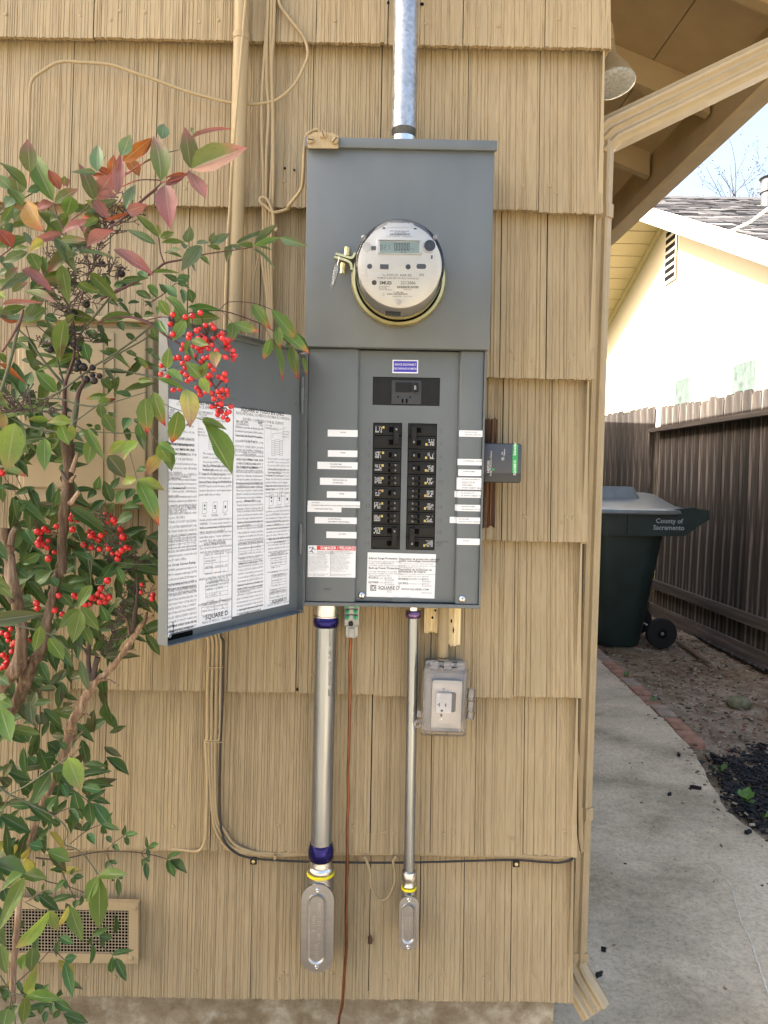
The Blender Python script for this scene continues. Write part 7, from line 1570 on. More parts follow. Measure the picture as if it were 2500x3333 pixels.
leaves(zE, 2.9625, -.36, .06, [(690,230,440,180,100,'l',-.46),(590,240,660,440,120,'g',-.46),(700,250,690,390,80,'l',-.46),(430,375,430,690,120,'g',-.46),(840,280,980,560,90,'g',-.44),(840,290,950,340,70,'g',-.44),(890,380,845,620,115,'g',-.44),(1000,140,1110,330,110,'g',-.44),(960,60,990,190,90,'g',-.44),(1215,400,1040,530,100,'l',-.48),(1330,410,1170,570,110,'l',-.48),(1040,540,1215,755,150,'ol',-.44),(1545,530,1400,730,110,'yr',-.50),(1315,770,1140,800,80,'l',-.52),(1330,770,1590,870,85,'l',-.52),(1330,785,1540,1210,150,'rt',-.52),(1260,180,1180,270,90,'d'),(1190,260,1270,400,70,'d'),(1330,230,1400,500,80,'d'),(1320,680,1410,660,60,'d'),(730,860,910,865,50,'d'),(930,870,960,740,70,'d'),(1080,990,1000,780,100,'d'),(1070,860,1150,750,60,'d'),(930,880,840,950,70,'d'),(1005,970,850,1100,70,'d'),(520,1010,570,870,75,'d'),(510,1020,350,1000,45,'d'),(510,1025,370,1150,65,'d'),(570,1040,460,1120,60,'d'),(340,850,130,920,60,'d'),(120,940,160,1150,60,'d'),(290,960,290,1300,80,'d'),(200,410,410,370,60,'d'),(400,370,300,330,50,'d'),(270,990,190,1080,40,'d'),(0,830,200,870,50,'d'),(20,850,30,1000,60,'g'),(150,230,60,680,215,'l',-.56),(30,690,210,670,110,'rt',-.56),(20,110,40,320,80,'yr',-.5),(540,380,420,380,40,'d'),(530,420,430,370,40,'d'),(1200,880,1100,1000,80,'d'),(1280,860,1220,960,90,'d'),(1370,930,1280,1000,90,'d'),(1350,1050,1120,1010,80,'d'),(1280,1110,1110,1180,100,'d'),(1060,1080,1090,1000,70,'d'),(830,1160,680,1140,60,'d'),(1650,430,1530,440,50,'d',-.56),(1600,450,1640,700,110,'g',-.56),(490,80,290,120,60,'d'),(620,100,470,50,50,'d'),(700,120,560,90,40,'d'),(470,200,260,190,60,'l'),(540,330,380,230,50,'g'),(910,250,980,290,60,'g'),(760,330,840,310,60,'d'),(1100,170,1040,100,50,'d'),(1290,190,1400,260,40,'d'),(830,240,900,260,30,'d'),(240,1250,330,1400,100,'d'),(900,1560,700,1480,100,'d'),(1300,1560,1150,1620,80,'d'),(380,1480,200,1600,110,'d')])
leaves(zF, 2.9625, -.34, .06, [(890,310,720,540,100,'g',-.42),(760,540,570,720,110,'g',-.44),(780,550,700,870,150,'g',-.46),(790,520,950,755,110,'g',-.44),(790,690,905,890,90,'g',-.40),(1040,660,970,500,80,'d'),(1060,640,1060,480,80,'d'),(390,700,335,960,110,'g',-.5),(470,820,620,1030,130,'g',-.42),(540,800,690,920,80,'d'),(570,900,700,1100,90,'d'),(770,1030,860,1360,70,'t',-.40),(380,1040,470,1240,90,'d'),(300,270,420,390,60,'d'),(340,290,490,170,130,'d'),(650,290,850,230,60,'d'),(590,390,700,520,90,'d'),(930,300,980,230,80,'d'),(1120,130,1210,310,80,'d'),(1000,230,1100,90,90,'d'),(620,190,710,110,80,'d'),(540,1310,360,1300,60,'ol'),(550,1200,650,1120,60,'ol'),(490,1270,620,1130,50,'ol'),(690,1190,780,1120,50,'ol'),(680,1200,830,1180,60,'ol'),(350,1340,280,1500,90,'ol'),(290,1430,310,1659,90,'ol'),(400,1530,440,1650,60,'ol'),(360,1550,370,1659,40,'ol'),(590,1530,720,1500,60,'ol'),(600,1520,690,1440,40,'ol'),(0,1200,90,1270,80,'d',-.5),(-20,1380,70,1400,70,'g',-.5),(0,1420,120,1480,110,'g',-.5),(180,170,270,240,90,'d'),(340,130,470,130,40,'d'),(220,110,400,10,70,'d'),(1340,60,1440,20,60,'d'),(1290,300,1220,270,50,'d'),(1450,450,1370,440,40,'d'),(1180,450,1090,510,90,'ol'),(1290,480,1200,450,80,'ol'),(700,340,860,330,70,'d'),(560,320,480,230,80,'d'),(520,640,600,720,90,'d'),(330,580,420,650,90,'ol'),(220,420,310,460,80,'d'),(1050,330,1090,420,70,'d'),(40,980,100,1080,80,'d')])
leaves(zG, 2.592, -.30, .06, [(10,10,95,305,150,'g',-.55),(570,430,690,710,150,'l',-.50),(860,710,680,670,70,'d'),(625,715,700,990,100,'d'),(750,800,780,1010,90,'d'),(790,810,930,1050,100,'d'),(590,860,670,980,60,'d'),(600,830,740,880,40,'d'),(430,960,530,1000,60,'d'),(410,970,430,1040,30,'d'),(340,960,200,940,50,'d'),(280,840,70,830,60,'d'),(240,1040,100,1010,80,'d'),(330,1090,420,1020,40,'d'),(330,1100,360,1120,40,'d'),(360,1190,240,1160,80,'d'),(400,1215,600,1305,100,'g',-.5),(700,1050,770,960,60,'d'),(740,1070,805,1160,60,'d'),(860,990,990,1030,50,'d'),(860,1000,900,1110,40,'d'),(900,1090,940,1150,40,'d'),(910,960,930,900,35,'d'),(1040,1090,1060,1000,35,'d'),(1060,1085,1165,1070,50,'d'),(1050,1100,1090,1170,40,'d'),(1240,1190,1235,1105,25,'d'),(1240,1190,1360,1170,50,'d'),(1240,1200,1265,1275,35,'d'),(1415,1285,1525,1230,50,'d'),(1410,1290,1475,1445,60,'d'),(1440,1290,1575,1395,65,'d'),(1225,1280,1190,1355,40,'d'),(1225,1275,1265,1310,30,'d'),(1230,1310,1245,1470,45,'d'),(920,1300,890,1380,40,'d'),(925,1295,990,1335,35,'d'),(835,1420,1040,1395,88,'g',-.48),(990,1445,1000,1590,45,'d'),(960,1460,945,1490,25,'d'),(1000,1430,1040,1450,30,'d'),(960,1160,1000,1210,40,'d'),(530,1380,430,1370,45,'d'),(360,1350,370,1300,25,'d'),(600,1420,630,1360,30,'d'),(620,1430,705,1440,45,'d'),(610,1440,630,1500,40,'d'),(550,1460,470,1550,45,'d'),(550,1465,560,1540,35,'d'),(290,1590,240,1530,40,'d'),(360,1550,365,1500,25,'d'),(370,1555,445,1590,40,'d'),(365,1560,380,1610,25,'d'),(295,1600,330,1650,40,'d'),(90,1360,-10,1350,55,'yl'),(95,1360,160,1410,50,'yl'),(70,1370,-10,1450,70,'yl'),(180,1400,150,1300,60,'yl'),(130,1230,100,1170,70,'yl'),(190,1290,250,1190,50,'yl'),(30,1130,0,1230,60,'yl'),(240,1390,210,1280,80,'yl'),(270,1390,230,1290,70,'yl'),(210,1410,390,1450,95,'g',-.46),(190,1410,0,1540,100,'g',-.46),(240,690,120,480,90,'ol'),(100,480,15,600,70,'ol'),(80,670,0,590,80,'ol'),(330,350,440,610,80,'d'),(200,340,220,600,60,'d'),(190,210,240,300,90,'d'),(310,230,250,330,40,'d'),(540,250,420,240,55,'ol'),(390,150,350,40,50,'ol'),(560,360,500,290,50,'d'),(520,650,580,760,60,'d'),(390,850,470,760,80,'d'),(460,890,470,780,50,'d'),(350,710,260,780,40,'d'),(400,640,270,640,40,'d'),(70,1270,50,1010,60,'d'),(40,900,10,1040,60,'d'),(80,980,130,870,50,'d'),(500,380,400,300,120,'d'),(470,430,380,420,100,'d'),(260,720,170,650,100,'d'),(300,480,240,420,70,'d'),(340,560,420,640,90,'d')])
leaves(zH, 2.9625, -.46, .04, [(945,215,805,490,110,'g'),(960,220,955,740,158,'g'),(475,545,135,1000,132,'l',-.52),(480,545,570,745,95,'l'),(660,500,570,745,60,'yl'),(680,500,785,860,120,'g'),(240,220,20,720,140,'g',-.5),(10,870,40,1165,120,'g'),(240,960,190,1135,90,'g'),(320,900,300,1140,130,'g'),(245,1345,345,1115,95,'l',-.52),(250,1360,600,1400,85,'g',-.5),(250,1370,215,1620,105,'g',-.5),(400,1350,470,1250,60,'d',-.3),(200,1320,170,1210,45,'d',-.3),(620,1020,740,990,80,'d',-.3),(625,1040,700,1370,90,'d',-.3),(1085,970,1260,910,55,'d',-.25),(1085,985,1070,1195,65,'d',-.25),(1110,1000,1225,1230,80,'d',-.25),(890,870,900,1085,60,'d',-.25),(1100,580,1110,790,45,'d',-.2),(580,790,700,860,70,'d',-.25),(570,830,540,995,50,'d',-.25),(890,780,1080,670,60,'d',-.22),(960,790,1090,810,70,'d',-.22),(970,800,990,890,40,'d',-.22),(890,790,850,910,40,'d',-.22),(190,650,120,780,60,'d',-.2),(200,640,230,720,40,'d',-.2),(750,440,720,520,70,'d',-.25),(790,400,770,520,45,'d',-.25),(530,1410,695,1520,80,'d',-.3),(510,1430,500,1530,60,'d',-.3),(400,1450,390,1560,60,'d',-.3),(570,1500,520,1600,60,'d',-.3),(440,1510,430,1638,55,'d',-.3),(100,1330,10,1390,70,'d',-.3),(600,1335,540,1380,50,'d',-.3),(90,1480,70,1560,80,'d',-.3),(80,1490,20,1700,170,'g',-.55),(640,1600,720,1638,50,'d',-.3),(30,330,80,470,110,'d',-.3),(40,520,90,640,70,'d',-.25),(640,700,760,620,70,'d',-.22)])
shrub = thing('berry_shrub', (-.62, -.35, 0.0), 'leafy shrub with red and black berries growing against the shingle wall', 'shrub')
LEAVES.sort(key=lambda q: -q[0])
for size, m, kind, g in LEAVES[:292]:
    o = bpy.data.objects.new('leaf', leaf_mesh(kind, g)); col.objects.link(o); o.parent = shrub
    o.matrix_basis = Matrix.Translation(-WL[shrub.name]) @ m
# background foliage too small or too deep to pick apart, plus unseen light-blocking leaves
def zone(n, x0, x1, y0, y1, Y0, Y1, kinds, ln):
    for _ in range(n):
        px, py, y = LR.uniform(x0, x1), LR.uniform(y0, y1), LR.uniform(Y0, Y1)
        b = W(px, py, y); a = LR.uniform(-2.6, .5); L = LR.uniform(*ln); t = b + Vector((math.cos(a)*L, LR.uniform(-.3, .3)*L, math.sin(a)*L))
        LEAVES.append((0, leaf_matrix(b, t, L*LR.uniform(.26, .36)), LR.choice(kinds), LR.randrange(5)))
N0 = 292
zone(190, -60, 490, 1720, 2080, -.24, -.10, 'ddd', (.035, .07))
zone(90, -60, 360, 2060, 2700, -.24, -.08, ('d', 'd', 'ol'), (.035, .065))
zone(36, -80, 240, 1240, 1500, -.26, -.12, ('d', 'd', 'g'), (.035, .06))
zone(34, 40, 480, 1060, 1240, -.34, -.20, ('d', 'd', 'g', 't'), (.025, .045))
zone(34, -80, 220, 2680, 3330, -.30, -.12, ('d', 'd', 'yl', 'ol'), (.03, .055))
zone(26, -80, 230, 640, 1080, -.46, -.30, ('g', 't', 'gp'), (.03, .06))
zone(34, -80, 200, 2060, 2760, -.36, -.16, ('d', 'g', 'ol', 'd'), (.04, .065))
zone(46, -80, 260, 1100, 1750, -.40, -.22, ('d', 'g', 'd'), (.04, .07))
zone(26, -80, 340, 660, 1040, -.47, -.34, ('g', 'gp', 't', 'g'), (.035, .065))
zone(260, -900, -20, 700, 3000, -.62, -.10, ('d', 'd', 'g', 'ol'), (.04, .075))  # leaves out of view, added to block light from the left
kl = sorted(set(k for _, _, k, _ in LEAVES[N0:])); geos = []; kinds = []
for _, m, kind, g in LEAVES[N0:]:
    vs, fs, uv = LG[g]; geos.append(([tuple(m @ Vector(v)) for v in vs], fs, uv)); kinds.append(kl.index(kind))
me = make_leaf_mesh(geos, kinds, [LM[k] for k in kl], 'foliage_and_light_block')
me.transform(Matrix.Translation(-WL[shrub.name]))
o = place('foliage_and_light_block', me, WL[shrub.name], shrub); o['kind'] = 'stuff'
# ---------------------------------------------------------------- stems
def stem(z, s, pts, rads, Y, mat, name='stem', k=5):
    if not isinstance(Y, (list, tuple)): Y = [Y]*len(pts)
    P_ = [S(zz if zz else z, x, y, yy) for (x, y, *rz_), yy in zip(pts, Y) for zz in [rz_[0] if rz_ else None]]
    if not isinstance(rads, (list, tuple)): rads = [rads]*len(pts)
    R_ = [q/s*(yy-CAM.y)/FPX for q, yy in zip(rads, Y)]
    sp_ = smooth_path(P_, k); rv = smooth_vals(R_, k)
    if max(R_) > .006:
        rr = random.Random(int(P_[0].x*1e4)); rv = [q*rr.uniform(.88, 1.14) for q in rv]; sp_ = [q + Vector((rr.uniform(-1, 1), rr.uniform(-1, 1), 0))*.0012 for q in sp_]
    MB().tube(sp_, rv, 14 if max(R_) > .006 else 7).build(name, MT[mat], shrub, smooth=60)
stem(zE, 2.96, [(650, 420), (660, 620), (655, 780), (640, 950), (615, 1150), (600, 1400), (590, 1640), (560, 200, zF), (500, 450, zF), (445, 700, zF), (385, 950, zF), (300, 1080, zF), (205, 1350, zF), (80, 1560, zF), (-60, 1800, zF), (-200, 2300, zF), (-260, 3600, zF)], [60, 48, 52, 58, 46, 44, 48, 44, 44, 46, 48, 66, 58, 50, 46, 46, 46], [-.38]*10+[-.38, -.38, -.37, -.36, -.35, -.35, -.35], 'bark')
stem(zE, 2.96, [(45, 1245), (75, 1480), (85, 40, zF), (115, 260, zF), (165, 480, zF), (205, 720, zF), (200, 960, zF), (165, 1100, zF), (50, 1260, zF), (-90, 1420, zF), (-260, 1900, zF), (-300, 3600, zF)], [62, 58, 50, 58, 52, 55, 60, 72, 52, 50, 50, 50], -.40, 'bark')
stem(zE, 2.96, [(150, 1235), (118, 1300), (100, 1400)], [22, 30, 34], -.41, 'bark'); stem(zF, 2.96, [(15, 380), (70, 410), (120, 480)], [18, 24, 26], -.42, 'bark')
stem(zE, 2.96, [(765, 885), (720, 950), (670, 1010)], [22, 24, 28], -.40, 'bark'); stem(zE, 2.96, [(745, 520), (720, 610), (690, 700)], [14, 22, 30], -.40, 'bark'); stem(zE, 2.96, [(585, 680), (620, 730), (640, 770)], [10, 14, 18], -.40, 'twig'); stem(zE, 2.96, [(730, 735), (700, 760), (680, 800)], [12, 18, 22], -.40, 'bark')
stem(zF, 2.96, [(1480, 600), (1375, 680), (1265, 850), (1180, 980), (1060, 1130), (930, 1235), (850, 1340), (770, 1490), (690, 1650), (600, 200, zG), (560, 330, zG), (510, 520, zG), (430, 680, zG), (340, 860, zG), (290, 1030, zG), (230, 1250, zG), (150, 1700, zG), (100, 2500, zG)], [12, 24, 30, 26, 26, 34, 42, 42, 44, 52, 46, 36, 36, 32, 30, 28, 28, 28], [-.30]*9+[-.28]*9, 'bark')
stem(zF, 2.96, [(1325, 210), (1322, 400), (1295, 640), (1275, 760)], [7, 14, 24, 26], -.30, 'twig'); stem(zF, 2.96, [(1175, 575), (1225, 660), (1250, 790)], [10, 12, 16], -.31, 'bark'); stem(zF, 2.96, [(870, 700), (860, 870), (850, 1050), (880, 1230)], [12, 18, 22, 28], -.30, 'twig'); stem(zF, 2.96, [(940, 1005), (915, 1100), (900, 1225)], [30, 26, 30], -.30, 'twig'); stem(zF, 2.96, [(1145, 1280), (1050, 1225), (960, 1235)], [8, 11, 14], -.31, 'bark'); stem(zF, 2.96, [(1310, 935), (1240, 950), (1190, 975)], [9, 12, 14], -.31, 'bark'); stem(zF, 2.96, [(1415, 570), (1405, 620), (1380, 680)], [12, 16, 20], -.31, 'bark')
stem(zG, 2.59, [(765, 100), (730, 65), (680, 70)], [8, 10, 12], -.29, 'bark'); stem(zG, 2.59, [(705, 195), (660, 250), (620, 290)], [8, 9, 12], -.29, 'bark'); stem(zG, 2.59, [(682, 335), (640, 380), (590, 440)], [6, 8, 10], -.29, 'bark')
stem(zC, 3.32, [(690, 1700), (700, 1360), (752, 1180), (800, 1020), (805, 800), (790, 660), (730, 470), (650, 220), (560, -180)], [22, 20, 17, 15, 14, 13, 9, 7, 4], -.36, 'stempurple'); stem(zC, 3.32, [(800, 1700), (850, 1420), (905, 1310), (870, 1200), (855, 1050), (800, 720)], [26, 26, 20, 10, 9, 7], -.35, 'stempurple')
stem(zC, 3.32, [(700, 1340), (640, 1150), (595, 900), (540, 640)], [13, 11, 10, 7], -.34, 'stemgreen'); stem(zC, 3.32, [(690, 1335), (470, 1075), (325, 865), (200, 735)], [16, 13, 12, 9], -.35, 'stemgreen'); stem(zC, 3.32, [(840, 520), (900, 330), (945, 185), (1020, 10), (1110, 1290, zA), (1210, 1130, zA), (1385, 1035, zA)], [8, 9, 8, 8, 7, 6, 5], -.40, 'stempurple')
stem(zC, 3.32, [(480, 1520), (700, 1370), (840, 1265), (1040, 1120), (1240, 1000), (1450, 850), (1640, 700), (1800, 600)], [10, 12, 12, 12, 12, 11, 10, 8], -.38, 'stemgreen'); stem(zC, 3.32, [(1240, 325), (1050, 560), (900, 740), (830, 880)], [11, 12, 12, 11], -.36, 'stemgreen'); stem(zC, 3.32, [(1640, 120), (1500, 210), (1240, 325), (1180, 400)], [10, 11, 12, 10], -.38, 'stemgreen')
stem(zC, 3.32, [(0, 1440), (110, 1080), (180, 800), (240, 560)], [18, 18, 17, 14], -.45, 'stemgreen'); stem(zC, 3.32, [(20, 980), (120, 830), (220, 640), (250, 520)], [13, 13, 15, 12], -.46, 'stempurple'); stem(zC, 3.32, [(1050, 1160), (1300, 1180), (1659, 1250), (1750, 1270)], [10, 9, 8, 6], -.38, 'stemgreen'); stem(zC, 3.32, [(1010, 680), (1180, 620), (1420, 605), (1600, 660), (1720, 740)], [8, 9, 11, 13, 11], -.42, 'stempurple')
stem(zC, 3.32, [(0, 1480), (330, 1490), (630, 1485), (840, 1545), (1040, 1570), (1200, 1530), (1590, 1410)], [7, 8, 9, 9, 9, 7, 5], -.42, 'stemgreen'); stem(zC, 3.32, [(610, 1420), (640, 1480), (700, 1510)], [5, 6, 7], -.42, 'stemgreen'); stem(zC, 3.32, [(1120, 1110), (1300, 990), (1500, 880), (1640, 790)], [8, 9, 8, 7], -.37, 'stemgreen'); stem(zC, 3.32, [(280, 700), (325, 850)], [6, 7], -.36, 'stempurple'); stem(zC, 3.32, [(395, 690), (560, 830), (660, 900)], [6, 6, 5], -.35, 'stempurple'); stem(zC, 3.32, [(430, 900), (570, 895), (720, 930)], [5, 6, 6], -.36, 'stempurple')
stem(zA, 3.32, [(1800, 380), (1560, 495), (1385, 605), (1290, 690), (1180, 820)], [7, 8, 9, 9, 8], -.47, 'stemred'); stem(zA, 3.32, [(1659, 680), (1490, 685), (1300, 760)], [5, 7, 7], -.47, 'stemred'); stem(zA, 3.32, [(1700, 780), (1560, 890), (1400, 1030), (1200, 1190), (1000, 1330)], [8, 9, 10, 10, 9], -.46, 'stempurple'); stem(zA, 3.32, [(310, 740), (320, 600)], [6, 7], -.5, 'stemred'); stem(zA, 3.32, [(575, 930), (620, 1080), (680, 1200), (720, 1300)], [8, 8, 8, 8], -.48, 'stempurple'); stem(zA, 3.32, [(1005, 910), (900, 1020), (760, 1130), (640, 1300)], [6, 6, 6, 6], -.47, 'stempurple'); stem(zA, 3.32, [(0, 1060), (160, 940), (420, 780), (520, 700)], [8, 8, 7, 6], -.44, 'stemgreen'); stem(zA, 3.32, [(130, 1410), (0, 1510)], [8, 9], -.5, 'stempurple')
stem(zB, 2.765, [(1175, 1172), (1000, 1200), (720, 1240), (540, 1285), (375, 1320), (270, 1400), (0, 1545), (-200, 1640)], [4, 5, 6, 8, 10, 11, 12, 11], -.40, 'stempurple'); stem(zB, 2.765, [(375, 1320), (340, 1225), (325, 1090)], [7, 7, 6], -.41, 'stempurple'); stem(zB, 2.765, [(345, 590), (500, 560), (605, 480)], [6, 6, 6], -.50, 'stemred'); stem(zB, 2.765, [(125, 572), (230, 565), (345, 590), (180, 740), (0, 890)], [5, 6, 8, 8, 9], -.48, 'stempurple'); stem(zB, 2.765, [(190, 410), (300, 350), (510, 295)], [5, 4, 4], -.48, 'stemgreen'); stem(zB, 2.765, [(480, 1490), (410, 1560), (330, 1620), (200, 1700)], [4, 5, 5, 5], -.38, 'stempurple')
stem(zD, 2.86, [(1545, 760), (1430, 650), (1330, 560), (1200, 470), (1000, 385), (780, 320), (600, 325), (460, 345), (300, 400)], [3, 4, 5, 5, 6, 6, 6, 6, 6], [-.28, -.28, -.29, -.31, -.34, -.38, -.42, -.46, -.46], 'stempurple'); stem(zD, 2.86, [(760, 310), (850, 238), (1070, 248), (1240, 305)], [4, 4, 4, 3], [-.38, -.37, -.34, -.31], 'stempurple'); stem(zD, 2.86, [(780, 320), (830, 380), (880, 435)], [3, 3, 3], -.42, 'stempurple'); stem(zD, 2.86, [(1180, 470), (1215, 540), (1245, 585), (1290, 640)], [3, 3, 3, 2], -.30, 'stempurple')
stem(zD, 2.86, [(-60, 380), (60, 420), (170, 480), (270, 560), (400, 640), (490, 730), (560, 800), (640, 880), (680, 970), (720, 1040), (745, 1130), (780, 1220)], [10, 11, 12, 11, 9, 8, 7, 7, 6, 6, 5, 4], -.53, 'stempurple'); stem(zD, 2.86, [(60, 415), (200, 378), (330, 385)], [5, 6, 4], -.52, 'stempurple'); stem(zD, 2.86, [(270, 560), (285, 680), (310, 830)], [5, 5, 4], -.54, 'stempurple'); stem(zD, 2.86, [(560, 540), (700, 600), (800, 670), (870, 760), (920, 825)], [4, 4, 4, 4, 3], -.55, 'stempurple'); stem(zD, 2.86, [(-30, 905), (170, 940), (300, 955), (520, 1010), (575, 960)], [7, 6, 4, 4, 3], -.56, 'stemgreen'); stem(zD, 2.86, [(210, 930), (330, 860), (500, 790)], [4, 4, 3], -.56, 'stemgreen'); stem(zD, 2.86, [(130, 1000), (145, 1075), (250, 1190), (420, 1260), (590, 1335)], [4, 4, 4, 4, 4], -.58, 'stemgreen'); stem(zD, 2.86, [(100, 1400), (190, 1555), (360, 1659)], [4, 4, 3], -.57, 'stemgreen')
stem(zE, 2.96, [(1405, 312), (1210, 325), (1000, 318), (820, 295), (700, 235)], [4, 5, 6, 6, 7], -.44, 'stemgreen'); stem(zE, 2.96, [(1205, 325), (1235, 450), (1275, 600), (1320, 775)], [4, 4, 4, 4], -.48, 'stemgreen'); stem(zE, 2.96, [(700, 230), (880, 100), (1000, 20)], [7, 7, 6], -.42, 'stemgreen'); stem(zE, 2.96, [(620, 0), (620, 200), (640, 430)], [20, 24, 45], -.37, 'stempurple'); stem(zE, 2.96, [(745, 0), (725, 150), (670, 420)], [22, 26, 30], -.375, 'stemgreen'); stem(zE, 2.96, [(600, 390), (430, 375), (220, 400)], [6, 5, 4], -.40, 'stemgreen'); stem(zE, 2.96, [(560, 320), (400, 290), (250, 250), (60, 150)], [14, 12, 10, 8], -.38, 'stemgreen')
stem(zE, 2.96, [(700, 1100), (720, 1190), (760, 1320), (820, 1450), (880, 1560), (880, 1659)], [5, 5, 5, 5, 5, 5], -.38, 'stemgreen'); stem(zF, 2.96, [(850, 50), (870, 200), (880, 320)], [5, 5, 5], -.38, 'stemgreen'); stem(zF, 2.96, [(-20, 672), (130, 695), (320, 735), (480, 785), (600, 880), (680, 955), (760, 1030)], [7, 8, 9, 8, 7, 6, 4], -.46, 'stemgreen'); stem(zF, 2.96, [(1500, 110), (1250, 105), (1095, 82)], [5, 5, 5], -.36, 'stemgreen'); stem(zF, 2.96, [(720, 880), (800, 915), (840, 990)], [8, 9, 10], -.31, 'twig')
stem(zG, 2.59, [(-20, 665), (80, 742), (190, 790), (320, 855), (440, 915), (530, 985), (570, 1060), (545, 1160), (640, 1200), (740, 1290), (830, 1420)], [8, 9, 8, 8, 7, 6, 5, 5, 5, 5, 5], -.48, 'stemgreen'); stem(zG, 2.59, [(80, 742), (230, 660), (410, 540), (570, 425)], [7, 6, 6, 5], -.49, 'stemgreen'); stem(zG, 2.59, [(80, 742), (40, 830), (0, 930)], [6, 6, 6], -.48, 'stemgreen')
stem(zG, 2.59, [(300, 1275), (450, 1290), (600, 1272), (740, 1240), (890, 1222), (1040, 1222), (1190, 1235), (1300, 1255), (1410, 1287)], [7, 6, 6, 5, 5, 4, 4, 4, 3], -.28, 'twig'); stem(zG, 2.59, [(590, 1160), (720, 1055), (860, 990)], [4, 4, 3], -.28, 'twig'); stem(zG, 2.59, [(350, 955), (470, 900), (600, 850)], [4, 4, 3], -.28, 'twig'); stem(zG, 2.59, [(890, 1225), (960, 1150), (1040, 1095)], [3, 3, 3], -.28, 'twig'); stem(zG, 2.59, [(890, 1225), (930, 1310), (980, 1420)], [3, 3, 2], -.28, 'twig'); stem(zG, 2.59, [(1190, 1235), (1240, 1190)], [3, 2], -.28, 'twig'); stem(zG, 2.59, [(1190, 1235), (1225, 1285)], [3, 2], -.28, 'twig'); stem(zG, 2.59, [(490, 1320), (540, 1430), (640, 1640)], [4, 4, 4], -.27, 'twig'); stem(zG, 2.59, [(310, 1390), (390, 1470), (550, 1510), (720, 1570)], [5, 5, 4, 3], -.27, 'twig'); stem(zG, 2.59, [(560, 660), (620, 705), (750, 800), (850, 870)], [4, 4, 4, 3], -.27, 'stemgreen')
stem(zH, 2.96, [(90, 1310), (230, 1180), (380, 1040), (500, 930), (620, 1020)], [6, 6, 5, 5, 4], -.28, 'twig'); stem(zH, 2.96, [(90, 1490), (100, 1350), (0, 1170)], [7, 7, 7], -.50, 'stemgreen'); stem(zH, 2.96, [(150, 1638), (120, 1450), (100, 1350), (240, 1360)], [7, 7, 7, 5], -.5, 'stemgreen'); stem(zH, 2.96, [(240, 465), (360, 400), (420, 350)], [4, 4, 3], -.25, 'twig'); stem(zH, 2.96, [(560, 760), (530, 860), (500, 930)], [4, 4, 4], -.44, 'stemgreen'); stem(zH, 2.96, [(1085, 985), (1070, 955), (1000, 900), (900, 830)], [3, 3, 3, 3], -.24, 'twig'); stem(zH, 2.96, [(250, 470), (400, 540), (480, 545)], [4, 4, 4], -.40, 'stemgreen')
# dead flower panicles: many fine twigs
def panicle(pts, Y, n, ln, mat, seed):
    r = random.Random(seed); mb = MB(); P_ = smooth_path([S(z, x, y, Y) for z, x, y in pts], 6)
    for _ in range(n):
        b = P_[r.randrange(len(P_))]; a = r.uniform(-.6, 3.7); L = r.uniform(*ln); d = Vector((math.cos(a), r.uniform(-.6, .6), math.sin(a)*.8+.3)).normalized(); e = b+d*L
        mb.tube([b, b+d*L*.5+Vector((0, 0, -.001)), e], [.0010, .0008, .0006], 4, False)
        for _k in range(3):
            q = b+d*L*r.uniform(.4, 1); f = q+Vector((r.uniform(-1, 1), r.uniform(-.6, .6), r.uniform(-.3, 1))).normalized()*L*.28; mb.tube([q, f], [.0007, .0006], 4, False); mb.tube([f, f+(f-q)*.15], [.0014, .0012], 4)
    o = mb.build('dead_panicle', MT[mat], shrub); o['kind'] = 'stuff'
panicle([(zA, 600, 1560), (zC, 640, 240), (zC, 740, 480), (zC, 800, 620)], -.38, 46, (.02, .05), 'twig', 1); panicle([(zA, 1380, 1040), (zA, 1180, 1260), (zA, 1060, 1450), (zC, 940, 200), (zC, 850, 480)], -.40, 60, (.015, .045), 'twig', 2); panicle([(zC, 1000, 30), (zC, 1180, 130), (zC, 1280, 200)], -.40, 18, (.015, .03), 'twig', 3); panicle([(zC, 520, 900), (zC, 800, 780), (zC, 1000, 870)], -.37, 24, (.015, .03), 'twig', 4)
panicle([(zE, 60, 130), (zE, 200, 110), (zE, 400, 110)], -.50, 34, (.015, .04), 'twig', 5); panicle([(zF, 1290, 300), (zF, 1320, 480), (zF, 1180, 650), (zF, 1060, 860)], -.29, 44, (.012, .035), 'twig', 6); panicle([(zF, 1240, 560), (zF, 1130, 690), (zF, 1030, 980)], -.28, 22, (.010, .02), 'twig', 7); panicle([(zF, 1400, 60), (zF, 1200, 200), (zF, 1000, 30)], -.26, 26, (.02, .05), 'twig', 8); panicle([(zE, 880, 1100), (zE, 1050, 1240), (zE, 1180, 1420), (zE, 900, 1380)], -.345, 46, (.015, .03), 'stemgreen', 9)
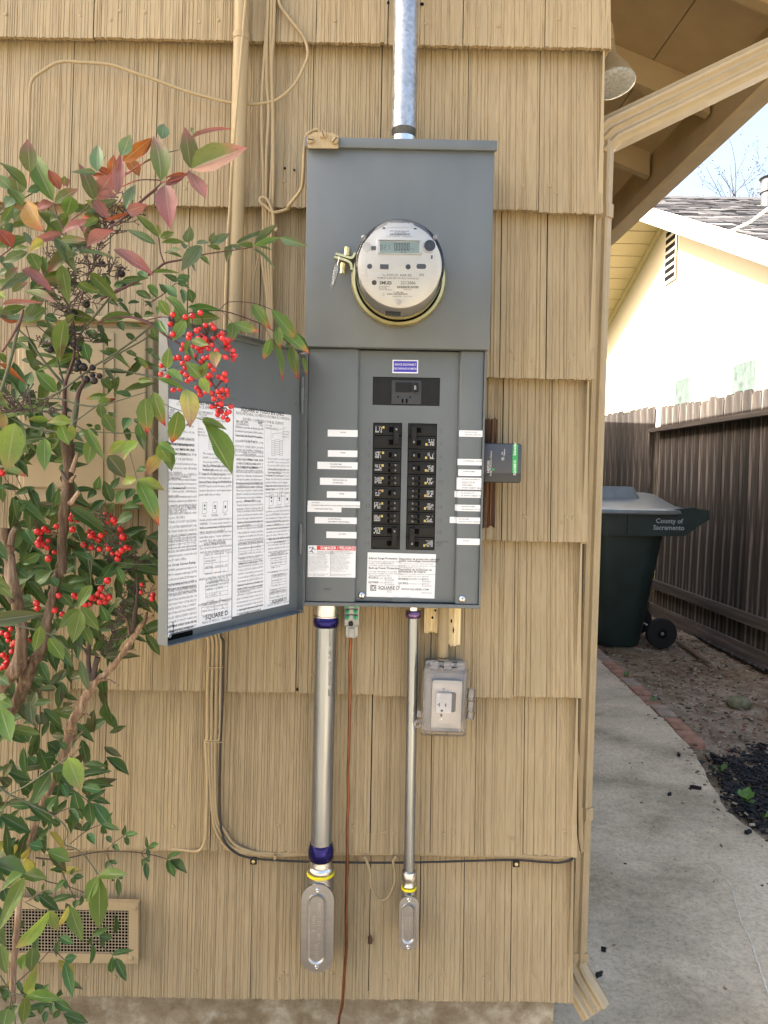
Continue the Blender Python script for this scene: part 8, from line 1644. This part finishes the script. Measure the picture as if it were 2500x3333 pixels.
# ---------------------------------------------------------------- berries
def berry_mat(name, a, b, rough):
    m, n, p = nodes(name); oi = new(n, 'ShaderNodeObjectInfo')
    c = mixc(n, oi.outputs['Random'], a, b); f = noise(n, 1.4, 3.0, .5); c = mixc(n, mathn(n, 'MULTIPLY', f, .35), c, tuple(x*.45 for x in a))
    n.links.new(c, p.inputs['Base Color']); p.inputs['Roughness'].default_value = rough; p.inputs['Subsurface Weight'].default_value = 0.0; p.inputs['Coat Weight'].default_value = .25 if rough < .4 else 0; return m
BM = {'red': berry_mat('red_berry', (.56, .012, .014), (.70, .030, .028), .27), 'black': berry_mat('black_berry', (.010, .008, .009), (.026, .018, .018), .6)}
def berry_mesh(kind):
    mb = MB(); pf = [(.02, -1.0), (.30, -.95), (.60, -.80), (.85, -.53), (.98, -.2), (1.0, .08), (.93, .4), (.75, .68), (.50, .88), (.24, .97), (.10, .985)]
    mb.lathe(pf, (0, 0, 0), (0, 0, 1), 14, cap0=True); mb.m = 1; mb.lathe([(.10, .985), (.09, 1.10), (.02, 1.12)], (0, 0, 0), (0, 0, 1), 7, cap1=True)
    return mb.mesh('berry_'+kind, [BM[kind], MT['black_matte']], 60, center=Vector((0, 0, 0)))[0]
BMSH = {k: berry_mesh(k) for k in BM}
BR = random.Random(12); stalks = MB()
def berries(z, s, rad, Y, dy, kind, nodes_, pts):
    nd = [S(z, x, y, Y+.015) for x, y in nodes_]
    for x, y, *q in pts:
        yy = Y + BR.uniform(-dy, dy); c = S(z, x, y, yy); rr = rad*(q[0] if q else 1)*BR.uniform(.78, 1.10)/s*(yy-CAM.y)/FPX
        o = bpy.data.objects.new('berry', BMSH[kind]); col.objects.link(o); o.parent = shrub; o.location = c-WL[shrub.name]; o.scale = (rr, rr, rr*.96); o.rotation_euler = (R(BR.uniform(30, 130)), R(BR.uniform(-50, 50)), BR.uniform(0, 6))
        n = min(nd, key=lambda v: (v-c).length); m = c.lerp(n, .5)+Vector((BR.uniform(-.003, .003), BR.uniform(-.004, .004), .003)); stalks.tube([c, m, n], [.0006, .0007, .0008], 4, False)
berries(zD, 2.86, 27, -.545, .014, 'red', [(340, 460), (430, 560), (520, 560), (640, 560), (700, 600), (800, 670), (880, 760), (460, 700), (540, 780), (600, 830), (400, 780), (430, 900), (640, 880), (680, 970), (720, 1040), (750, 1100), (780, 1220), (300, 960), (600, 1050), (260, 880)],
 [(323,355),(300,445),(320,537),(440,378),(505,367),(578,337),(625,455),(685,450),(705,478),(572,490),(543,505),(590,550),(470,570),(620,580),(650,600),(697,575),(745,555),(780,530),(785,578),(830,597,1.1),(815,620),(425,637),(403,680),(508,650),(550,665),(580,690),(655,675),(690,640),(728,690),(845,650),(825,678),(885,692),(870,735),(905,735),(885,770),(520,737),(375,755),(340,762),(458,760,1.15),(215,830,1.1),(212,912),(415,810),(440,850),(400,890),(445,915),(490,953,1.1),(455,975),(275,935),(610,760),(655,750),(700,790),(585,790),(665,828),(700,868),(668,920,1.15),(640,945),(540,930),(807,905),(748,933),(813,962,1.1),(783,945),(665,1000),(325,1058,1.15),(385,1047),(545,1035),(565,1065),(577,1100),(625,1075),(685,1088),(743,1070),(785,1055),(828,1060),(826,1103),(705,1138),(785,1133),(755,1110),(770,1185),(680,1212),(715,1210),(735,1190),(862,1210),(745,1250),(770,1255),(850,1260),(820,1275),(738,1285),(790,1312),(832,1333),(800,745),(820,755),(480,540),(560,580),(630,630),(600,650)])
berries(zE, 2.9625, 31, -.345, .016, 'red', [(700, 1180), (420, 1320), (480, 1340), (560, 1300), (930, 1260), (1020, 1200), (1070, 1250), (880, 1390), (960, 1400), (1090, 1350), (1130, 1400), (1060, 1460)],
 [(700,1115),(680,1150),(745,1152),(545,1225),(700,1255),(360,1275),(395,1285),(430,1250),(465,1270),(310,1320,1.1),(390,1350,1.1),(365,1385),(370,1410),(415,1400),(465,1362),(455,1430),(525,1475),(467,1535,1.05),(898,1145),(930,1190),(1020,1110),(1060,1130),(1095,1163),(1045,1180),(1115,1190),(857,1275),(875,1315),(897,1298),(920,1335),(945,1355),(975,1310,1.1),(1000,1285),(805,1402),(878,1430),(960,1445),(1160,1255),(1165,1280),(1135,1310),(1185,1325,1.15),(1200,1345),(1120,1390),(1170,1385),(1035,1405),(1045,1440,1.1),(1085,1487),(1145,1485),(1175,1455),(1215,1425),(1245,1435),(1135,1535),(20,435,1.4),(12,708,1.35)])
berries(zF, 2.9625, 31, -.37, .016, 'red', [(1000, 330), (960, 440), (880, 470), (740, 440), (560, 400), (360, 510), (60, 680), (90, 800), (40, 1050), (120, 900), (600, 560), (1400, 380)],
 [(1035,265,1.1),(970,342),(950,395),(990,415),(1050,425),(917,440),(963,475),(1015,470),(870,490),(820,500),(880,430),(715,410),(745,425),(567,410),(350,485),(363,535),(600,590),(525,550),(1367,305,.7),(1360,380,.7),(1475,405),(1465,440),(15,635),(70,650),(65,690),(105,735),(20,770),(70,790),(78,840),(118,890),(115,950),(145,865),(275,845),(30,985),(60,1010),(70,1055),(70,1100),(15,1110),(45,1085),(35,680)])
berries(zC, 3.318, 40, -.385, .012, 'black', [(1050, 60), (1240, 190), (870, 480), (800, 620), (650, 900), (560, 900), (800, 950), (870, 1200), (960, 1200)],
 [(1110,30,.9),(1310,135),(1345,270,.9),(930,465,1.1),(790,570,1.1),(585,850,.9),(675,835),(720,875,.9),(545,955),(790,905),(850,945,.8),(845,1100,.95),(900,1145,1.15),(825,1165,.9),(1000,1150,1.05),(1000,1230),(935,1275,1.1),(1015,1290,1.3),(1075,1240,.95)])
o = stalks.build('berry_stalk', MT['stempurple'], shrub); o['kind'] = 'stuff'
